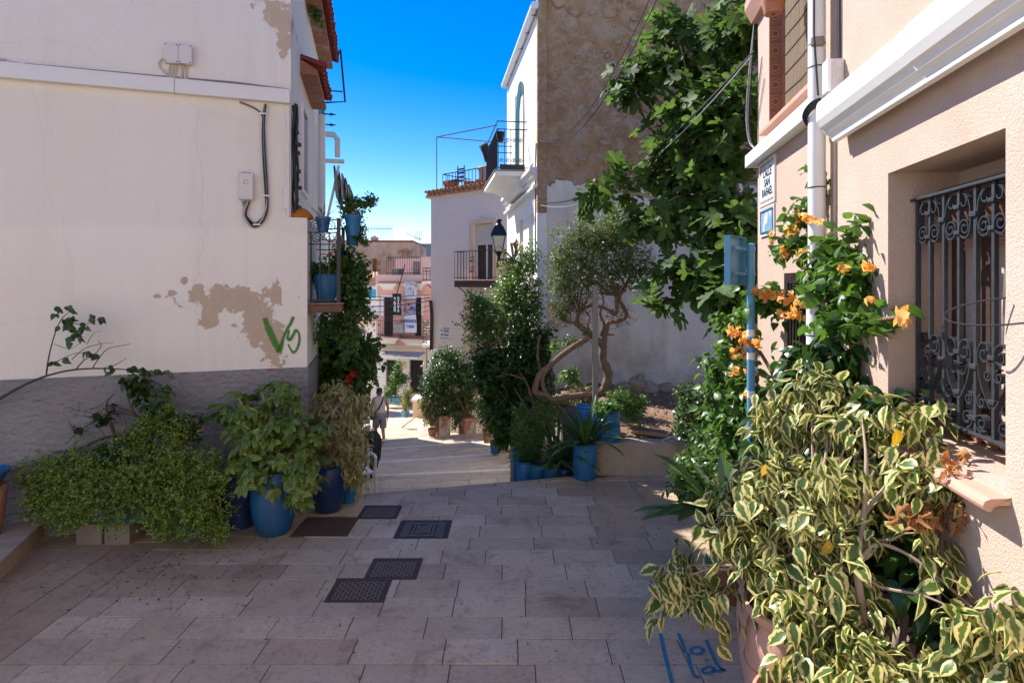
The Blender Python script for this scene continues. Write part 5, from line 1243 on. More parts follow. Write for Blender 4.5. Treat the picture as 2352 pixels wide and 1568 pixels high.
add('parapet', MB().wbox(PK, A0, A1+.4, pk(900,648)[1]+.02, zpar+.02, 0, .10), MT['pinkpale'], t, bev=.02)
add('string_course', MB().wbox(PK, A0, A1+.3, zmid-.12, zmid+.14, .0, .10), MT['cream'], t, bev=.02)
def metaldoor(D, parent, n=6):
    d = add('door', MB().wbox(PK, D[0]+.01, D[1]-.01, D[2], D[3]-.01, -D[4]+.005, -D[4]+.03), MT['black'], parent)
    for k in range(n):
        a = D[0]+.02+(D[1]-D[0]-.04)*(k+.5)/n; add('louvre_bar', MB().wbox(PK, a-.016, a+.016, D[2]+.05, D[3]-.06, -D[4]+.03, -D[4]+.055), MT['rustiron'], d)
    return d
for D in (D1, D2, E1_, E2_): metaldoor(D, t)
m = MB()
for D in (D1, D2): m.wbox(PK, D[0]-.14, D[0], D[3]-1.0, D[3]+.12, 0, .03); m.wbox(PK, D[1], D[1]+.14, D[3]-1.0, D[3]+.12, 0, .03); m.wbox(PK, D[0], D[1], D[3], D[3]+.12, 0, .03)
add('door_surround', m, MT['white_far'], t)
add('corner_trim', MB().wbox(PK, A0-.02, A0+.10, zmid, zpar, 0, .03), MT['white_far'], t)
def ironbalcony(u0, u1, vs, vt, lab, n, ph=.5, slabmat='offwhite', rails=True, grp='balconies of the pink house'):
    a0, zs = PK.px(u0, vs, ph); a1 = PK.px(u1, vs, ph)[0]; zt = PK.px(u0, vt, ph)[1]
    o = thing('balcony', lab, 'balcony', PK.pt((a0+a1)/2, zs, .2), grp)
    add('slab_edge', MB().wbox(PK, a0-.05, a1+.05, zs-.06, zs, 0, ph+.06), MT['terra_pale'], o)
    add('corbel', MB().prism([PK.pt(a0+.3,zs-.40,.0), PK.pt(a1-.3,zs-.40,0), PK.pt(a1-.3,zs-.40,ph-.2), PK.pt(a0+.3,zs-.40,ph-.2)], (0,0,.1)).hexa([PK.pt(a0+.3,zs-.3,0),PK.pt(a1-.3,zs-.3,0),PK.pt(a1-.3,zs-.3,ph-.2),PK.pt(a0+.3,zs-.3,ph-.2),PK.pt(a0,zs-.06,0),PK.pt(a1,zs-.06,0),PK.pt(a1,zs-.06,ph),PK.pt(a0,zs-.06,ph)]), MT[slabmat], o)
    if rails:
        m = MB()
        for z in (zt, zs+.12): m.tube([PK.pt(a0+.03,z,0), PK.pt(a0+.03,z,ph-.02), PK.pt(a1-.03,z,ph-.02), PK.pt(a1-.03,z,0)], .022, 4)
        add('rail', m, MT['rustiron'], o)
        for k in range(n): a = a0+.03+(a1-a0-.06)*k/(n-1); add('baluster', MB().bar(PK.pt(a,zs,ph-.02), PK.pt(a,zt,ph-.02), .013), MT['rustiron'], o)
    return (a0, a1, zs)
ironbalcony(860, 915, 773, 735, 'left iron balcony of the pink house with pale corbel', 13)
ironbalcony(917, 977, 777, 738, 'right iron balcony of the pink house behind the banner foot', 14)
ironbalcony(864, 911, 649, 640, 'left upper ledge of the pink house under the parapet', 4, .4, 'white_far', False)
ironbalcony(920, 975, 649, 640, 'right upper ledge of the pink house under the parapet', 4, .4, 'white_far', False)
# roof terrace railing, units
a0, z0 = pk(889, 632); a1 = pk(966, 632)[0]; zt = pk(889, 592)[1]
o = thing('roof_railing', 'tall rusty railing on the roof of the pink house', 'railing', PK.pt((a0+a1)/2, z0, 0))
m = MB(); m.tube([PK.pt(a0,zt,.04), PK.pt(a1,zt,.04)], .02, 4); m.tube([PK.pt(a0,z0+.12,.04), PK.pt(a1,z0+.12,.04)], .02, 4); add('rail', m, MT['rustiron'], o)
for k in range(20): a = a0+(a1-a0)*k/19; add('baluster', MB().bar(PK.pt(a,z0,.04), PK.pt(a,zt+.08,.04), .014), MT['rustiron'], o)
add('upper_wall', MB().wbox(PK, A0+.1, pk(966,600)[0]+.6, zpar, pk(900,590)[1], -5.5, -2.2), MT['pinkpale'], t)
add('roof_pier', MB().wbox(PK, pk(964,600)[0], A1+.4, zpar, pk(970,590)[1], -.6, -.02), MT['pinkpale'], t)
def acunit(u0, v0, u1, v1, off, lab, mat, W=PK):
    a0, zt = W.px(u0, v0, off); a1, zb = W.px(u1, v1, off)
    o = thing('air_conditioner', lab, 'air conditioner', W.pt((a0+a1)/2, zb, off))
    add('casing', MB().wbox(W, a0, a1, zb, zt, off-.28, off), mat, o, bev=.02)
    r = min(a1-a0, zt-zb)*.40; c = (a0+(a1-a0)*.38, (zt+zb)/2)
    add('fan_ring', MB().tube([W.pt(c[0]+r*math.cos(k*.3927), c[1]+r*math.sin(k*.3927), off+.006) for k in range(16)], .02, 5, closed=True), MT['concrete'], o)
    add('fan', MB().tube([W.pt(c[0],c[1],off-.002), W.pt(c[0],c[1],off+.004)], r*.9, 16), MT['concrete'], o)
    for k in range(5): add('vent_slot', MB().wbox(W, a1-(a1-a0)*.22, a1-.04, zb+(zt-zb)*(.18+.15*k), zb+(zt-zb)*(.22+.15*k), off, off+.006), MT['black'], o)
acunit(903, 744, 925, 764, .75, 'grey air conditioner on the lower balcony of the pink house', plain('grey_casing', (.36,.34,.32), .5))
acunit(901, 617, 923, 633, -.3, 'air conditioner behind the roof railing of the pink house', plain('dark_casing', (.14,.13,.11), .6))
acunit(948, 600, 965, 633, -.25, 'tall louvred unit behind the roof railing of the pink house', plain('dusty_casing', (.25,.24,.22), .6))
# banners
def banner(u0, v0, u1, v1, off, lab, mat, wave=.03):
    a0, zt = PK.px(u0, v0, off); a1, zb = PK.px(u1, v1, off)
    o = thing('banner', lab, 'banner', PK.pt((a0+a1)/2, zb, off)); m = MB(); nx, nz = 10, 20
    for i in range(nx+1):
        for j in range(nz+1):
            a = a0+(a1-a0)*i/nx; z = zb+(zt-zb)*j/nz; m.v.append(tuple(PK.pt(a + .02*math.sin(j*.5), z, off + wave*math.sin(i*1.1+j*.35))))
    for i in range(nx):
        for j in range(nz): b_ = i*(nz+1)+j; m.f.append((b_, b_+nz+1, b_+nz+2, b_+1))
    add('cloth', m, mat, o, smooth=True); return o, a0, a1, zb, zt
def bannermat():
    tt = NT('printed_banner'); z = tt.sep(tt.geo.outputs['Position'])[2]
    zt_, zb_ = PK.px(940, 647, .6)[1], PK.px(940, 764, .6)[1]; h = zt_ - zb_
    c = tt.mix(tt.noise(1.5), (.42,.50,.66), (.62,.66,.74))
    pic = tt.mix(tt.ramp(tt.noise(2.6, 4, .6), .47, .53), (.10,.24,.55), tt.mix(tt.ramp(tt.noise(5, 3), .45, .5), (.62,.22,.05), (.45,.30,.24)))
    pic = tt.mix(tt.ramp(tt.noise(4, 3), .56, .6), pic, (.03,.035,.07))
    mk = tt.math('MULTIPLY', tt.ramp(z, zb_+h*.345, zb_+h*.35), tt.ramp(z, zb_+h*.66, zb_+h*.68, 1, 0))
    return tt.done(tt.mix(mk, c, pic), .6)
o, a0, a1, zb, zt = banner(929, 647, 956, 764, .60, 'blue printed banner reading REINAS 2025 on the pink house', bannermat())
bw = a1 - a0; bh = zt - zb
lettering('REINAS\n2025', PK, (a0+a1)/2+.01, zt-bh*.155, .655, bh*.115, MT['tile_white'], o, 1, .62, bold=.012, line=1.15)
lettering('REINAS\n2025', PK, (a0+a1)/2+.02, zt-bh*.158, .645, bh*.118, MT['navytext'], o, 1, .63, bold=.03, line=1.15)
lettering('VERONICA\nY ANA', PK, (a0+a1)/2, zb+bh*.17, .65, bh*.088, plain('blue_print', (.03,.06,.25), .6), o, 1, .62, bold=.008, line=1.2)
add('top_pole', MB().bar(PK.pt(a0-.05,zt,.6), PK.pt(a1+.05,zt,.6), .02), MT['steel'], o)
o, a0, a1, zb, zt = banner(901, 674, 921.5, 724, .9, 'black hanging shop banner with white letters on the pink house', MT['black'], .01)
lettering('R\nI\nN\nC\nO\nN', PK, a0+(a1-a0)*.3, (zt+zb)/2, .925, (zt-zb)*.145, MT['tile_white'], o, 1, 1.0, bold=.008, line=.82)
lettering('A\nN\nT\nO\nN\nI\nO', PK, a0+(a1-a0)*.7, (zt+zb)/2+.01, .925, (zt-zb)*.13, MT['tile_white'], o, 1, 1.0, bold=.008, line=.8)
add('bracket', MB().tube([PK.pt((a0+a1)/2,zt,.9), PK.pt((a0+a1)/2,zt+.9,.3), PK.pt((a0+a1)/2+.1,zt+1.6,.1)], .03, 5), MT['blackcable'], o)
# corrugated awning and plate below
a0, zt = PK.px(872, 799, .1); a1 = PK.px(980, 799, .1)[0]; zb = PK.px(880, 818, 1.3)[1]
aw = thing('shop_awning', 'corrugated metal awning over the doors of the pink house', 'awning', PK.pt((a0+a1)/2, zb, .6)); m = MB(); n_ = 44
for k in range(n_+1):
    a = a0+(a1-a0)*k/n_; dz = .04*(k % 2)
    m.v += [tuple(PK.pt(a,zt+dz-.15,.08)), tuple(PK.pt(a,zb+dz,1.3))]
for k in range(n_): m.f.append((2*k, 2*k+1, 2*k+3, 2*k+2))
add('sheet', m, plain('weathered_corrugated', (.42,.40,.38), .6, .2, 2, grime=.4), aw); add('front_edge', MB().wbox(PK, a0, a1, zb-.06, zb+.0, 1.27, 1.32), MT['whitepaint'], aw)
r = rect(915, 830, 933, 848); pl = thing('shop_plate', 'cream name plate between the dark shop doors', 'sign', PK.pt(r[0], r[2], .02))
add('plate', MB().wbox(PK, r[0], r[1], r[2], r[3], .0, .03), MT['cream'], pl); 
for k, (s, wd_) in enumerate((('El Rincon', .5), ('de', .2), ('Antonio', .45))): lettering(s, PK, (r[0]+r[1])/2-.05, r[3]-.1-.13*k, .032, .11, MT['darkwood'], pl, 1, .8)
# ------------------------------------------------------------------ white annex, ruin, far roofs
AX = Wall((-9.2, 30.0), (1, .02), (0, -1))
t = thing('white_annex', 'low white annex with tiled lean-to roof left of the pink house', 'house', (-8, 31, -4))
def ax(u, v): return AX.px(u, v)
W1 = (ax(807,749)[0], ax(833,749)[0], ax(820,812)[1], ax(820,749)[1], .15)
add('wall', wallmesh(AX, ax(770,700)[0], ax(864,700)[0], -4.9, ax(800,736)[1], [W1], .15, .3), MT['offwhite'], t)
add('upper_wall', MB().wbox(AX, ax(770,700)[0], ax(864,700)[0], ax(800,736)[1], ax(800,699)[1], -1.0, -.6), MT['white_far'], t)
w_ = add('window', MB().wbox(AX, W1[0]+.01, W1[1]-.01, W1[2], W1[3], -.145, -.12), MT['greyglass'], t)
m = MB()
for a_0, a_1, z_0, z_1 in ((W1[0]-.12,W1[0],W1[2],W1[3]+.12),(W1[1],W1[1]+.12,W1[2],W1[3]+.12),(W1[0],W1[1],W1[3],W1[3]+.12)): m.wbox(AX, a_0, a_1, z_0, z_1, 0, .04)
m.wbox(AX, (W1[0]+W1[1])/2-.03, (W1[0]+W1[1])/2+.03, W1[2], W1[3], -.12, -.08)
add('window_frame', m, MT['cream'], w_)
rf = add('lean_to_roof', MB().prism([AX.pt(ax(770,700)[0]-.1,ax(800,737)[1],.35), AX.pt(ax(866,700)[0],ax(800,737)[1],.35), AX.pt(ax(866,700)[0],ax(800,728)[1],-.6), AX.pt(ax(770,700)[0]-.1,ax(800,728)[1],-.6)], (0,0,.05)), MT['ocretile'], t)
for k in range(16): a = ax(770,700)[0]+.13*k; add('roof_tile', MB().tube([AX.pt(a,ax(800,737)[1]+.06,.38), AX.pt(a,ax(800,728)[1]+.06,-.6)], .05, 6), MT['ocretile'], rf)
bs = thing('balustrade', 'white balustrade on the terrace of the annex', 'balustrade', AX.pt(1, ax(800,699)[1], -.8))
zb, zt = ax(800,699)[1], ax(800,686)[1]
add('top_rail', MB().wbox(AX, ax(770,690)[0], ax(864,690)[0], zt-.06, zt, -.9, -.62), MT['white_far'], bs)
for k in range(14): add('baluster', MB().lathe([(.03,0),(.05,.05),(.06,.10),(.03,.18),(.04,zt-zb-.07)], AX.pt(ax(774,690)[0]+.148*k, zb+.002, -.76), 8), MT['white_far'], bs, smooth=True)
ld = thing('hanging_laundry', 'blue and white laundry hanging above the annex balustrade', 'laundry', AX.pt(1.6, ax(840,684)[1], -1.5))
for u0, u1, c in ((838,848,(.7,.68,.66)),(848,854,(.04,.30,.42)),(854,864,(.10,.42,.55))):
    p0, p1 = AX.px(u0, 664, -1.5), AX.px(u1, 685, -1.5); m = MB()
    for k in range(7):
        a = p0[0]+(p1[0]-p0[0])*k/6; o_ = -1.5 + .04*math.sin(k*2)
        m.v += [tuple(AX.pt(a,p0[1],o_)), tuple(AX.pt(a,p1[1]+(.1 if c[0] > .5 else 0),o_+.03))]
    for k in range(6): m.f.append((2*k, 2*k+1, 2*k+3, 2*k+2))
    add('cloth', m, plain('laundry_%d' % u0, c, .9, .3, 6), ld)
RN = Wall((-17, 44), (1, 0), (0, -1))
t = thing('ruined_house', 'ruined ochre house wall with peeling plaster above the rooftops', 'house', (-11, 46, -2))
def rn(u, v): return RN.px(u, v)
def peeling():
    tt = NT('peeling_ochre_plaster'); c = tt.mix(tt.ramp(tt.noise(.5, 8, .7, stretch=(1,1,.4)), .4, .65), (.62,.46,.34), (.46,.26,.14))
    c = tt.mix(tt.ramp(tt.noise(1.1, 8, .75), .53, .62), c, (.28,.15,.08)); c = tt.mix(tt.ramp(tt.noise(.8, 6), .6, .66), c, (.68,.58,.50))
    return tt.done(c, .95, tt.bump(tt.noise(3, 8, .7), .6, .08))
MT['peeling'] = peeling()
hh = (rn(856,594)[0], rn(865,594)[0], rn(860,626)[1], rn(860,594)[1], .4)
add('wall', wallmesh(RN, rn(740,600)[0], rn(948,600)[0], -5, rn(800,556)[1], [hh], .4, 7), MT['peeling'], t)
add('coping', MB().wbox(RN, rn(740,600)[0], rn(949,600)[0], rn(800,556)[1]+.002, rn(800,554)[1]+.06, -7, .08), MT['redtile'], t)
add('niche', MB().wbox(RN, hh[0], hh[1], hh[2], hh[3], -.395, -.37), plain('ochre_niche', (.42,.19,.02), .9), t)
add('chimney_stub', MB().wbox(RN, rn(848,550)[0], rn(861,550)[0], rn(850,554)[1]+.06, rn(850,543)[1], -1.2, -.5).wbox(RN, rn(851,550)[0], rn(857,550)[0], rn(850,543)[1], rn(850,540)[1], -1.1, -.6), MT['pinkpale'], t)
rf2 = thing('rooftop_fence', 'pale blue bar fence on the roof of the ruined house', 'fence', RN.pt(7, 5.6, -2))
fa0, fz0 = RN.px(768, 558, -2); fa1, fz1 = RN.px(901, 521, -2)
m = MB(); m.tube([RN.pt(fa0,fz1-.1,-2), RN.pt(fa1,fz1-.15,-2)], .03, 4); add('rail', m, MT['signblue'], rf2)
for k in range(40): a = fa0+(fa1-fa0)*k/39; add('bar', MB().bar(RN.pt(a,fz0-.1,-2), RN.pt(a,fz1+.1,-2), .017), MT['signblue'], rf2)
lr = thing('lean_roof', 'low ochre tiled roof between the ruin and the pink house', 'roof', (-9, 37, 1.5))
YR = 38; p = [P(770,652,YR), P(866,640,YR), P(866,628,YR+3), P(770,630,YR+3)]
add('roof_plane', MB().prism(p, (0,0,-.12)), MT['ocretile'], lr)
for k in range(14): s = k/13; add('roof_tile', MB().tube([p[0].lerp(p[1],s)+Vector((0,0,.05)), p[3].lerp(p[2],s)+Vector((0,0,.05))], .09, 6), MT['ocretile'], lr)
add('under_wall', MB().box(p[0].x, p[1].x, YR+.4, YR+3, -5, p[0].z-.14), MT['offwhite'], lr)
an = thing('tv_antenna', 'metal television antenna standing above the pink house roof', 'antenna', P(965, 600, 40))
YA = 40; m = MB().bar(P(965,610,YA), P(965,546,YA), .03); add('mast', m, MT['steel'], an)
add('boom', MB().bar(P(933,536,YA), P(966,551,YA-.3), .028), MT['steel'], an); add('boom', MB().bar(P(946,572,YA), P(962,560,YA), .02), plain('orange_plastic', (.6,.22,.03), .5), an)
for k in range(9): q = P(933+3.4*k, 536+1.55*k, YA); add('element', MB().bar(q+Vector((.05,-.35,-.04)), q+Vector((-.05,.35,.05)), .014), MT['steel'], an)
for k in range(5): add('element', MB().bar(P(953,533+4*k,YA), P(969,532+4*k,YA), .014), MT['steel'], an)
for k in range(4): add('element', MB().bar(P(953+5*k,532,YA), P(954+5*k,552,YA), .014), MT['steel'], an)
for k in range(5): add('element', MB().bar(P(942+3*k,566,YA), P(946+3*k,578,YA), .014), MT['steel'], an)
bt = thing('distant_block', 'distant grey-blue apartment block between the antenna and the beige house', 'building', P(965, 600, 120))
b0, b1 = P(946, 640, 120), P(1000, 564, 120)
add('wall', MB().box(b0.x, b1.x, 120, 130, -7, b1.z), plain('blue_grey_cladding', (.20,.27,.34), .6, .1, .2), bt)
add('parapet', MB().box(b0.x-.2, b1.x+.2, 119.8, 130, b1.z, b1.z+.4), MT['concrete'], bt)
for i in range(4):
    for j in range(3): add('window', MB().box(b0.x+.4+1.15*i, b0.x+1.2+1.15*i, 119.93, 119.98, b1.z-1.0-1.0*j, b1.z-.4-1.0*j), MT['greyglass'], bt)
# ------------------------------------------------------------------ street lamps
lm = thing('street_lamp', 'grey lantern on a slim post before the beige house corner', 'street lamp', P(980, 950, 25))
LYY = 25; c = P(980, 764, LYY); kk = 23/F*LYY/.41
lantern(c, kk, lm, 'steel'); add('post', MB().tube([c + Vector((0,0,-.12*kk)), (c.x, c.y, -1.2), (c.x, c.y, -1.3), (c.x, c.y, -3.4)], [.035,.045,.065,.07], 10), MT['steel'], lm, smooth=True)
lm = thing('street_lamp', 'small grey wall lantern on the white annex above the stairs plants', 'street lamp', P(833, 790, 24))
c = P(833, 779, 24); kk = 20/F*24/.41
lantern(c, kk, lm, 'steel'); add('arm', MB().tube(smooth([c + Vector((0,0,-.1)), c + Vector((0,.1,-.35)), c + Vector((-.1,.6,-.45)), c + Vector((-.4,5.6,-.3))], 4), .03, 6), MT['iron'], lm)
lm = thing('street_lamp', 'white lantern fixed behind the beige house corner', 'street lamp', P(991, 780, 24.5))
c = P(992, 764, 24.2); lantern(c, .85, lm, 'whitepaint'); add('arm', MB().tube([c + Vector((0,0,-.1)), c + Vector((.6,.2,-.25))], .03, 6), MT['steel'], lm)
# ------------------------------------------------------------------ foliage engine
class Tm:
    def __init__(s, V, Fc, UV): s.V = np.array(V, float); s.F = Fc; s.UV = np.array(UV, float)
def blade(prof, fold=.25, curl=.2):
    """prof: (y, half width) from base to tip; axis +Y, upper face +Z"""
    V, UV, Fc = [], [], []; idx = []
    for y, w in prof:
        z = -curl * y * y
        if w < 1e-4: idx.append((len(V),)); V.append((0, y, z)); UV.append((.5, y))
        else:
            idx.append((len(V), len(V)+1, len(V)+2)); V += [(-w, y, z + fold*w), (0, y, z), (w, y, z + fold*w)]; UV += [(0, y), (.5, y), (1, y)]
    for a, b in zip(idx, idx[1:]):
        if len(a) == 1: Fc += [(a[0], b[1], b[0]), (a[0], b[2], b[1])]
        elif len(b) == 1: Fc += [(a[0], a[1], b[0]), (a[1], a[2], b[0])]
        else: Fc += [(a[0], a[1], b[1], b[0]), (a[1], a[2], b[2], b[1])]
    return Tm(V, Fc, UV)
T_OVAL = blade([(0,0),(.22,.24),(.55,.27),(.85,.12),(1,0)], .3, .22)
T_DROP = blade([(0,0),(.13,.18),(.36,.29),(.64,.22),(.84,.07),(1,0)], .22, .4)
T_NARROW = blade([(0,0),(.3,.13),(.65,.12),(1,0)], .3, .35)
T_ROUND = blade([(0,0),(.25,.36),(.65,.38),(1,0)], .2, .15)
T_HEART = blade([(0,.12),(.18,.36),(.48,.33),(.78,.15),(1,0)], .3, .3)
T_TINY = Tm([(0,0,0),(-.28,.5,.08),(.28,.5,.08),(0,1,-.05)], [(0,2,3,1)], [(.5,0),(0,.5),(1,.5),(.5,1)])
T_BRACT = blade([(0,.05),(.35,.34),(.7,.27),(1,0)], -.5, -.35)
def figleaf():
    half = [(.05,.0),(.30,-.06),(.46,.10),(.40,.24),(.22,.30),(.52,.46),(.56,.62),(.40,.68),(.19,.52),(.20,.80),(.12,.95),(0,1.0)]
    V = [(0,.36,0)]; UV = [(.5,.36)]
    pts = half + [(-x, y) for x, y in reversed(half[:-1])]
    for x, y in pts: V.append((x, y, .22*abs(x) - .28*(y-.35)**2*(1 if y > .35 else .3))); UV.append((x/1.1+.5, y))
    V.append((0, .62, -.01)); UV.append((.5, .62)); n = len(pts)
    Fc = [(0, 1+i, 1+(i+1) % n) for i in range(n)]
    V = V[:-1]; UV = UV[:-1]
    return Tm(V, Fc, UV)
T_FIG = figleaf()
def nrm(a): return a / np.maximum(np.linalg.norm(a, axis=-1, keepdims=True), 1e-9)
def frames(d, n):
    y = nrm(d); x = nrm(np.cross(y, n)); z = np.cross(x, y)
    return np.stack([x, y, z], axis=-1)             # columns
def mesh_from(name, tm, pos, Rm, sc_, tint, mat):
    N = len(pos); nv = len(tm.V)
    V = np.einsum('nij,vj->nvi', Rm, tm.V) * sc_[:, None, None] + pos[:, None, :]
    sizes = np.array([len(f) for f in tm.F]); flat = np.concatenate([np.array(f) for f in tm.F])
    LI = (flat[None, :] + (np.arange(N) * nv)[:, None]).ravel()
    me = bpy.data.meshes.new(name)
    me.vertices.add(N*nv); me.vertices.foreach_set('co', V.astype(np.float32).ravel())
    me.loops.add(len(LI)); me.loops.foreach_set('vertex_index', LI.astype(np.int32))
    ls = np.tile(sizes, N); st = np.concatenate([[0], np.cumsum(ls)[:-1]])
    me.polygons.add(len(ls)); me.polygons.foreach_set('loop_start', st.astype(np.int32)); me.polygons.foreach_set('loop_total', ls.astype(np.int32))
    me.polygons.foreach_set('use_smooth', np.ones(len(ls), bool))
    uv = me.uv_layers.new(name='UVMap'); uv.data.foreach_set('uv', np.tile(tm.UV[flat], (N, 1)).astype(np.float32).ravel())
    a = me.attributes.new('tint', 'FLOAT', 'FACE'); a.data.foreach_set('value', np.repeat(tint, len(tm.F)).astype(np.float32))
    me.update(calc_edges=True); me.validate(); me.materials.append(mat); return me
CAMP = np.array([0, 0, H])
def foliage(parent, tm, pos, d, n, size, mat, rng, parts=0, pname='leaf', name='foliage', clumptint=None):
    N = len(pos); Rm = frames(d, n); tint = rng.random(N) if clumptint is None else np.clip(clumptint + rng.normal(0, .12, N), 0, .99)
    sc_ = size * rng.uniform(.72, 1.22, N) if np.isscalar(size) else size
    if parts:
        dist = np.linalg.norm(pos - CAMP, axis=1) / np.maximum(sc_, 1e-3); order = np.argsort(dist + rng.uniform(0, .12, N)*dist.mean()); pick, rest = order[:parts], order[parts:]
        one = mesh_from(pname, tm, np.zeros((1,3)), np.eye(3)[None], np.ones(1), np.zeros(1), mat)
        for i in pick:
            m = Matrix.Identity(4); s = sc_[i]
            for c in range(3): m.col[c][:3] = tuple(Rm[i][:, c] * s)
            m.col[3][:3] = tuple(pos[i]); add(pname, one, None, parent, m=m)
    else: rest = np.arange(N)
    if len(rest): add(name, mesh_from(name, tm, pos[rest], Rm[rest], sc_[rest], tint[rest], mat), None, parent, kind='stuff')
def px3(cl):
    """clump (u, v, Y, ru, rv, ry) in pixels and metres -> centre, radii in metres"""
    u, v, Y, ru, rv, ry = cl[:6]; c = P(u, v, Y); return np.array(c), np.array([ru/F*Y, ry, rv/F*Y])
def scatter(clumps, n, rng, shell=.55, rough=.28):
    C = [px3(c) for c in clumps]; wt = np.array([(r[0]*r[2])**.9 * (clumps[i][6] if len(clumps[i]) > 6 else 1) for i, (c, r) in enumerate(C)]); wt /= wt.sum()
    k = rng.choice(len(C), n, p=wt); u = nrm(rng.normal(size=(n, 3)))
    rad = shell + (1 - shell) * rng.random(n)**.6; rad *= np.where(rng.random(n) < .12, rng.uniform(.2, 1, n), 1)
    cc = np.array([C[i][0] for i in range(len(C))])[k]; rr = np.array([C[i][1] for i in range(len(C))])[k]
    q = u * 2.6 + k[:, None] * 1.7
    w_ = 1 + rough * (np.sin(q[:, 0]*2.1 + 3*np.sin(q[:, 2]*1.3)) * .6 + np.sin(q[:, 2]*3.7 + q[:, 1]*2.2) * .4)
    return cc + u * rr * (rad * w_)[:, None], u, k
def bush(parent, clumps, n_spr, per, size, tm, mat, seed, spread=.10, droop=.0, up=.4, parts=0, shell=.5, rough=.3, name='foliage', hang=0.0):
    rng = np.random.default_rng(seed)
    c, u, k = scatter(clumps, n_spr, rng, shell, rough)
    ax = nrm(u * .8 + rng.normal(size=u.shape)*.5 + np.array([0, 0, up])); pos = []; d = []; nn = []; ct = []
    tint_c = rng.random(n_spr)
    for j in range(per):
        s = (j / per - .4) * spread * 2
        side = nrm(np.cross(ax, rng.normal(size=ax.shape)))
        p = c + ax * s + rng.normal(size=c.shape)*spread*.18 + np.array([0,0,-1.0])*hang*(j/per)**2
        dj = nrm(ax*.55 + side*.9 + rng.normal(size=ax.shape)*.25 + np.array([0, 0, -droop]))
        n_ = nrm(np.array([0, 0, 1.0]) + rng.normal(size=ax.shape)*.55 + u*.35)
        pos.append(p); d.append(dj); nn.append(n_); ct.append(tint_c)
    foliage(parent, tm, np.concatenate(pos), np.concatenate(d), np.concatenate(nn), size, mat, rng, parts, name=name, clumptint=np.concatenate(ct)*.9)
    return c
def wob(a, b, n, w, rg, bow=0.0):
    a, b = Vector(a), Vector(b); out = [a]
    for i in range(1, n):
        t = i/n; out.append(a.lerp(b, t) + Vector((rg.uniform(-w,w), rg.uniform(-w,w), rg.uniform(-w,w) + bow*4*t*(1-t))))
    return out + [b]
def branches(parent, base, targets, r0, r1, mat, seed, w=.04, n=5, bow=0.05, sides=6, name='branch', joined=True):
    rg = random.Random(seed); m = MB()
    for tg in targets:
        pts = smooth(wob(base, tg, n, w, rg, bow), 2); rr = [r0 + (r1 - r0) * i/(len(pts)-1) for i in range(len(pts))]
        m.tube(pts, rr, sides)
    return add(name, m, mat, parent, smooth=True)
def picks(c, n, seed): return [Vector(c[i]) for i in np.random.default_rng(seed).choice(len(c), min(n, len(c)), replace=False)]
def limb(parent, us, rs, mat, name='limb', k=5, sides=9, knot=.12, seed=1):
    rg = random.Random(seed); pts = smooth([P(*q) for q in us], k); n = len(pts); rr = []
    for i in range(n):
        t = i/(n-1)*(len(rs)-1); j = min(int(t), len(rs)-2); rr.append((rs[j] + (rs[j+1]-rs[j])*(t-j)) * (1 + rg.uniform(-knot, knot)))
    return add(name, MB().tube(pts, rr, sides), mat, parent, smooth=True)
def straps(parent, base, n, L, Wd, mat, seed, up=1.0, spread=1.0, rz=None, name='leaf', bend=1.0, keep=None):
    """n long arching leaves, each a mesh of its own"""
    rg = random.Random(seed)
    for k in range(n):
        an = 2*math.pi*k/n + rg.uniform(-.4,.4); el = rg.uniform(.25, 1.25)*up; ln = L*rg.uniform(.7,1.15); o = Vector((math.cos(an), math.sin(an), 0))
        V, Fc, UV = [], [], []; m = 7; p = Vector(base) + o*rg.uniform(.0,.03); dr = (o*math.cos(el)*spread + Vector((0,0,math.sin(el)))).normalized(); g = rg.uniform(.10,.22)*bend
        for i in range(m+1):
            t = i/m; wv = Wd*(.35 + 1.3*t*(1-t)**.55*1.4 if t < 1 else .02); wv = max(.002, min(Wd, wv)) if t < 1 else .002
            sd_ = dr.cross(Vector((0,0,1))); sd_ = sd_.normalized() if sd_.length > 1e-3 else Vector((1,0,0)); nz_ = sd_.cross(dr)
            V += [tuple(p - sd_*wv/2 + nz_*wv*.12), tuple(p), tuple(p + sd_*wv/2 + nz_*wv*.12)]; UV += [(0,t),(.5,t),(1,t)]
            p = p + dr*ln/m; dr = (dr + Vector((0,0,-g*(.5+t)))).normalized()
        for i in range(m): Fc += [(3*i,3*i+1,3*i+4,3*i+3),(3*i+1,3*i+2,3*i+5,3*i+4)]
        me = bpy.data.meshes.new(name); me.from_pydata(V, [], Fc); uv = me.uv_layers.new(name='UVMap')
        uv.data.foreach_set('uv', [c for f in Fc for v_ in f for c in UV[v_]]); add(name, me, mat, parent, smooth=True, auto=0)
def pot(name, label, base, prof, mat, soil=True, group=None, n=32, wob_=0.0, rim=None, sx=1, sy=1):
    o = thing(name, label, 'flower pot', base, group)
    add('pot_body', MB().lathe(prof, base, n, wob_, sx, sy), mat, o, smooth=True, auto=50)
    top = prof[-1]; zt = max(z for r, z in prof)
    if soil: add('soil', MB().lathe([(prof[-1][0]*1.02, zt-.05), (prof[-1][0]*1.02, zt-.035)], base, n), MT['dirt'], o)
    return o
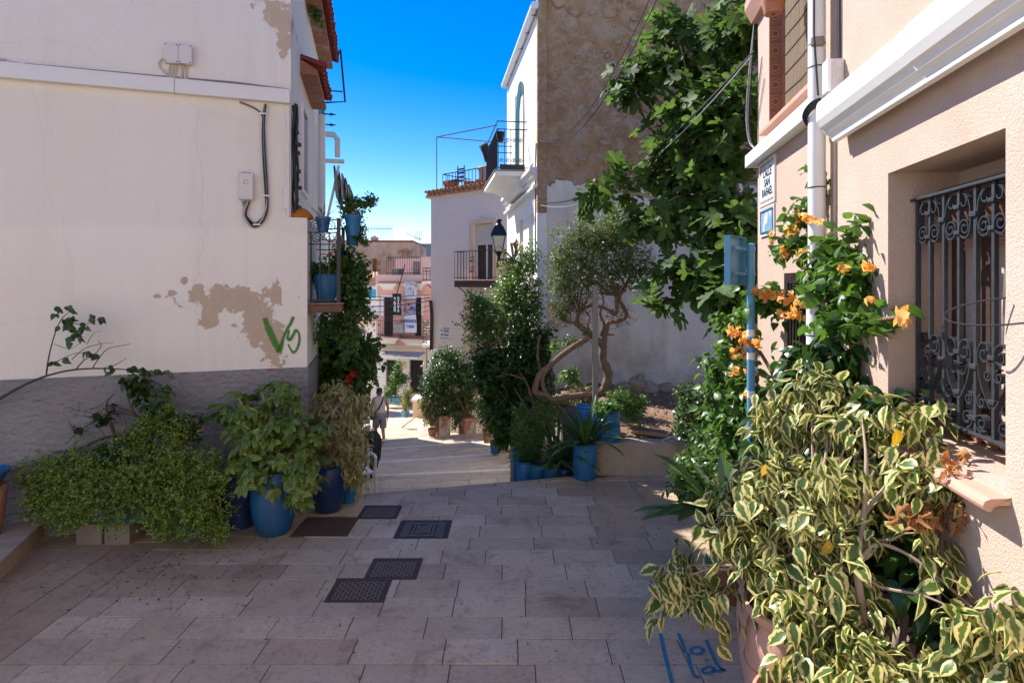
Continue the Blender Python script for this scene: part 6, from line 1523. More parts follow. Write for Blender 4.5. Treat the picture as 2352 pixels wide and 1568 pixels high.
# ------------------------------------------------------------------ raised bed, ledge, rocks
t = thing('raised_bed', 'low cracked concrete bed wall with soil behind the blue drums', 'planter', (2, 8, 0))
m = MB()
def slabwall(p0, p1, z0, z1, th, parent, mat, name='bed_wall', seed=1, n=14):
    rg = random.Random(seed); a, b = Vector(p0), Vector(p1); d = (b-a).normalized(); nn = Vector((d.y, -d.x, 0)); mb = MB(); k = n
    for i in range(k+1):
        q = a.lerp(b, i/k); zt = z1 + rg.uniform(-.02,.02)
        for (o, z) in ((0,z0),(rg.uniform(-.008,.008),(z0+zt)/2),(0,zt-.02),(-.02,zt),(-th,zt-.01),(-th,z0)): mb.v.append(tuple(q + nn*o + Vector((0,0,z))))
    for i in range(k):
        for j in range(5): mb.f.append((6*i+j, 6*i+6+j, 6*i+7+j, 6*i+1+j))
    mb.f.append(tuple(range(6))); mb.f.append(tuple(6*k+j for j in range(6)))
    return add(name, mb, mat, parent)
slabwall((.93,7.42,0), (2.45,7.36,0), -.05, .41, .2, t, MT['kerb'], seed=3)
slabwall((2.45,7.36,0), (4.2,6.4,0), -.05, .44, .2, t, MT['kerb'], seed=4)
slabwall((.72,10.98,0), (.93,7.42,0), -2.0, .40, .2, t, MT['kerb'], seed=5)
soilm = MB(); nx, ny = 46, 36
for i in range(nx+1):
    for j in range(ny+1):
        x = .86 + 5.5*i/nx; y = 7.45 + 3.54*j/ny
        soilm.v.append((x, y, .37 + .035*(y-7.4) + .05*math.sin(x*3+y*2)*math.sin(y*2.4) + rnd.uniform(-.012,.012)))
for i in range(nx):
    for j in range(ny): b = i*(ny+1)+j; soilm.f.append((b, b+ny+1, b+ny+2, b+1))
soil_o = add('soil', soilm, MT['dirt'], t, smooth=True, auto=0)
# leaf litter on the soil
rngl = np.random.default_rng(5); nL = 900
pos = np.stack([rngl.uniform(1.2, 4, nL), rngl.uniform(7.6, 10.6, nL), np.zeros(nL)], 1); pos[:,2] = .405 + .035*(pos[:,1]-7.4) + .05*np.sin(pos[:,0]*3+pos[:,1]*2)*np.sin(pos[:,1]*2.4)
foliage(t, T_OVAL, pos, np.c_[rngl.normal(size=(nL,2)), np.zeros(nL)], np.c_[rngl.normal(size=(nL,2))*.3, np.ones(nL)], .05, leafmat('dry_litter', (.22,.13,.06), (.42,.29,.16), trans=.1, rough=.8), rngl, name='leaf_litter')
def rock(c, s, seed, mat='rock', sq=(1,1,1)):
    rg = random.Random(seed); bm = bmesh.new(); bmesh.ops.create_icosphere(bm, subdivisions=2, radius=s)
    ax_ = [Vector((rg.uniform(-1,1), rg.uniform(-1,1), rg.uniform(-1,1))).normalized() for _ in range(9)]
    for v in bm.verts:
        for a_ in ax_:
            d_ = v.co.dot(a_); lim = s*.72
            if d_ > lim: v.co -= a_*(d_-lim)
        v.co = Vector((v.co.x*sq[0], v.co.y*sq[1], v.co.z*sq[2])) + Vector(c)
    me = bpy.data.meshes.new('rock'); bm.to_mesh(me); bm.free(); return me
labs = ['broad tan rock at the left of the rubble pile by the wall', 'slanting tan rock leaning in the rubble pile', 'pale squarish rock in the middle of the rubble pile', 'flat dark rock at the right end of the rubble pile', 'small rock in front of the pale squarish one', 'pointed rock on top of the rubble pile', 'long low rock under the white wall right of the pile', 'tiny pale stone before the rubble pile']
for i, (u, v, s, sq) in enumerate([(1432,898,.20,(1.3,1,.8)),(1462,886,.19,(.8,1,1.2)),(1492,896,.2,(1,1,.95)),(1530,900,.22,(1.4,1,.7)),(1505,912,.09,(1,1,1)),(1470,868,.10,(.8,.8,1.3)),(1575,905,.25,(1.6,1,.6)),(1485,917,.05,(1.3,1,1))]):
    add('rock', rock(P(u, v, 10.55 - (.25 if i in (4,7) else 0)), s, 20+i), MT['rock'], None, bev=.01, label=labs[i], cat='rock', group='rocks piled by the wall')
pk0, pk1 = P(1448, 986, 7.95), P(1536, 1003, 7.70)
o = thing('plank', 'orange-brown plank lying on the soil of the raised bed', 'plank', pk0)
add('board', MB().obox(((pk0+pk1)/2 - Vector((0,0,.02))), (pk1-pk0).length, .09, .03, math.atan2(pk1.y-pk0.y, pk1.x-pk0.x)), MT['plank'], o, bev=.004)
o = thing('hose', 'grey hose lying along the edge of the raised bed', 'hose', P(1540,1000,7.6)); add('hose_body', MB().tube(smooth([P(1520,1011,7.55), P(1550,1001,7.6), P(1575,994,7.65), P(1600,990,7.7)], 4), .014, 7), MT['greycable'], o, smooth=True)
ledge = thing('side_ledge', 'stone side ledge of the stairs carrying the blue drums', 'ledge', (.45, 8.2, -1))
add('ledge_body', MB().prism([(.03,ex(.03)+.03,-1.8),(.79,ex(.79)+.03,-1.8),(.72,10.5,-1.8),(.1,10.5,-1.8)], (0,0,1.47)), MT['kerbstone'], ledge, bev=.01)
add('end_slab', MB().prism([P(1172,1086,8.6)+Vector((0,0,-1.2)), P(1186,1086,8.6)+Vector((0,0,-1.2)), P(1186,1086,8.7)+Vector((.0,.12,-1.2)), P(1172,1086,8.7)+Vector((0,.12,-1.2))], (0,0,1.56)), MT['kerbstone'], ledge, bev=.01)
# ------------------------------------------------------------------ left: step, blocks, pots and plants
st = thing('stone_step', 'worn stone step at the left edge of the square', 'step', (-4.6, 5.2, 0))
sp_pts = [(-4.43,5.62),(-4.13,4.77),(-3.80,3.6),(-3.4,2.2),(-3.2,0),(-8,0),(-8,4.4)]
add('step_body', MB().prism([(x,y,-.02) for x, y in sp_pts], (0,0,.15)), MT['kerbstone'], st)
for k, (a, b) in enumerate(zip(sp_pts[:4], sp_pts[1:5])):
    a, b = Vector((*a,0)), Vector((*b,0)); d = (b-a).normalized(); nn = Vector((d.y,-d.x,0)); nn = nn if nn.x < 0 else -nn
    L_ = (b-a).length; k2 = max(1, round(L_/.5))
    for i in range(k2):
        p0, p1 = a + d*(L_*i/k2+.004) - nn*.012, a + d*(L_*(i+1)/k2-.004) - nn*.012
        add('slab', MB().hexa([p0+Vector((0,0,.131)),p1+Vector((0,0,.131)),p1+nn*.34+Vector((0,0,.131)),p0+nn*.34+Vector((0,0,.131)),p0+Vector((0,0,.165)),p1+Vector((0,0,.165)),p1+nn*.34+Vector((0,0,.165)),p0+nn*.34+Vector((0,0,.165))]), MT['kerbstone'], st, bev=.005)
pot('blue_bowl', 'blue bowl whose rim peeks in at the left picture edge', (-4.66, 5.25, .607), [(.08,0),(.12,.04),(.17,.12),(.175,.13),(.155,.132),(.11,.07)], MT['blue'])
pot('clay_pot', 'brown clay pot under the blue bowl at the left picture edge', (-4.66, 5.25, .166), [(.10,0),(.13,.2),(.145,.40),(.15,.44),(.13,.44),(.11,.36)], MT['terra_old'])
add('litter_paper', rock(P(60, 1192, 5.45), .02, 77, sq=(1.6,1,.8)), MT['tile_white'], None, label='crumpled white paper scrap on the stone step', cat='litter')
add('rock', rock(P(122, 1166, 5.62), .17, 78, sq=(1.2,.7,.9)), MT['rock'], None, bev=.01, label='tan rock half under the succulent hedge at left', cat='rock')
for i, (u0, u1, lab) in enumerate(((174, 236, 'left concrete block carrying the succulent trough'), (239, 300, 'right concrete block carrying the succulent trough'))):
    p0, p1 = G(u0, 1251), G(u1, 1249); o = thing('concrete_block', lab, 'block', (p0+p1)/2, 'concrete blocks under the trough')
    m = MB().box(p0.x, p1.x, p0.y, p0.y+.38, 0.001, .19); add('block_body', m, MT['block'], o, bev=.006)
trg = thing('blue_trough', 'long blue planter trough resting on concrete blocks', 'planter', P(250, 1200, 5.6))
p0, p1 = P(168, 1203, 5.45), P(345, 1200, 5.55)
add('trough_body', MB().hexa([(p0.x+.03,5.46,.192),(p1.x-.03,5.46,.192),(p1.x-.03,5.72,.192),(p0.x+.03,5.72,.192),(p0.x,5.43,.42),(p1.x,5.43,.42),(p1.x,5.75,.42),(p0.x,5.75,.42)]), MT['bluep'], trg, bev=.015)
add('soil', MB().box(p0.x+.03, p1.x-.03, 5.46, 5.72, .42, .43), MT['dirt'], trg)
b2 = pot('blue_tub', 'blue tub behind the right end of the succulent hedge', (-2.72, 5.88, 0), [(.16,0),(.20,.32),(.215,.5),(.22,.52),(.2,.525),(.17,.46)], MT['navy'])
b3 = pot('low_blue_tub', 'low blue tub under the middle of the succulent hedge', (-3.05, 5.72, 0), [(.15,0),(.20,.2),(.21,.34),(.19,.345),(.16,.28)], MT['bluep'])
eb = thing('succulent_hedge', 'sprawling small-leaved succulent hedge spilling over blue troughs', 'plant', (-3.5, 5.5, .3))
cl = [(130,1095,5.55,85,50,.22),(230,1085,5.5,90,48,.24),(340,1095,5.45,95,55,.26),(440,1120,5.42,80,62,.24),(485,1150,5.4,48,70,.2),(300,1140,5.35,110,60,.25),(400,1175,5.33,75,55,.22),(200,1140,5.38,90,55,.22),(110,1130,5.5,50,50,.18),(455,1200,5.33,35,35,.15,1.3),(150,1190,5.35,50,30,.14,1.2),(80,1085,5.58,40,35,.14),(500,1220,5.32,24,24,.1,1.5),(240,1165,5.33,70,35,.18),(300,1035,5.55,60,36,.2),(400,1050,5.5,62,44,.2),(190,1055,5.55,46,34,.15),(470,1070,5.5,40,40,.16),(120,1060,5.58,40,26,.12),(380,1215,5.3,26,20,.1,1.4),(90,1160,5.45,34,28,.12,1.2)]
c = bush(eb, cl, 2600, 14, .0205, T_ROUND, LM['elephant'], 11, spread=.055, up=.25, shell=.45, rough=.42)
shoots = [(352,960,5.6,14,50,.07),(385,950,5.6,14,48,.07),(330,985,5.6,20,40,.1),(410,990,5.55,40,40,.14),(300,1010,5.6,24,30,.1)]
bush(eb, shoots, 380, 12, .021, T_ROUND, LM['elephant'], 12, spread=.06, up=1.2, shell=.1, rough=.3)
branches(eb, (-3.1, 5.6, .35), picks(c, 34, 1), .02, .004, MT['bark'], 3, w=.05)
limb(eb, [(390,1130,5.6),(410,1040,5.6),(395,990,5.62),(360,980,5.62)], [.04,.035,.028,.015], MT['barkdark']); limb(eb, [(410,1040,5.6),(430,1000,5.6),(470,985,5.62)], [.03,.025,.012], MT['bark'], seed=2)
rg = random.Random(31)
lb = thing('bare_bougainvillea', 'half-bare dark-leaved climber arching over the succulent hedge', 'plant', (-3.3, 5.7, .4))
for us, rs in (([(345,1080,5.6),(340,1010,5.62),(300,1000,5.62),(240,1005,5.62),(180,1030,5.62),(100,1040,5.62)], [.022,.02,.016,.012,.007,.004]), ([(265,1005,5.62),(250,960,5.62),(245,925,5.62),(262,905,5.64)], [.016,.012,.008,.004]), ([(340,1010,5.62),(320,960,5.62),(250,950,5.62),(190,985,5.6),(150,1020,5.6)], [.014,.01,.008,.006,.003]), ([(330,980,5.62),(300,930,5.64),(290,890,5.64)], [.008,.006,.003]), ([(345,1000,5.62),(390,960,5.62),(460,960,5.64)], [.01,.007,.003]), ([(246,930,5.62),(300,945,5.62),(350,985,5.62)], [.008,.006,.004])):
    limb(lb, us, rs, MT['barkdark'], 'branch', seed=len(us))
tw = MB()
for k in range(46):
    a = P(rg.uniform(170,380), rg.uniform(930,1010), 5.62); tw.tube(wob(a, a + Vector((rg.uniform(-.22,.22), rg.uniform(-.03,.03), rg.uniform(-.08,.2))), 4, .02, rg), [.004,.003,.003,.002,.0015], 4)
add('twig', tw, MT['barkdark'], lb)
cl = [(240,960,5.6,28,22,.06),(205,945,5.6,14,16,.05),(330,900,5.62,35,32,.07),(365,935,5.6,38,40,.08),(390,985,5.58,40,30,.08),(300,880,5.63,25,20,.05),(430,1000,5.58,35,26,.08),(260,1040,5.5,40,22,.08),(175,985,5.6,12,10,.04),(455,965,5.62,30,10,.04)]
bush(lb, cl, 70, 5, .085, T_HEART, LM['ficus_dark'], 14, spread=.07, droop=.5, parts=150, shell=.1)
# long arching branch at the far left
ar = thing('arching_branch', 'long thin branch with few dark leaves arching along the white wall', 'plant', P(0, 915, 5.3))
YB = 5.42
for us, rs in (([(-60,955),(0,915),(60,882),(110,862),(170,849),(240,846),(310,850),(390,856)], [.015,.013,.011,.010,.008,.006,.004,.002]), ([(106,863),(112,820),(125,770),(140,735),(160,715)], [.007,.006,.005,.004,.002]), ([(175,848),(192,828),(215,815),(232,795),(225,782)], [.006,.005,.004,.003,.002]), ([(212,846),(228,822),(250,800),(300,790)], [.005,.004,.003,.002]), ([(130,830),(170,812),(200,810)], [.004,.003,.002]), ([(165,825),(195,800),(230,790),(262,786)], [.004,.003,.0015]), ([(150,735),(190,745),(235,728)], [.004,.003,.002]), ([(250,845),(275,832),(290,822)], [.004,.003,.002]), ([(125,790),(165,800),(200,770)], [.003,.002,.001]), ([(200,790),(215,765),(235,760)], [.003,.002,.001])):
    limb(ar, [(u, v, YB) for u, v in us], rs, MT['barkdark'], 'branch', seed=len(us)+int(us[0][0]))
rl_ = np.random.default_rng(6); sp = []
for (u, v, r, n) in ((135,712,9,5),(158,708,8,4),(150,740,14,8),(170,755,16,8),(190,745,8,4),(165,735,14,7),(213,728,5,3),(232,728,4,2),(155,780,7,3),(117,832,8,3),(130,828,6,2),(150,825,5,2),(205,812,8,4),(222,812,4,2),(254,850,6,3),(300,848,8,4),(325,852,8,5),(345,852,8,5),(365,853,6,4),(385,856,6,3),(248,838,5,2),(180,765,9,5)):
    for _ in range(n): sp.append(np.array(P(u + rl_.uniform(-r,r), v + rl_.uniform(-r,r), YB + rl_.uniform(-.05,.05))))
sp = np.array(sp); N = len(sp)
foliage(ar, T_HEART, sp, np.c_[rl_.normal(size=N)*.6, rl_.normal(size=N)*.4, -np.ones(N)*.7], np.c_[rl_.normal(size=N)*.4, -np.ones(N), rl_.normal(size=N)*.4], .072, LM['ficus_dark'], rl_, parts=N)
# schefflera in the blue barrel pot
pot('blue_barrel_pot', 'big glossy blue barrel pot holding the schefflera', (-2.30, 5.72, .002), [(.135,0),(.15,.01),(.195,.15),(.214,.30),(.208,.42),(.18,.55),(.175,.60),(.165,.605),(.15,.54)], MT['blue'], n=40)
sf = thing('schefflera', 'umbrella-leaved schefflera in the blue barrel pot', 'plant', (-2.3, 5.72, .6))
cl = [(600,1010,5.7,70,80,.28),(680,1020,5.65,65,75,.28),(560,950,5.8,55,50,.2),(640,920,5.85,60,40,.2),(655,885,5.9,25,18,.1),(700,1090,5.55,45,50,.2),(600,1090,5.55,60,35,.2),(515,950,5.85,35,22,.12),(690,1145,5.5,30,25,.12),(545,1060,5.6,25,25,.12),(720,985,5.75,28,35,.14)]
rng = np.random.default_rng(21); c, u_, k_ = scatter(cl, 330, rng, .35, .35)
pos, d, nn, sz, ct = [], [], [], [], []
for j in range(8):
    a = 2*math.pi*j/8; axw = nrm(u_*.5 + np.array([0,-.15,.75]) + rng.normal(size=u_.shape)*.25); x = nrm(np.cross(axw, rng.normal(size=u_.shape)*.1 + np.array([1,0,0.]))); y = np.cross(axw, x)
    d.append(nrm(x*math.cos(a) + y*math.sin(a) + axw*.12 - np.array([0,0,.25]))); pos.append(c + rng.normal(size=c.shape)*.006); nn.append(axw + rng.normal(size=c.shape)*.15)
    sz.append(.105*rng.uniform(.6,1.15,len(c))); ct.append(rng.random(len(c)))
foliage(sf, T_OVAL, np.concatenate(pos), np.concatenate(d), np.concatenate(nn), np.concatenate(sz), LM['scheff'], rng, parts=280, clumptint=None)
branches(sf, (-2.3, 5.72, .58), picks(c, 30, 2), .016, .005, MT['barkpale'], 9, w=.03)
limb(sf, [(625,1095,5.75),(640,1010,5.8),(612,930,5.85),(600,900,5.85)], [.02,.018,.014,.008], MT['barkpale']); limb(sf, [(600,1010,5.8),(570,950,5.85),(545,900,5.9),(550,895,5.9)], [.012,.009,.006,.003], MT['barkpale'], seed=3)
# straw-coloured ficus in the dark urn
pot('dark_blue_urn', 'dark blue chipped urn holding the straw-coloured ficus', (-1.94, 6.27, .002), [(.12,0),(.13,.01),(.16,.14),(.185,.3),(.192,.38),(.175,.45),(.165,.47),(.175,.485),(.16,.49),(.13,.42)], MT['navy'], n=36)
pot('small_blue_pot', 'small blue pot tucked behind the dark blue urn', (-1.80, 6.52, .002), [(.08,0),(.10,.2),(.105,.26),(.09,.265),(.07,.2)], MT['bluep'])
yf = thing('straw_ficus', 'straw-yellow weeping ficus in the dark blue urn', 'plant', (-1.94, 6.27, .5))
cl = [(790,965,6.5,48,40,.22),(760,1010,6.35,45,45,.22),(800,1040,6.3,38,48,.2),(745,950,6.5,35,35,.18),(830,935,6.6,22,25,.12),(780,905,6.6,40,22,.15),(815,1090,6.25,25,30,.14),(740,1040,6.3,25,35,.14),(832,1015,6.3,14,36,.1)]
c = bush(yf, cl, 380, 8, .085, T_NARROW, LM['yellowficus'], 24, spread=.09, droop=1.1, parts=120, shell=.2, rough=.35)
branches(yf, (-1.94, 6.27, .45), picks(c, 36, 4), .012, .003, MT['barkpale'], 5, w=.03)
# hibiscus climbing by the stairs
hb = thing('hibiscus', 'tall green hibiscus beside the stairs with a few red flowers', 'plant', (-2.5, 7.9, -1))
cl = [(745,815,7.9,42,50,.3),(790,850,7.8,48,48,.35),(760,890,7.7,45,50,.3),(822,870,7.8,26,48,.3),(850,815,7.9,30,28,.2),(730,780,8,25,28,.2),(815,800,7.9,30,30,.2),(720,860,7.8,20,60,.2),(800,780,8.2,25,25,.2),(760,760,8.1,22,18,.15)]
c = bush(hb, cl, 620, 8, .10, T_OVAL, LM['hibiscus'], 27, spread=.13, droop=.55, shell=.25, rough=.4, parts=100)
branches(hb, (-2.5, 7.9, -1.1), picks(c, 44, 6), .016, .004, MT['bark'], 7, w=.06)
fl = MB()
for (u, v) in ((802,870),(800,885),(812,858)):
    q = P(u, v, 7.5)
    for a in range(5): fl.face([q, q + Vector((math.cos(a*1.257+.4)*.05, -.02, math.sin(a*1.257+.4)*.05)), q + Vector((math.cos(a*1.257+1.2)*.05, -.02, math.sin(a*1.257+1.2)*.05))])
add('flower', fl, LM['redflower'], hb)
# balcony pots
big = pot('balcony_pot', 'large blue pot standing on the balcony slab', BO.pt(.22, ZB+.019, .17), [(.085,0),(.10,.03),(.125,.2),(.135,.27),(.128,.31),(.118,.315),(.1,.25)], MT['bluep'], n=28)
p1 = pot('balcony_pot', 'blue pot with spiky plant hooked on the balcony rail', BO.pt(.06, TOP-.13, .15), [(.055,0),(.078,.14),(.084,.14),(.084,.165),(.075,.165),(.06,.12)], MT['bluep'], n=22)
p2 = pot('balcony_pot', 'upper hanging blue pot at the outer balcony corner', BO.pt(.10, TOP-.165, .47), [(.06,0),(.09,.20),(.098,.20),(.098,.235),(.088,.235),(.07,.18)], MT['bluep'], n=22)
p3 = pot('balcony_pot', 'lower hanging blue pot behind the upper one at the balcony corner', BO.pt(.30, TOP-.26, .46), [(.06,0),(.088,.2),(.096,.2),(.096,.23),(.086,.23),(.07,.18)], MT['bluep'], n=22)
sk = thing('spiky_plant', 'grey spiky plant in the blue pot on the balcony rail', 'plant', BO.pt(.06, TOP, .15)); straps(sk, BO.pt(.06, TOP+.02, .15), 22, .20, .012, LM['aloe'], 5, .9, bend=.6)
tp = thing('trailing_plant', 'bushy trailing plant spilling right from the hanging blue pots', 'plant', BO.pt(.1, TOP+.05, .47))
cl = [(800,475,6.75,20,22,.10),(835,468,6.8,28,14,.10),(815,500,6.8,22,16,.10),(822,530,6.8,12,25,.07),(835,552,6.8,10,12,.05),(853,462,6.8,10,8,.05),(795,455,6.8,8,8,.05)]
c = bush(tp, cl, 220, 8, .040, T_OVAL, LM['hibiscus'], 33, spread=.05, shell=.15, rough=.4); branches(tp, BO.pt(.10, TOP+.04, .47), picks(c, 16, 8), .007, .002, MT['bark'], 8, w=.02, bow=0)
ig = thing('ivy_geranium', 'large ivy geranium tumbling over the balcony edge', 'plant', BO.pt(.3, ZB+.3, .2))
cl = [(790,640,7.0,32,50,.2),(815,680,7.0,28,45,.2),(790,590,7.1,22,30,.15),(770,620,6.9,22,25,.12),(735,625,6.8,22,16,.1),(825,625,7.1,18,40,.15),(800,730,7,22,35,.15),(785,760,7,14,30,.1),(740,650,6.75,12,10,.06),(722,630,6.75,12,18,.06)]
c = bush(ig, cl, 700, 8, .048, T_ROUND, LM['geranium'], 35, spread=.07, droop=.3, shell=.2, rough=.4); branches(ig, BO.pt(.22, ZB+.3, .17), picks(c, 26, 9), .008, .002, MT['bark'], 10, w=.03)
vines = [(745,740,7.0,9,40,.05),(795,790,7.0,7,40,.05),(815,770,7.0,8,30,.05),(835,715,7.2,22,5,.05),(852,725,7.2,8,20,.05),(765,730,7,10,26,.05),(735,770,7.0,8,22,.05)]
bush(ig, vines, 200, 7, .038, T_OVAL, LM['geranium'], 36, spread=.08, up=-1.0, droop=1, shell=.1, name='trailing_shoots')
rf_ = MB(); q = P(757, 587, 6.72)
for a in range(9): rf_.obox(q + Vector((.025*math.cos(a*2.4)*a/9, 0, .025*math.sin(a*2.4)*a/9)), .022, .02, .022, a)
add('flower', rf_, LM['redflower'], ig)
rp = thing('roof_plant', 'weed growing out of the red eave at the picture top', 'plant', LS2.pt(1.0, 6.2, .3)); bush(rp, [(722,10,7.9,9,16,.08),(728,40,8,4,16,.05)], 40, 7, .06, T_OVAL, LM['hibiscus'], 38, spread=.07, shell=.1)
# ------------------------------------------------------------------ centre: drums, shrubs, twisted tree
DR = [('front blue drum with strap-leaved plant standing on the square', (.895, 7.30, .002), .146, .43, 'drum'),
      ('chipped blue drum standing on the raised bed wall', (1.225, 7.58, .39), .155, .40, 'drum'),
      ('blue drum behind the metal post in the raised bed', (.99, 7.95, .38), .14, .38, 'bluechip'),
      ('flaking black and blue drum at the left end of the row', (.17, 7.72, -.329), .10, .42, 'bluechip'),
      ('second drum from the left in the stair row, under the fern', (.33, 7.70, -.329), .115, .40, 'drum'),
      ('third drum from the left in the stair row', (.52, 7.66, -.329), .115, .36, 'bluep'),
      ('fourth drum in the stair row beside the front drum', (.69, 7.66, -.329), .105, .36, 'navy'),
      ('tall blue drum behind the flaking one on the stair ledge', (.12, 8.05, -.329), .11, .48, 'bluep')]
for i, (lab, b, r, h, mt_) in enumerate(DR):
    o = pot('blue_drum', lab, b, [(r*.90,0),(r*.95,.01),(r,h*.2),(r*1.0,h*.5),(r*1.01,h*.86),(r*.98,h*.9),(r*.93,h*.93),(r*.99,h*.95),(r*.99,h),(r*.92,h),(r*.85,h-.06)], MT[mt_], group='blue drums used as planters', n=30, wob_=.006)
ag = thing('strap_lily', 'strap-leaved lily in the front blue drum', 'plant', (.895, 7.30, .42)); straps(ag, (.895, 7.30, .40), 52, .62, .046, LM['strap'], 41, 1.0, bend=1.0)
ag = thing('strap_lily', 'strap-leaved lily hanging over the third drum of the stair row', 'plant', (.55, 7.6, .05)); straps(ag, (.57, 7.52, .08), 54, .66, .042, LM['strap'], 42, .95, bend=1.1)
ag = thing('strap_lily', 'strap-leaved lily left of the front drum, dark and drooping', 'plant', (.75, 7.7, .2)); straps(ag, (.74, 7.55, .12), 44, .62, .04, LM['strap'], 43, .95, bend=1.1)
o = thing('dry_strap', 'brown dried leaf hanging among the strap lilies', 'leaf', P(1290,1030,7.2)); straps(o, P(1300,1022,7.3), 1, .3, .03, LM['dry'], 3, .3)
dp_ = thing('drum_plant', 'low green plant in the chipped blue drum', 'plant', (1.225, 7.58, .8)); bush(dp_, [(1385,938,7.5,26,12,.12),(1405,940,7.5,15,10,.1)], 60, 7, .05, T_ROUND, LM['geranium'], 44, spread=.06, shell=.2)
fn_ = thing('fern_mound', 'feathery light green fern mound over the stair drums', 'plant', (.4, 8.0, .1))
c = bush(fn_, [(1218,1005,7.9,34,46,.25),(1262,955,8.1,32,26,.25),(1208,1035,7.8,20,26,.15),(1196,975,7.9,14,40,.15),(1250,935,8.1,25,16,.2)], 800, 14, .030, T_TINY, LM['fern'], 45, spread=.09, up=.5, droop=.3, shell=.35)
bg_ = thing('bright_vine', 'bright sunlit green leaves left of the dark shrub', 'plant', P(1115, 960, 9.2)); bush(bg_, [(1125,905,9.3,18,22,.15),(1115,885,9.3,12,14,.1),(1140,950,9.2,18,30,.15),(1150,1000,9,14,28,.12)], 90, 6, .095, T_OVAL, LM['bougain'], 46, spread=.1, shell=.2)
ds = thing('dark_shrub', 'dense dark green shrub below the white-flowered one', 'plant', (.4, 9.3, -.33))
cl = [(1170,850,9.6,75,60,.5),(1215,810,9.7,50,55,.4),(1130,870,9.6,40,60,.4),(1160,930,9.5,45,60,.4),(1215,900,9.4,45,60,.4),(1110,840,9.7,30,40,.3),(1240,860,9.3,25,40,.3),(1170,990,9.2,28,40,.3),(1250,790,9.7,20,30,.25)]
c = bush(ds, cl, 1000, 8, .085, T_OVAL, LM['boxwood'], 47, spread=.13, shell=.4, rough=.4, parts=80)
branches(ds, (.4, 9.3, -.33), picks(c, 40, 12), .025, .005, MT['barkdark'], 12, w=.08)
for us, rs in (([(1230,960,9),(1222,920,9),(1210,880,9.1),(1190,850,9.2)], [.025,.022,.018,.01]), ([(1235,985,8.9),(1205,930,9),(1180,890,9.1)], [.02,.016,.01]), ([(1245,960,8.9),(1250,900,9),(1235,820,9.2),(1240,770,9.3)], [.022,.022,.02,.018]), ([(1200,870,9),(1170,860,9),(1140,866,9)], [.015,.012,.008])): limb(ds, us, rs, MT['bark'], 'branch', seed=int(us[0][0]))
ws = thing('white_flowered_shrub', 'tall shrub dotted with white flowers against the white house', 'plant', (.4, 9.9, -.33))
cl = [(1150,720,9.9,62,48,.45),(1100,725,9.9,35,38,.3),(1120,770,9.9,50,40,.4),(1190,690,10,45,50,.4),(1200,760,9.9,50,50,.4),(1200,640,10.1,28,50,.25),(1215,590,10.3,22,30,.2),(1170,670,10,40,30,.3),(1095,690,9.9,22,22,.2),(1230,700,9.9,16,60,.2),(1165,640,10.2,18,24,.2)]
c = bush(ws, cl, 1500, 9, .050, T_OVAL, LM['jasmine'], 48, spread=.10, shell=.35, rough=.42)
branches(ws, (.4, 9.9, -.33), picks(c, 40, 13), .02, .003, MT['bark'], 13, w=.08)
def flowers(parent, clumps, n, size, seed, mat=None):
    rng = np.random.default_rng(seed); c, u, k = scatter(clumps, n, rng, .85, .4); pos, d, nn = [], [], []
    for j in range(5):
        a = 2*math.pi*j/5; f = nrm(u*.6 + np.array([0,-.8,.3])); x = nrm(np.cross(f, np.array([0,0,1.]))); y = np.cross(f, x)
        pos.append(c); d.append(x*math.cos(a) + y*math.sin(a) + f*.3); nn.append(f)
    one = mesh_from('flower', T_ROUND, np.concatenate(pos), frames(np.concatenate(d), np.concatenate(nn)), np.full(n*5, size), np.zeros(n*5), mat or LM['flower']); add('flowers', one, None, parent, kind='stuff')
flowers(ws, cl, 150, .022, 49)
ol = thing('bromeliad_pot', 'yellow-green hanging plant with red tips beside the wall lantern', 'plant', P(1185, 600, 10.4))
straps(ol, P(1180, 600, 10.4), 16, .38, .05, LM['olive'], 50, 1.1); straps(ol, P(1185, 575, 10.4), 6, .2, .05, LM['dry'], 51, 1.3)
add('pot_body', MB().lathe([(.10,0),(.13,.2),(.14,.22),(.12,.225),(.1,.15)], P(1178, 628, 10.45), 16), MT['teal'], ol, smooth=True)
bush(ol, [(1175,625,10.4,24,30,.2),(1160,610,10.4,14,20,.12)], 60, 6, .07, T_OVAL, LM['olive'], 52, spread=.1)
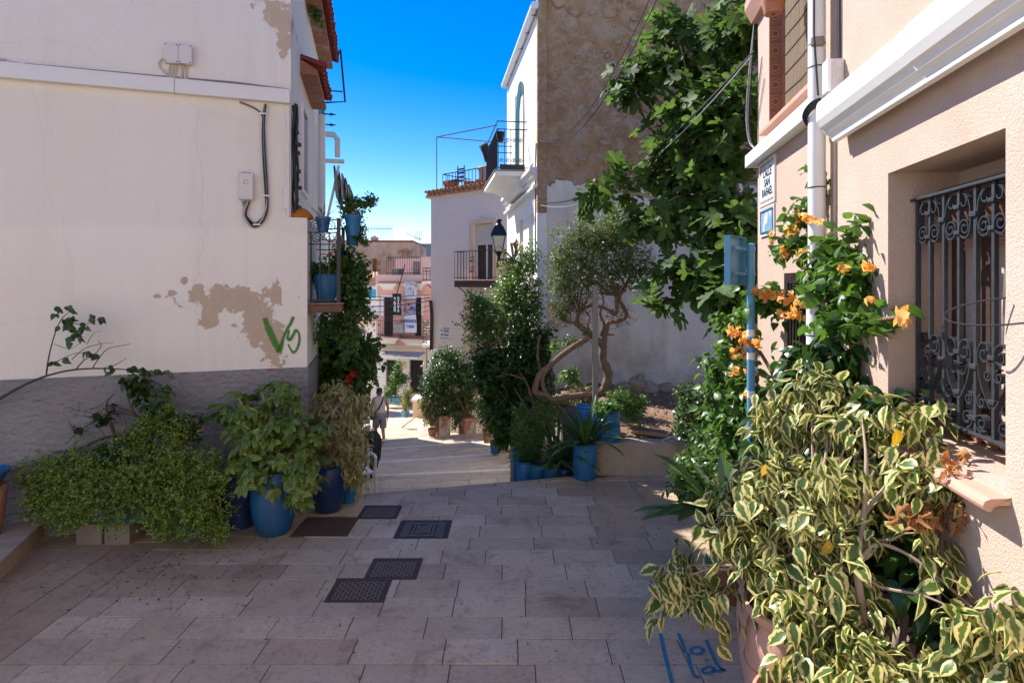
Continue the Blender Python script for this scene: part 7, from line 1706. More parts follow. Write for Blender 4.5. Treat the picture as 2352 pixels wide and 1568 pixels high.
# twisted tree
tt_ = thing('twisted_tree', 'gnarled twisted small tree with a fine-leaved jasmine crown', 'tree', P(1378, 935, 8.6)); Y0 = 8.6
def L3(s, Y=Y0): return [(1177+x*.403, 344.5+y*.403, Y) for x, y in s]
limb(tt_, L3([(430,1400),(500,1385),(532,1340),(546,1270),(515,1190),(520,1110)]), [.05,.062,.066,.066,.058,.055], MT['bark'], 'trunk', seed=1, sides=11)
for i, (s, rs) in enumerate([([(522,1115),(480,1080),(420,1030),(372,990),(378,930),(455,885),(555,912)], [.055,.05,.045,.04,.03,.024,.018]), ([(520,1110),(530,1040),(548,985),(600,975),(652,940),(612,850),(640,770),(690,700)], [.05,.042,.036,.034,.03,.026,.02,.012]), ([(555,912),(590,930),(592,830),(570,740),(540,690)], [.03,.03,.028,.02,.01]), ([(500,1385),(430,1392),(330,1402),(232,1422),(190,1392),(132,1380),(150,1290),(220,1220),(330,1130),(432,1066)], [.052,.042,.04,.04,.04,.045,.042,.038,.032,.028]), ([(190,1392),(170,1300),(235,1215),(345,1130),(440,1080)], [.03,.03,.028,.024,.018]), ([(232,1422),(270,1480),(262,1540)], [.03,.028,.03]), ([(372,990),(300,970),(260,940),(250,900)], [.025,.02,.012,.006]), ([(480,1080),(430,1010),(440,950),(400,900)], [.02,.016,.012,.008]), ([(540,1052),(580,1052)], [.018,.015]), ([(500,1060),(520,990),(500,930),(520,860),(500,790)], [.024,.02,.016,.012,.008]), ([(232,1425),(290,1440),(350,1440)], [.025,.018,.01]), ([(640,770),(600,700),(520,650)], [.014,.012,.006]), ([(378,930),(330,850),(300,780)], [.014,.01,.006])]):
    limb(tt_, L3(s, 8.1 if i in (3, 4, 5, 10) else Y0), rs, MT['bark'], 'limb', seed=i+3)
tw = MB(); rg = random.Random(8)
for k in range(340):
    a = P(*L3([(rg.choice([330,360,420,560,600,640,270,240]) + rg.uniform(-50,50), rg.uniform(880,1010))])[0]) + Vector((0, rg.uniform(-.15,.15), 0)); tw.tube(wob(a, a + Vector((rg.uniform(-.14,.14), rg.uniform(-.14,.14), rg.uniform(-.06,.16))), 3, .015, rg), [.005,.004,.003,.0015], 4)
add('twig', tw, MT['bark'], tt_)
cl = [(1300,590,8.6,42,44,.36),(1350,570,8.6,55,46,.42),(1400,545,8.6,52,48,.4),(1440,530,8.7,48,48,.36),(1285,640,8.6,30,44,.3),(1330,645,8.55,50,42,.38),(1390,620,8.5,55,45,.42),(1445,600,8.6,48,46,.36),(1480,625,8.6,28,34,.25),(1420,492,8.8,40,24,.28),(1300,690,8.5,34,22,.22),(1290,720,8.5,20,18,.14),(1465,655,8.5,30,14,.18),(1350,540,8.6,80,30,.3)]
c = bush(tt_, cl, 2100, 10, .034, T_OVAL, LM['twisted'], 55, spread=.085, shell=.4, rough=.42, name='crown')
flowers(tt_, [(1380,640,8.2,70,40,.2),(1430,600,8.2,60,60,.2),(1310,600,8.2,40,50,.2)], 26, .017, 56)
branches(tt_, P(1415, 679, Y0), picks(c, 26, 15), .010, .002, MT['bark'], 15, w=.05, bow=0); branches(tt_, P(1330, 715, Y0), picks(c, 14, 16), .010, .002, MT['bark'], 16, w=.05, bow=0)
tuft = [(1275,795,8.55,16,12,.1),(1310,785,8.5,22,9,.1),(1345,765,8.55,12,8,.08)]; bush(tt_, tuft, 50, 7, .045, T_OVAL, LM['jasmine'], 57, spread=.06, shell=.2, name='tuft')
po = thing('metal_post', 'grey square metal post propping the twisted tree', 'post', P(1368, 960, 8.0)); add('shaft', MB().box(P(1362,0,8.0).x, P(1374,0,8.0).x, 8.0, 8.07, .36, P(1368,655,8.0).z), MT['steel'], po, bev=.004)
lg = thing('young_shrub', 'small sunlit shrub above the horizontal limb', 'plant', P(1310, 880, 8.3)); bush(lg, [(1312,860,8.4,20,14,.12),(1295,870,8.4,18,12,.12),(1320,875,8.4,16,10,.1)], 70, 8, .042, T_OVAL, LM['jasmine'], 58, spread=.07, shell=.2); limb(lg, [(1270,893,8.4),(1300,890,8.4),(1330,893,8.4)], [.012,.01,.005], MT['bark'])
b1 = thing('bed_shrub', 'light green low shrub in the raised bed behind the drum', 'plant', P(1440, 960, 8.1)); bush(b1, [(1440,925,8.2,32,22,.25),(1420,910,8.3,22,14,.2),(1455,950,8.1,22,22,.2),(1470,925,8.3,14,12,.15)], 260, 8, .045, T_OVAL, LM['jasmine'], 59, spread=.08, up=.8, shell=.2)
b2_ = thing('bed_weeds', 'yellow-green weeds in the bed left of the metal post', 'plant', P(1335, 940, 8.3)); bush(b2_, [(1330,905,8.5,36,14,.25),(1345,925,8.3,20,16,.2),(1290,925,8.4,22,14,.2)], 150, 7, .05, T_OVAL, LM['olive'], 60, spread=.08, up=.8, shell=.2)
# ------------------------------------------------------------------ pots on the lower steps
def sqpot(u0, u1, v0, v1, Y, lab):
    a, b = P(u0, v1, Y), P(u1, v0, Y); w_ = b.x - a.x; c = Vector(((a.x+b.x)/2, Y + w_/2, a.z - .12)); o = thing('square_pot', lab, 'flower pot', c, 'square terracotta pots')
    add('pot_body', MB().obox(c, w_*.78, w_*.78, b.z - a.z + .12, R(32)), MT['limed'], o, bev=.015); add('rim', MB().obox((c.x, c.y, b.z-.07), w_*.82, w_*.82, .085, R(32)), MT['terra'], o, bev=.01)
    add('soil', MB().obox((c.x, c.y, b.z+.014), w_*.68, w_*.68, .006, R(32)), MT['dirt'], o); return Vector((c.x, c.y, b.z))
s1 = sqpot(995, 1032, 957, 1001, 19.2, 'left limed square terracotta pot under the clipped bush')
s2 = sqpot(1052, 1092, 963, 996, 19.3, 'right limed square terracotta pot with bare stems')
tb = thing('clipped_bush', 'tall dense dark green bush growing in the square pots', 'plant', s1)
cl = [(1020,850,19.8,38,45,.7),(1000,890,19.8,32,50,.7),(1045,880,19.8,42,60,.7),(1020,930,19.7,44,40,.7),(1070,870,19.9,22,40,.5),(1075,920,19.8,18,40,.4),(985,900,19.8,16,40,.4),(1040,820,19.9,20,18,.3),(1012,815,19.9,14,14,.3),(1055,955,19.7,18,26,.3)]
c = bush(tb, cl, 1500, 8, .085, T_OVAL, LM['boxwood'], 61, spread=.16, shell=.5, rough=.3, parts=0)
branches(tb, s1, picks(c, 20, 17), .02, .006, MT['bark'], 17, w=.08); branches(tb, s2, picks(c, 14, 18) + [P(1062+4*k, 900, 19.6) for k in range(5)], .022, .006, MT['bark'], 18, w=.05)
os_ = thing('olive_shrub', 'small olive-brown shrub left of the square pots', 'plant', P(985, 985, 19.3)); bush(os_, [(983,940,19.3,18,30,.3),(990,965,19.2,16,20,.25),(972,930,19.3,10,18,.2)], 240, 8, .06, T_OVAL, LM['olive'], 62, spread=.12, shell=.3)
pot('olive_pot', 'small brown pot of the olive shrub beside the square pots', P(993, 996, 19.2) - Vector((0,0,.1)), [(.1,0),(.15,.25),(.16,.27),(.14,.275),(.11,.2)], MT['terra_old'])
pot('step_pot', 'round terracotta pot on the step left of the emblem pot', P(1119, 1016, 16.4), [(.09,0),(.12,.3),(.14,.31),(.14,.37),(.12,.37),(.1,.3)], MT['terra'])
rs_ = thing('rose_bush', 'thin rose bush with dry heads in the round terracotta pot', 'plant', P(1119, 985, 16.4)); c = bush(rs_, [(1112,940,16.4,18,30,.3),(1120,965,16.4,20,20,.3),(1100,925,16.4,10,14,.2)], 160, 7, .06, T_OVAL, LM['boxwood'], 63, spread=.14, shell=.2); branches(rs_, P(1119, 985, 16.4), picks(c, 16, 19), .012, .003, MT['bark'], 19, w=.05)
bush(rs_, [(1095,893,16.5,6,6,.1),(1102,915,16.5,8,8,.1)], 14, 5, .05, T_OVAL, LM['dry'], 64, spread=.06, name='dry_heads')
eb_ = pot('emblem_pot', 'blue pot with pale crown emblem at the edge of the lower step', P(1138, 1040, 14.6), [(.115,0),(.12,.02),(.137,.26),(.142,.30),(.13,.305),(.11,.24)], MT['bluep'])
ew = Wall((P(1138,0,14.46).x, 14.46), (1,0), (0,-1)); ez = P(1138,1027,14.46).z; em = MB()
for k in range(5): a = math.pi*(k+.5)/5; em.tube([ew.pt(.02*math.cos(a),ez+.015,.003), ew.pt(.05*math.cos(a),ez+.03+.045*math.sin(a),.003)], .006, 4)
em.tube([ew.pt(.04*math.cos(a*.5),ez+.018*math.sin(a*.5),.003) for a in range(13)], .005, 4, closed=True)
em.tube([ew.pt(-.045,ez-.035,.003), ew.pt(.045,ez-.035,.003)], .005, 4); add('emblem', em, MT['teal'], eb_)
ep = thing('emblem_pot_plant', 'pale green plant in the blue emblem pot', 'plant', P(1138, 1010, 14.6)); bush(ep, [(1130,985,14.6,16,20,.2),(1150,995,14.6,12,14,.15),(1125,968,14.6,10,14,.15)], 130, 7, .07, T_OVAL, LM['olive'], 65, spread=.12, shell=.2)
cs_ = thing('stone_bits', 'loose pale kerb stones beside the emblem pot', 'stones', P(1160,1040,13.5)); add('stone', MB().obox(P(1160,1039,13.9), .22, .2, .12, .2), MT['kerbstone'], cs_, bev=.01); add('stone', MB().obox(P(1156,1026,14.8), .10, .2, .22, .1), MT['tile_white'], cs_, bev=.01)
# far planters
pt_ = thing('teal_trough', 'pale teal trough planters before the pink house doors', 'planter', P(905, 925, 31))
for u0, u1 in ((884,899),(899.5,928)): a, b = P(u0, 929, 31), P(u1, 913, 31); add('trough_body', MB().hexa([(a.x+.05,31,a.z),(b.x-.05,31,a.z),(b.x-.05,31.4,a.z),(a.x+.05,31.4,a.z),(a.x,30.95,b.z),(b.x,30.95,b.z),(b.x,31.45,b.z),(a.x,31.45,b.z)]), MT['teal'], pt_, bev=.02)
fp = thing('trough_shrub', 'light green shrub growing in the teal trough', 'plant', P(910, 915, 31)); bush(fp, [(910,865,31.2,12,18,.5),(900,895,31.2,16,14,.5),(925,870,31.2,14,16,.5),(915,840,31.3,7,14,.3),(890,903,31.1,10,8,.3)], 330, 8, .10, T_OVAL, LM['bougain'], 66, spread=.2, shell=.2); limb(fp, [(908,912,31.2),(911,880,31.2),(913,845,31.2)], [.03,.025,.01], MT['bark'])
pot('teal_pot', 'small teal pot with spiky plant near the clipped bush', P(931, 957, 26.2), [(.14,0),(.19,.24),(.2,.26),(.17,.265),(.15,.2)], MT['teal'])
sp_ = thing('spiky_shrub', 'yellow-green spiky plant in the small teal pot', 'plant', P(931, 944, 26.2)); straps(sp_, P(931, 942, 26.2), 26, .9, .07, LM['olive'], 67, 1.2, bend=.7); straps(sp_, P(940, 935, 26.4), 18, .9, .07, LM['bougain'], 68, 1.2, bend=.7); bush(sp_, [(935,905,26.4,10,20,.3)], 60, 6, .08, T_OVAL, LM['olive'], 69, spread=.15)
add('flower', MB().lathe([(.03,0),(.05,.06),(.02,.1)], P(943, 877, 26.4), 8), plain('orange_petal', (.6,.15,.03), .6), sp_)
lwl = thing('low_wall', 'low stone wall end beside the spiky plant', 'wall', P(957, 958, 25)); a, b = P(948, 960, 25.2), P(966, 921, 25.2); add('wall_body', MB().box(a.x, b.x+.8, 25.2, 26.2, a.z-.2, b.z), MT['cream'], lwl, bev=.02); add('coping', MB().box(a.x-.05, b.x+.85, 25.15, 26.25, b.z+.002, b.z+.09), MT['white_far'], lwl, bev=.015)

# fallen leaves on the paving
rngf = np.random.default_rng(99); nF = 420
fx = np.concatenate([rngf.normal(-3.1, .55, nF-120), rngf.uniform(-3, 1.6, 120)]); fy = np.concatenate([rngf.normal(5.0, .28, nF-120), rngf.uniform(3.6, 6.6, 120)])
ok = (fy < 5.35 + .3*(fx+3.2)) | (fx > -1.6); fx, fy = fx[ok], fy[ok]; nF = len(fx)
fo = mesh_from('fallen_leaves', T_OVAL, np.stack([fx, fy, np.full(nF, .006)], 1), frames(np.c_[rngf.normal(size=(nF,2)), np.zeros(nF)], np.c_[rngf.normal(size=(nF,2))*.25, np.ones(nF)]), rngf.uniform(.012, .032, nF), rngf.random(nF), leafmat('fallen_leaf', (.10,.10,.03), (.22,.13,.05), trans=.1, rough=.7))
add('fallen_leaves', fo, None, None, kind='stuff', label='tiny fallen leaves scattered on the paving below the hedge')
# ------------------------------------------------------------------ fig tree behind the peach corner
fg = thing('fig_tree', 'large sunlit fig tree with lobed leaves between the two houses', 'tree', (3.1, 7.9, .4))
cl = [(1640,120,7.6,80,110,.6),(1590,290,7.3,100,95,.6),(1670,330,6.9,65,120,.5),(1500,165,7.8,55,36,.3),(1445,190,7.9,38,34,.2),(1600,460,7.1,95,85,.55),(1690,560,6.5,48,110,.35),(1540,70,7.8,38,55,.3),(1400,440,7.6,55,20,.2,.7),(1370,465,7.6,28,24,.15),(1560,630,7.1,60,40,.3),(1690,690,6.3,45,70,.3),(1705,80,7.0,40,90,.4),(1490,500,7.3,50,40,.25),(1420,405,7.7,28,18,.15),(1520,690,7.2,26,24,.15),(1600,200,7.5,70,60,.4),(1540,400,7.3,60,50,.35),(1480,220,7.8,50,30,.25),(1650,640,6.6,50,60,.3),(1700,250,6.7,38,70,.3)]
c = bush(fg, cl, 400, 5, .205, T_FIG, LM['fig'], 71, spread=.20, droop=.55, up=.3, parts=300, shell=.3, rough=.3)
limb(fg, [(1800,960,7.9),(1740,800,7.8),(1690,600,7.5),(1660,400,7.4),(1640,200,7.4),(1640,30,7.5)], [.09,.08,.07,.055,.04,.02], MT['barkpale'], 'trunk')
for i, us in enumerate(([(1690,600,7.5),(1620,520,7.2),(1540,470,7.2),(1440,440,7.5),(1380,450,7.6)], [(1660,400,7.4),(1590,340,7.3),(1520,290,7.5),(1450,205,7.8),(1420,180,7.9)], [(1640,200,7.4),(1590,130,7.6),(1540,70,7.8)], [(1720,720,7.6),(1650,680,7.0),(1560,640,7.1)], [(1690,600,7.5),(1700,560,6.8),(1690,420,6.8)], [(1640,250,7.4),(1560,215,7.6),(1500,172,7.8)])): limb(fg, us, [.035,.03,.022,.012,.008][:max(2,len(us)-1)], MT['barkpale'], 'limb', seed=40+i)
branches(fg, P(1640, 420, 7.3), picks(c, 34, 21), .018, .006, MT['barkpale'], 21, w=.08)
# ------------------------------------------------------------------ road sign seen from behind
sg_ = thing('road_sign', 'pale blue metal road sign seen from behind on a blue pole', 'road sign', (1.88, 4.66, 0))
add('pole', MB().tube([(1.88,4.66,-.02),(1.88,4.66,2.70)], .03, 16), MT['signblue'], sg_, smooth=True); add('pole_cap', MB().lathe([(.03,0),(.032,.004),(.02,.012)], (1.88,4.66,2.70), 14), MT['signblue'], sg_)
SW = Wall((1.88, 4.66), (-.62, -.78), (.78, -.62)); z0, z1 = 2.385, 2.76
pn = add('panel', MB().wbox(SW, -.06, .32, z0, z1, -.10, -.095), MT['signblue'], sg_, bev=.002)
m = MB()
for a0, a1, b0, b1 in ((-.06,.32,z0,z0+.004),(-.06,.32,z1-.004,z1),(.316,.32,z0+.004,z1-.004),(-.06,-.056,z0+.004,z1-.004)): m.wbox(SW, a0, a1, b0, b1, -.0951, -.055)
add('panel_flange', m, MT['signblue'], sg_)
for z in (z0+.09, z1-.09):
    add('mounting_rail', MB().wbox(SW, -.04, .24, z-.012, z+.012, -.062, -.045), MT['signblue'], sg_, bev=.003); add('clamp', MB().tube([(1.88,4.66,z-.016),(1.88,4.66,z+.016)], .036, 16), MT['signblue'], sg_, smooth=True)
for z, mt_ in ((1.98,'tile_white'),(1.90,'orange'),(1.80,'tile_white'),(1.5,'tile_white')): add('sticker', MB().tube([(1.88,4.66,z),(1.88,4.66,z+.055)], .0308, 16, cap=False), MT[mt_], sg_)
# ------------------------------------------------------------------ bougainvillea on the peach wall
def yw(u, Y, off): return min(Y, 1.45 / max(.05, (u - CU) / F - .161) - off)      # keep growth in front of the peach wall
def front(cl, off=.16): return [(c_[0], c_[1], yw(c_[0], c_[2], max(off, c_[5]*.9)), *c_[3:]) for c_ in cl]
bv = thing('orange_bougainvillea', 'bougainvillea with orange bracts climbing the peach wall', 'plant', (1.75, 4.6, 0))
cl = [(1930,580,4.0,50,50,.2),(1900,660,4.0,62,46,.2),(1825,560,4.2,36,30,.16),(1965,650,3.7,32,44,.13),(1850,500,4.25,34,22,.12),(1940,740,3.9,50,36,.18),(1760,690,4.7,50,26,.18),(1690,760,5.0,34,46,.2),(1655,860,5.3,50,60,.25),(1715,900,5.0,45,55,.22),(2020,740,3.35,40,12,.06),(1885,600,4.1,40,40,.15),(1700,1000,4.9,40,45,.2),(1650,960,5.2,30,35,.2),(1990,745,3.5,20,16,.07),(1880,740,4.1,30,30,.14),(1960,530,3.95,14,10,.06)]
cl = front(cl); c = bush(bv, cl, 430, 6, .082, T_HEART, LM['bougain'], 73, spread=.11, droop=.35, parts=250, shell=.15, rough=.35)
tip = [(1885,420,4.15,9,30,.04),(1875,460,4.15,8,20,.04),(1870,395,4.15,6,8,.03)]; tip = front(tip, .14); bush(bv, tip, 16, 4, .06, T_HEART, LM['bougain'], 74, spread=.06, shell=.1, parts=30, name='shoot_leaves')
for i, us in enumerate(([(1760,1200,4.7),(1800,900,4.5),(1880,760,4.2),(1910,640,4.1),(1880,520,4.2),(1885,440,4.2),(1870,390,4.2)], [(1880,760,4.2),(1950,740,3.8),(2010,735,3.4),(2085,725,3.15)], [(1800,900,4.5),(1740,800,4.9),(1690,740,5.1)], [(1910,640,4.1),(1840,560,4.2),(1780,545,4.4)], [(1910,640,4.1),(1940,560,4.0),(1965,525,3.95)])): limb(bv, [(a_, b_, yw(a_, c_, .12)) for a_, b_, c_ in us], [.018,.014,.011,.008,.006,.004,.002][:len(us)], MT['bark'], 'branch', seed=60+i)
rng = np.random.default_rng(75); bp_, bd_, bn_ = [], [], []
for (u, v, r, n, Y) in ((1835,505,16,7,4.2),(1820,535,14,6,4.2),(1855,500,12,5,4.2),(1805,580,14,6,4.25),(1850,590,14,5,4.15),(1775,545,6,2,4.4),(1800,680,20,7,4.3),(1760,680,16,6,4.55),(1735,672,8,3,4.7),(1840,695,14,6,4.2),(1830,725,14,6,4.2),(1690,765,16,7,4.9),(1715,780,14,6,4.8),(1700,815,18,7,4.9),(1675,770,10,4,5),(1935,620,8,2,3.9),(1990,620,6,2,3.6),(2075,725,10,4,3.1),(1690,850,12,4,4.9),(1740,790,8,3,4.6),(1800,725,10,4,4.3),(1880,505,8,2,4.15),(1990,680,5,1,3.6),(1725,855,10,3,4.8),(1720,910,8,2,4.8)):
    for _ in range(int(n*1.7)):
        q = np.array(P(u + rng.uniform(-r,r), v + rng.uniform(-r*.8,r*.8), yw(u, Y, .30) - .07 + rng.uniform(-.05,.05))); f = nrm(rng.normal(size=3)*.6 + np.array([-.3,-.7,.3])); x = nrm(np.cross(f, rng.normal(size=3))); y = np.cross(f, x)
        for j in range(3): a = 2.094*j; bp_.append(q); bd_.append(x*math.cos(a) + y*math.sin(a) + f*1.15); bn_.append(f)
foliage(bv, T_BRACT, np.array(bp_), np.array(bd_), np.array(bn_), .047, LM['bract'], rng, parts=300, pname='bract', name='bracts')
# ------------------------------------------------------------------ ficuses and pots along the peach wall
dfc = thing('dark_ficus', 'dark glossy green ficus behind the variegated one', 'plant', (1.75, 3.5, 0))
cl = [(1840,860,4.0,60,44,.2),(1930,850,3.8,60,44,.18),(1870,930,3.8,90,50,.25),(1960,930,3.5,60,50,.18),(1790,960,4.0,46,46,.2),(1800,1030,3.8,50,50,.2),(2030,940,3.3,36,40,.12),(1990,1040,3.25,70,60,.15),(2060,1150,3.0,70,80,.12),(2110,1300,2.75,60,110,.12),(2150,1420,2.6,50,70,.1),(1900,1020,3.5,80,60,.2),(1770,1080,3.7,40,50,.2),(2000,1250,2.95,80,90,.12),(1950,800,3.9,30,20,.1)]
cl = front(cl, .12); c = bush(dfc, cl, 330, 7, .115, T_DROP, LM['ficus_dark'], 77, spread=.13, droop=.8, parts=220, shell=.2, rough=.35)
branches(dfc, (1.72, 3.5, .1), picks(c, 30, 23), .02, .005, MT['bark'], 23, w=.05)
vf = thing('variegated_ficus', 'big sunlit cream-and-green variegated ficus at lower right', 'plant', (1.45, 2.8, .7))
cl = [(1880,890,3.3,50,36,.14),(1830,950,3.25,60,36,.16),(1990,950,3.0,70,36,.16),(1920,985,3.1,70,40,.18),(2085,965,2.75,46,40,.13),(1770,960,3.3,44,36,.14),(1780,1090,3.05,70,42,.2),(1890,1100,2.9,90,60,.22),(2000,1100,2.8,60,50,.18),(1710,1170,3.0,70,50,.18),(1820,1180,2.85,100,60,.24),(1920,1195,2.75,60,46,.18),(1690,1240,2.95,46,40,.16),(1790,1290,2.8,90,50,.2),(1880,1300,2.7,70,50,.2),(2110,1080,2.6,60,44,.14),(2150,1110,2.5,40,40,.1),(1555,1350,3.0,26,22,.07,3),(1570,1295,3.05,20,20,.06,3),(1635,1370,2.9,18,26,.06,3),(1860,1390,2.62,90,36,.18),(1940,1410,2.5,36,30,.12),(1850,1450,2.5,40,30,.12),(1880,1510,2.45,80,40,.15),(2000,1480,2.35,90,40,.15),(1990,1550,2.25,110,40,.14),(2230,1440,2.2,60,40,.1),(2290,1500,2.12,60,60,.1),(2150,1260,2.45,34,34,.08),(2170,1540,2.2,70,40,.1),(2340,1400,2.1,30,40,.07)]
cl = front(cl, .08); c = bush(vf, cl, 640, 6, .097, T_DROP, LM['ficus_var'], 79, spread=.12, droop=.95, up=.1, parts=300, shell=.15, rough=.3, hang=.04)
for i, us in enumerate(([(1990,1640,2.5),(1965,1480,2.55),(1930,1380,2.6),(1880,1250,2.75),(1800,1120,3.0),(1770,1010,3.2)], [(1990,1640,2.5),(1985,1450,2.5),(1970,1300,2.55),(1985,1180,2.65),(1990,1060,2.7),(1980,960,2.9)], [(1965,1480,2.55),(1900,1330,2.7),(1820,1230,2.85),(1760,1150,3.0)], [(1970,1300,2.55),(2010,1250,2.55),(2080,1270,2.5),(2160,1330,2.4),(2240,1400,2.25),(2340,1470,2.1)], [(1930,1380,2.6),(1840,1300,2.75),(1740,1280,2.85),(1640,1300,2.95),(1590,1315,3.0),(1570,1280,3.05)], [(1590,1315,3.0),(1560,1335,3.0),(1540,1370,3.0)], [(2190,1640,2.4),(2160,1400,2.45),(2150,1290,2.45),(2140,1150,2.5)], [(2230,1640,2.3),(2205,1430,2.35),(2200,1330,2.35)], [(1985,1180,2.65),(2060,1090,2.65),(2130,1040,2.6)], [(1820,1230,2.85),(1880,1120,2.9),(1900,1000,3.05),(1880,910,3.25)], [(1965,1480,2.55),(1890,1460,2.5),(1860,1420,2.55)])): limb(vf, us, [r_*(1 if i < 2 else .5) for r_ in [.022,.018,.015,.012,.008,.004][:len(us)-1] + [.003]], MT['barkpale'], 'branch', seed=80+i)
branches(vf, P(1900, 1300, 2.7), picks(c, 30, 25), .009, .003, MT['barkpale'], 25, w=.04)
yl = np.array([P(1757,1065,2.95), P(1900,1240,2.6), P(2060,985,2.6), P(1950,1010,2.9)]); rng = np.random.default_rng(81); foliage(vf, T_DROP, yl, np.array([[.1,0,-1.]]*4), np.array([[0,-1.,.1]]*4), .095, leafmat('yellowing_leaf', (.55,.33,.03), (.6,.42,.08), trans=.3), rng, parts=4, pname='yellow_leaf')
dr = thing('dry_twig', 'twig of withered orange leaves in front of the window sill', 'plant', P(2130, 1240, 2.4))
limb(dr, [(2215,1420,2.35),(2165,1280,2.4),(2170,1200,2.42),(2200,1120,2.42),(2230,1060,2.42)], [.008,.008,.007,.006,.004], MT['barkdark'], 'branch'); limb(dr, [(2165,1230,2.42),(2130,1180,2.45),(2060,1170,2.5)], [.006,.005,.003], MT['barkdark'], 'branch', seed=4); limb(dr, [(2205,1120,2.42),(2180,1050,2.5)], [.005,.003], MT['barkdark'], 'branch', seed=5)
sp = []; rng = np.random.default_rng(82)
for (u, v, r, n) in ((2190,1080,20,11),(2205,1105,18,9),(2175,1050,14,6),(2120,1180,24,12),(2100,1200,18,8),(2085,1165,14,5),(2150,1190,14,6),(2200,1170,20,11),(2185,1190,14,5),(2060,1180,14,4),(2195,1350,8,2),(2210,1030,8,3)):
    for _ in range(n): sp.append(np.array(P(u + rng.uniform(-r,r), v + rng.uniform(-r,r), 2.42 + rng.uniform(-.05,.05))))
sp = np.array(sp); N = len(sp); foliage(dr, blade([(0,.06),(.25,.3),(.55,.2),(.8,.16),(1,0)], 1.1, .7), sp, np.c_[rng.normal(size=(N,2))*.6, -np.ones(N)*.6], rng.normal(size=(N,3)), .05, LM['dry'], rng, parts=N)
PA = [(.15,0),(.16,.02),(.215,.3),(.235,.55),(.225,.68),(.20,.73),(.235,.76),(.24,.79),(.225,.795),(.19,.7)]
def urn(lab, x, y, k, h, mat='terra_pale'): 
    o = pot('terracotta_urn', lab, (x, y, .002), [(r*k, z*h) for r, z in PA], MT[mat], group='terracotta urns under the variegated ficus', n=40)
    add('incised_band', MB().tube([(x+.238*k*math.cos(a*.314), y+.238*k*math.sin(a*.314), .55*h+.004*(a % 2)) for a in range(20)], .003, 4, closed=True), MT['terra_old'], o)
urn('farthest terracotta urn, partly behind the manhole cover plant', 1.48, 3.25, 1.0, .98); urn('middle terracotta urn with incised band', 1.33, 2.78, .95, 1.12); urn('nearest terracotta urn at the picture bottom', 1.20, 2.36, .95, .92, 'terra')
pot('tall_teal_pot', 'tall dark teal pot at the bottom edge under the ficus', (1.30, 1.98, .002), [(.10,0),(.12,.35),(.13,.72),(.14,.80),(.15,.82),(.13,.825),(.11,.76)], plain('dark_teal_glaze', (.01,.09,.13), .35, .2, 8), n=32)
# bird-of-paradise like plant and things near the bed
pot('brown_pot', 'reddish brown pot of the broad-leaved plant', (1.64, 4.5, .002), [(.10,0),(.14,.45),(.155,.58),(.165,.585),(.165,.62),(.15,.62),(.12,.55)], plain('redbrown_clay', (.20,.065,.04), .7, .2, 8), n=28)
bpz = thing('broad_leaved_plant', 'dark broad-leaved plant fanning out over the paving', 'plant', (1.64, 4.5, .6)); straps(bpz, (1.62, 4.48, .60), 30, .62, .105, LM['strap'], 91, .85, spread=1.0, bend=.9); straps(bpz, (1.60, 4.5, .62), 12, .5, .05, LM['aloe'], 92, 1.0, bend=.6)
bush(bpz, [(1600,1100,4.9,40,40,.2),(1640,1160,4.6,36,36,.18),(1570,1120,5.1,26,14,.12)], 130, 7, .06, T_OVAL, LM['boxwood'], 93, spread=.1, shell=.2)
pot('pale_pot', 'pale stone pot with terracotta rim under the jade bush', (2.13, 6.55, .002), [(.17,0),(.18,.02),(.2,.3),(.205,.34),(.185,.345),(.16,.28)], MT['kerbstone'])
pot('cobalt_pot', 'cobalt blue pot half hidden in leaves by the bed wall', (2.32, 6.75, .002), [(.12,0),(.17,.3),(.18,.5),(.17,.52),(.14,.45)], MT['navy'])
jd = thing('jade_bush', 'thick-leaved jade bush at the corner of the raised bed', 'plant', (2.13, 6.55, .3)); c = bush(jd, [(1585,930,6.7,36,46,.25),(1605,985,6.6,34,34,.22),(1570,985,6.7,20,26,.15),(1620,940,6.8,24,40,.2)], 420, 8, .042, T_ROUND, LM['jade'], 95, spread=.075, up=.5, shell=.35); branches(jd, (2.13, 6.55, .3), picks(c, 24, 27), .016, .006, MT['bark'], 27, w=.04)
cv = thing('leafy_vine', 'leafy green vine trailing between the jade bush and the paving', 'plant', (2.1, 6.2, .2)); bush(cv, [(1620,1030,6.2,40,36,.2),(1660,1010,5.9,40,40,.2),(1590,1065,6.2,22,24,.12),(1640,1080,5.6,34,30,.16),(1680,1060,5.3,40,50,.2)], 300, 7, .062, T_HEART, LM['hibiscus'], 96, spread=.1, droop=.3, shell=.2, parts=80)
# ------------------------------------------------------------------ white chair, clothes rail, person
ch = thing('plastic_chair', 'white plastic armchair behind the straw-coloured ficus', 'chair', P(825, 1135, 10.4))
cx, cy, cz = P(822, 1136, 10.4); W_ = .26
def cpt(x, y, z): a = R(28); return Vector((cx + x*math.cos(a) - y*math.sin(a), cy + x*math.sin(a) + y*math.cos(a), cz + z))
for sx in (-1, 1):
    add('leg', MB().tube([cpt(sx*W_,-.25,0), cpt(sx*(W_-.02),-.22,.42), cpt(sx*(W_-.01),-.23,.66)], [.022,.03,.026], 8), MT['plastic'], ch, smooth=True); add('leg', MB().tube([cpt(sx*W_,.28,0), cpt(sx*(W_-.03),.22,.42)], [.022,.03], 8), MT['plastic'], ch, smooth=True)
    add('armrest', MB().tube(smooth([cpt(sx*(W_-.01),-.24,.66), cpt(sx*(W_+.01),-.1,.68), cpt(sx*W_,.1,.67), cpt(sx*(W_-.03),.25,.70)], 4), .026, 8), MT['plastic'], ch, smooth=True)
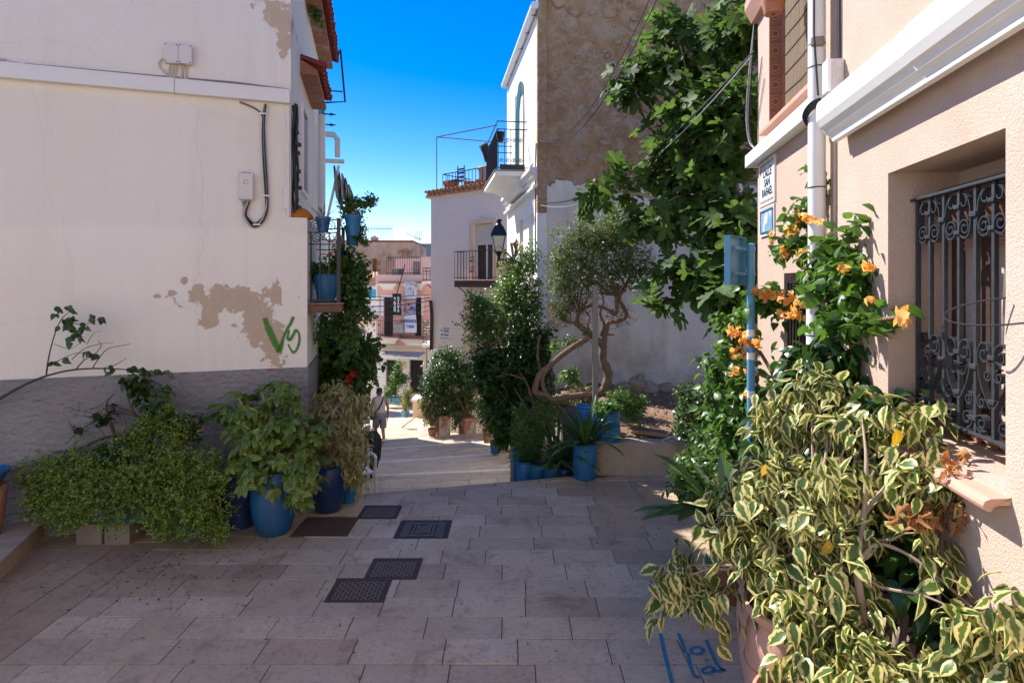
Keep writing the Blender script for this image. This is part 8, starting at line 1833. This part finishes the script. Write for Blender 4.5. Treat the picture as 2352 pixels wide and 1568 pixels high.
add('seat', MB().hexa([cpt(-.24,-.24,.40),cpt(.24,-.24,.40),cpt(.22,.22,.38),cpt(-.22,.22,.38),cpt(-.24,-.24,.43),cpt(.24,-.24,.43),cpt(.22,.22,.41),cpt(-.22,.22,.41)]), MT['plastic'], ch, bev=.012)
add('back_frame', MB().tube(smooth([cpt(-.23,.22,.40), cpt(-.25,.27,.66), cpt(-.22,.31,.86), cpt(0,.33,.92), cpt(.22,.31,.86), cpt(.25,.27,.66), cpt(.23,.22,.40)], 4), .024, 8), MT['plastic'], ch, smooth=True)
for k in range(5): x = -.16 + .08*k; add('back_slat', MB().hexa([cpt(x-.022,.22,.42),cpt(x+.022,.22,.42),cpt(x+.022,.235,.42),cpt(x-.022,.235,.42),cpt(x-.022,.315,.9-abs(x)*.2),cpt(x+.022,.315,.9-abs(x)*.2),cpt(x+.022,.33,.9-abs(x)*.2),cpt(x-.022,.33,.9-abs(x)*.2)]), MT['plastic'], ch)
rk = thing('clothes_rail', 'rail of black garments standing beside the stairs', 'clothes rail', P(850, 1080, 12))
YR_ = 11.6; a = P(834, 985, YR_); b = P(857, 985, 13.0); gz0 = P(855, 1082, 12).z
add('rail', MB().bar(a, b, .015, 8), MT['steel'], rk)
for q in (a, b): add('post', MB().bar(q, (q.x, q.y, ZA-.02), .015, 8), MT['steel'], rk)
for k in range(7):
    q = a.lerp(b, (k+.5)/7); w_ = .12 + .02*(k % 3); o = thing('black_garment', ['first', 'second', 'third', 'fourth', 'fifth', 'sixth', 'rearmost'][k] + ' black garment from the front on the clothes rail', 'garment', q, 'garments on the rail'); mg = MB()
    lo_ = gz0 + .05*(k % 3)
    for j in range(7):
        z = q.z - .04 - (q.z - lo_) * j/6; ww = w_*(.35 + .65*min(1, j/1.2)) * (1 + .08*math.sin(j+k))
        mg.v += [(q.x-ww+.05, q.y-.02, z), (q.x, q.y-.05-.01*math.sin(j*2+k), z), (q.x+ww+.05, q.y-.02, z), (q.x+ww+.05, q.y+.03, z), (q.x, q.y+.05, z), (q.x-ww+.05, q.y+.03, z)]
    for j in range(6):
        for i in range(6): mg.f.append((6*j+i, 6*j+(i+1) % 6, 6*j+6+(i+1) % 6, 6*j+6+i))
    mg.f.append((5,4,3,2,1,0)); mg.f.append(tuple(36+i for i in range(6))); add('cloth', mg, MT['black'], o, smooth=True, auto=0); add('hook', MB().tube([q + Vector((0,0,-.05)), q + Vector((0,0,.02))], .006, 5), MT['steel'], o)
for (v0, v1, lab) in ((959, 973, 'upper white-framed card hanging on the clothes rail'), (977, 990, 'lower white-framed card hanging on the clothes rail')):
    p0, p1 = P(838, v1, 11.4), P(850, v0, 11.4); o = thing('framed_card', lab, 'card', p0, 'framed cards on the rail'); add('frame', MB().box(p0.x, p1.x, 11.4, 11.42, p0.z, p1.z), MT['tile_white'], o, bev=.004); add('picture', MB().box(p0.x+.012, p1.x-.012, 11.392, 11.398, p0.z+.012, p1.z-.012), painted(), o)
tg = thing('price_tag', 'dark bag with a small white tag hanging from the clothes rail', 'bag', P(863, 1030, 12.6)); p0, p1 = P(859, 1038, 12.5), P(867, 1012, 12.5); add('bag_body', MB().box(p0.x, p1.x, 12.5, 12.6, p0.z, p1.z), MT['black'], tg, bev=.02); add('tag', MB().box(p0.x+.02, p1.x-.01, 12.485, 12.495, p0.z+.05, p0.z+.15), MT['tile_white'], tg)
# the walking man: one skinned body with clothing
YP = 18.3; base = P(872, 1020, YP); S = 1.70
man = thing('person', 'man in cap, pale tank top and grey shorts walking down the steps', 'person', base)
Wf = Vector((-.35, .94, 0)).normalized(); Wr = Vector((Wf.y, -Wf.x, 0))     # walking away and slightly left
def B(r, f, z): return base + Wr*r + Wf*f + Vector((0, 0, z))
J = {'pelvis':(0,0,.90), 'waist':(0,.0,1.05), 'chest':(0,.03,1.27), 'neck':(0,.05,1.46), 'headb':(0,.06,1.55), 'headt':(0,.075,1.67),
     'shl':(-.18,.03,1.40), 'ell':(-.25,.02,1.13), 'wrl':(-.24,.14,.90), 'hal':(-.235,.18,.81),
     'shr':(.18,.03,1.40), 'elr':(.25,-.03,1.13), 'wrr':(.25,.02,.88), 'har':(.245,.05,.79),
     'hpl':(-.09,.0,.86), 'knl':(-.10,.16,.48), 'anl':(-.10,.20,.09), 'tol':(-.11,.36,.03), 'hpr':(.09,0,.86), 'knr':(.10,.02,.47), 'anr':(.11,-.20,.12), 'tor':(.12,-.08,.035)}
RD = {'pelvis':.145,'waist':.13,'chest':.155,'neck':.06,'headb':.075,'headt':.085,'shl':.07,'ell':.045,'wrl':.032,'hal':.036,'shr':.07,'elr':.045,'wrr':.032,'har':.036,'hpl':.10,'knl':.062,'anl':.042,'tol':.035,'hpr':.10,'knr':.062,'anr':.042,'tor':.035}
EDG = [('pelvis','waist'),('waist','chest'),('chest','neck'),('neck','headb'),('headb','headt'),('chest','shl'),('shl','ell'),('ell','wrl'),('wrl','hal'),('chest','shr'),('shr','elr'),('elr','wrr'),('wrr','har'),('pelvis','hpl'),('hpl','knl'),('knl','anl'),('anl','tol'),('pelvis','hpr'),('hpr','knr'),('knr','anr'),('anr','tor')]
names = list(J); V = [tuple(B(*J[k])) for k in names]; E = [(names.index(a_), names.index(b_)) for a_, b_ in EDG]; RR = [RD[k] for k in names]
for side, hw in (('l', 'hal'), ('r', 'har')):                    # five fingers rooted in each hand
    i0 = names.index(hw); h = Vector(V[i0])
    for k in range(5):
        fx = Wf*(-.028 + .018*k); ln_ = [.075,.085,.088,.08,.055][k]; q = h + fx + Vector((0,0,-.03)); q2 = q + Vector((0,0,-ln_*.55)) + Wf*(.012 if k < 4 else .03); q3 = q2 + Vector((0,0,-ln_*.45)) - Wf*.006
        n0 = len(V); V += [tuple(q), tuple(q2), tuple(q3)]; RR += [.010,.009,.008]; E += [(i0, n0), (n0, n0+1), (n0+1, n0+2)]
me = bpy.data.meshes.new('body'); me.from_pydata(V, E, [])
body = add('body', me, plain('tanned_skin', (.36,.19,.125), .55, .08, 8), man); sk_ = body.modifiers.new('skin', 'SKIN'); 
if not me.skin_vertices: bpy.data.objects  # layer is created by the modifier below
bm = bmesh.new(); bm.from_mesh(me); lay_ = bm.verts.layers.skin.verify(); bm.verts.ensure_lookup_table()
for i, v in enumerate(bm.verts): v[lay_].radius = (RR[i], RR[i]); v[lay_].use_root = (i == 0)
bm.to_mesh(me); bm.free(); ss = body.modifiers.new('subsurf', 'SUBSURF'); ss.levels = 1; ss.render_levels = 2
def shell(name, rings, mat, n=14):
    """rings: (r, f, z, half width, half depth)"""
    m = MB()
    for (r, f, z, hw, hd) in rings:
        c = B(r, f, z)
        for k in range(n): a = 2*math.pi*k/n; m.v.append(tuple(c + Wr*math.cos(a)*hw + Wf*math.sin(a)*hd))
    for i in range(len(rings)-1):
        for k in range(n): l = (k+1) % n; m.f.append((i*n+k, i*n+l, (i+1)*n+l, (i+1)*n+k))
    m.f.append(tuple(range(n-1,-1,-1))); m.f.append(tuple((len(rings)-1)*n+k for k in range(n)))
    return add(name, m, mat, man, smooth=True, auto=70)
shell('tank_top', [(0,0,.90,.185,.135),(0,0,1.0,.175,.13),(0,.01,1.12,.172,.135),(0,.03,1.28,.195,.145),(0,.03,1.40,.185,.125),(0,.04,1.455,.13,.095),(0,.05,1.475,.085,.075)], plain('pale_cotton', (.58,.52,.49), .9, .08, 12, .3, 40))
gs = plain('grey_shorts_cloth', (.25,.24,.24), .9, .12, 12, .3, 40)
shell('shorts', [(0,0,.80,.165,.13),(0,0,.88,.19,.142),(0,0,.99,.182,.137),(0,0,1.0,.16,.12)], gs)
shell('shorts_leg', [(-.105,.135,.50,.105,.115),(-.10,.07,.68,.112,.12),(-.09,0,.86,.11,.125)], gs); shell('shorts_leg', [(.108,.02,.50,.105,.115),(.105,.01,.68,.112,.12),(.09,0,.86,.11,.125)], gs)
shell('cap', [(0,.07,1.615,.092,.105),(0,.07,1.66,.094,.107),(0,.07,1.71,.078,.09),(0,.07,1.735,.03,.04)], plain('dark_cap', (.03,.03,.035), .9)); shell('cap_brim', [(0,.17,1.612,.07,.09),(0,.17,1.624,.07,.09)], plain('dark_cap_brim', (.03,.03,.035), .9))
shell('hair', [(0,.055,1.53,.072,.075),(0,.06,1.58,.088,.098),(0,.065,1.62,.09,.1)], plain('grey_hair', (.10,.085,.075), .9))
fcz = MB()
for s in (-1, 1): fcz.lathe([(.012,0),(.018,.012),(.018,.03),(.010,.045)], B(s*.088,.06,1.56), 8)
add('ear', fcz, body.data.materials[0], man); fc = MB(); fc.lathe([(.014,0),(.016,.015),(.008,.05)], B(0,.165,1.565), 8); add('nose', fc, body.data.materials[0], man)
ey = MB()
for s in (-1, 1): ey.lathe([(.006,0),(.012,.006),(.006,.014)], B(s*.035,.152,1.60), 8)
add('eye', ey, MT['black'], man); add('mouth', MB().tube([B(-.025,.152,1.535), B(0,.158,1.533), B(.025,.152,1.535)], .005, 5), MT['redtext'], man)
sh = plain('black_shoe', (.012,.012,.014), .6)
def shoe(r, f, z, tilt):
    m = MB(); d = (Wf*math.cos(tilt) + Vector((0,0,-math.sin(tilt)))); u = Wr.cross(d)
    if u.z < 0: u = -u
    c = B(r, f, z)
    for (t_, hw, h0, h1) in ((-.09,.035,0,.085),(-.04,.042,0,.10),(.05,.048,0,.075),(.14,.044,.0,.055),(.19,.02,.01,.04)):
        for a_, hh_ in ((-hw,h0),(hw,h0),(hw*.8,h1),(-hw*.8,h1)): m.v.append(tuple(c + d*t_ + Wr*a_ + u*hh_))
    for i in range(4):
        for k in range(4): m.f.append((4*i+k, 4*i+(k+1) % 4, 4*i+4+(k+1) % 4, 4*i+4+k))
    m.f.append((3,2,1,0)); m.f.append((16,17,18,19)); o = add('shoe', m, sh, man, bev=.012)
    s = MB().hexa([c + d*-.10 + Wr*-.045 - u*.02, c + d*.20 + Wr*-.04 - u*.02, c + d*.20 + Wr*.04 - u*.02, c + d*-.10 + Wr*.045 - u*.02, c + d*-.10 + Wr*-.045, c + d*.20 + Wr*-.04, c + d*.20 + Wr*.04, c + d*-.10 + Wr*.045]); add('sole', s, MT['tile_white'], o)
shoe(-.105, .24, .02, 0); shoe(.115, -.17, .055, .5)
for r_, f_, z_ in ((-.10,.20,.10),(.11,-.19,.13)): add('sock', MB().tube([B(r_,f_,z_), B(r_,f_+.0,z_+.08)], .047, 10), MT['tile_white'], man, smooth=True)
add('watch', MB().tube([B(.25,.015,.905), B(.25,.02,.93)], .040, 10), MT['black'], man)
bs = add('shoulder_strap', MB().tube(smooth([B(.10,-.10,1.455), B(.05,-.135,1.3), B(-.06,-.15,1.12), B(-.17,-.10,.97)], 4), .018, 6), MT['black'], man)
bgm = thing('shoulder_bag', 'small black shoulder bag carried by the walking man', 'bag', B(-.22, -.05, .85)); add('bag_body', MB().obox(B(-.24,-.04,.80), .10, .26, .22, math.atan2(Wf.y, Wf.x) - math.pi/2), MT['black'], bgm, bev=.03)
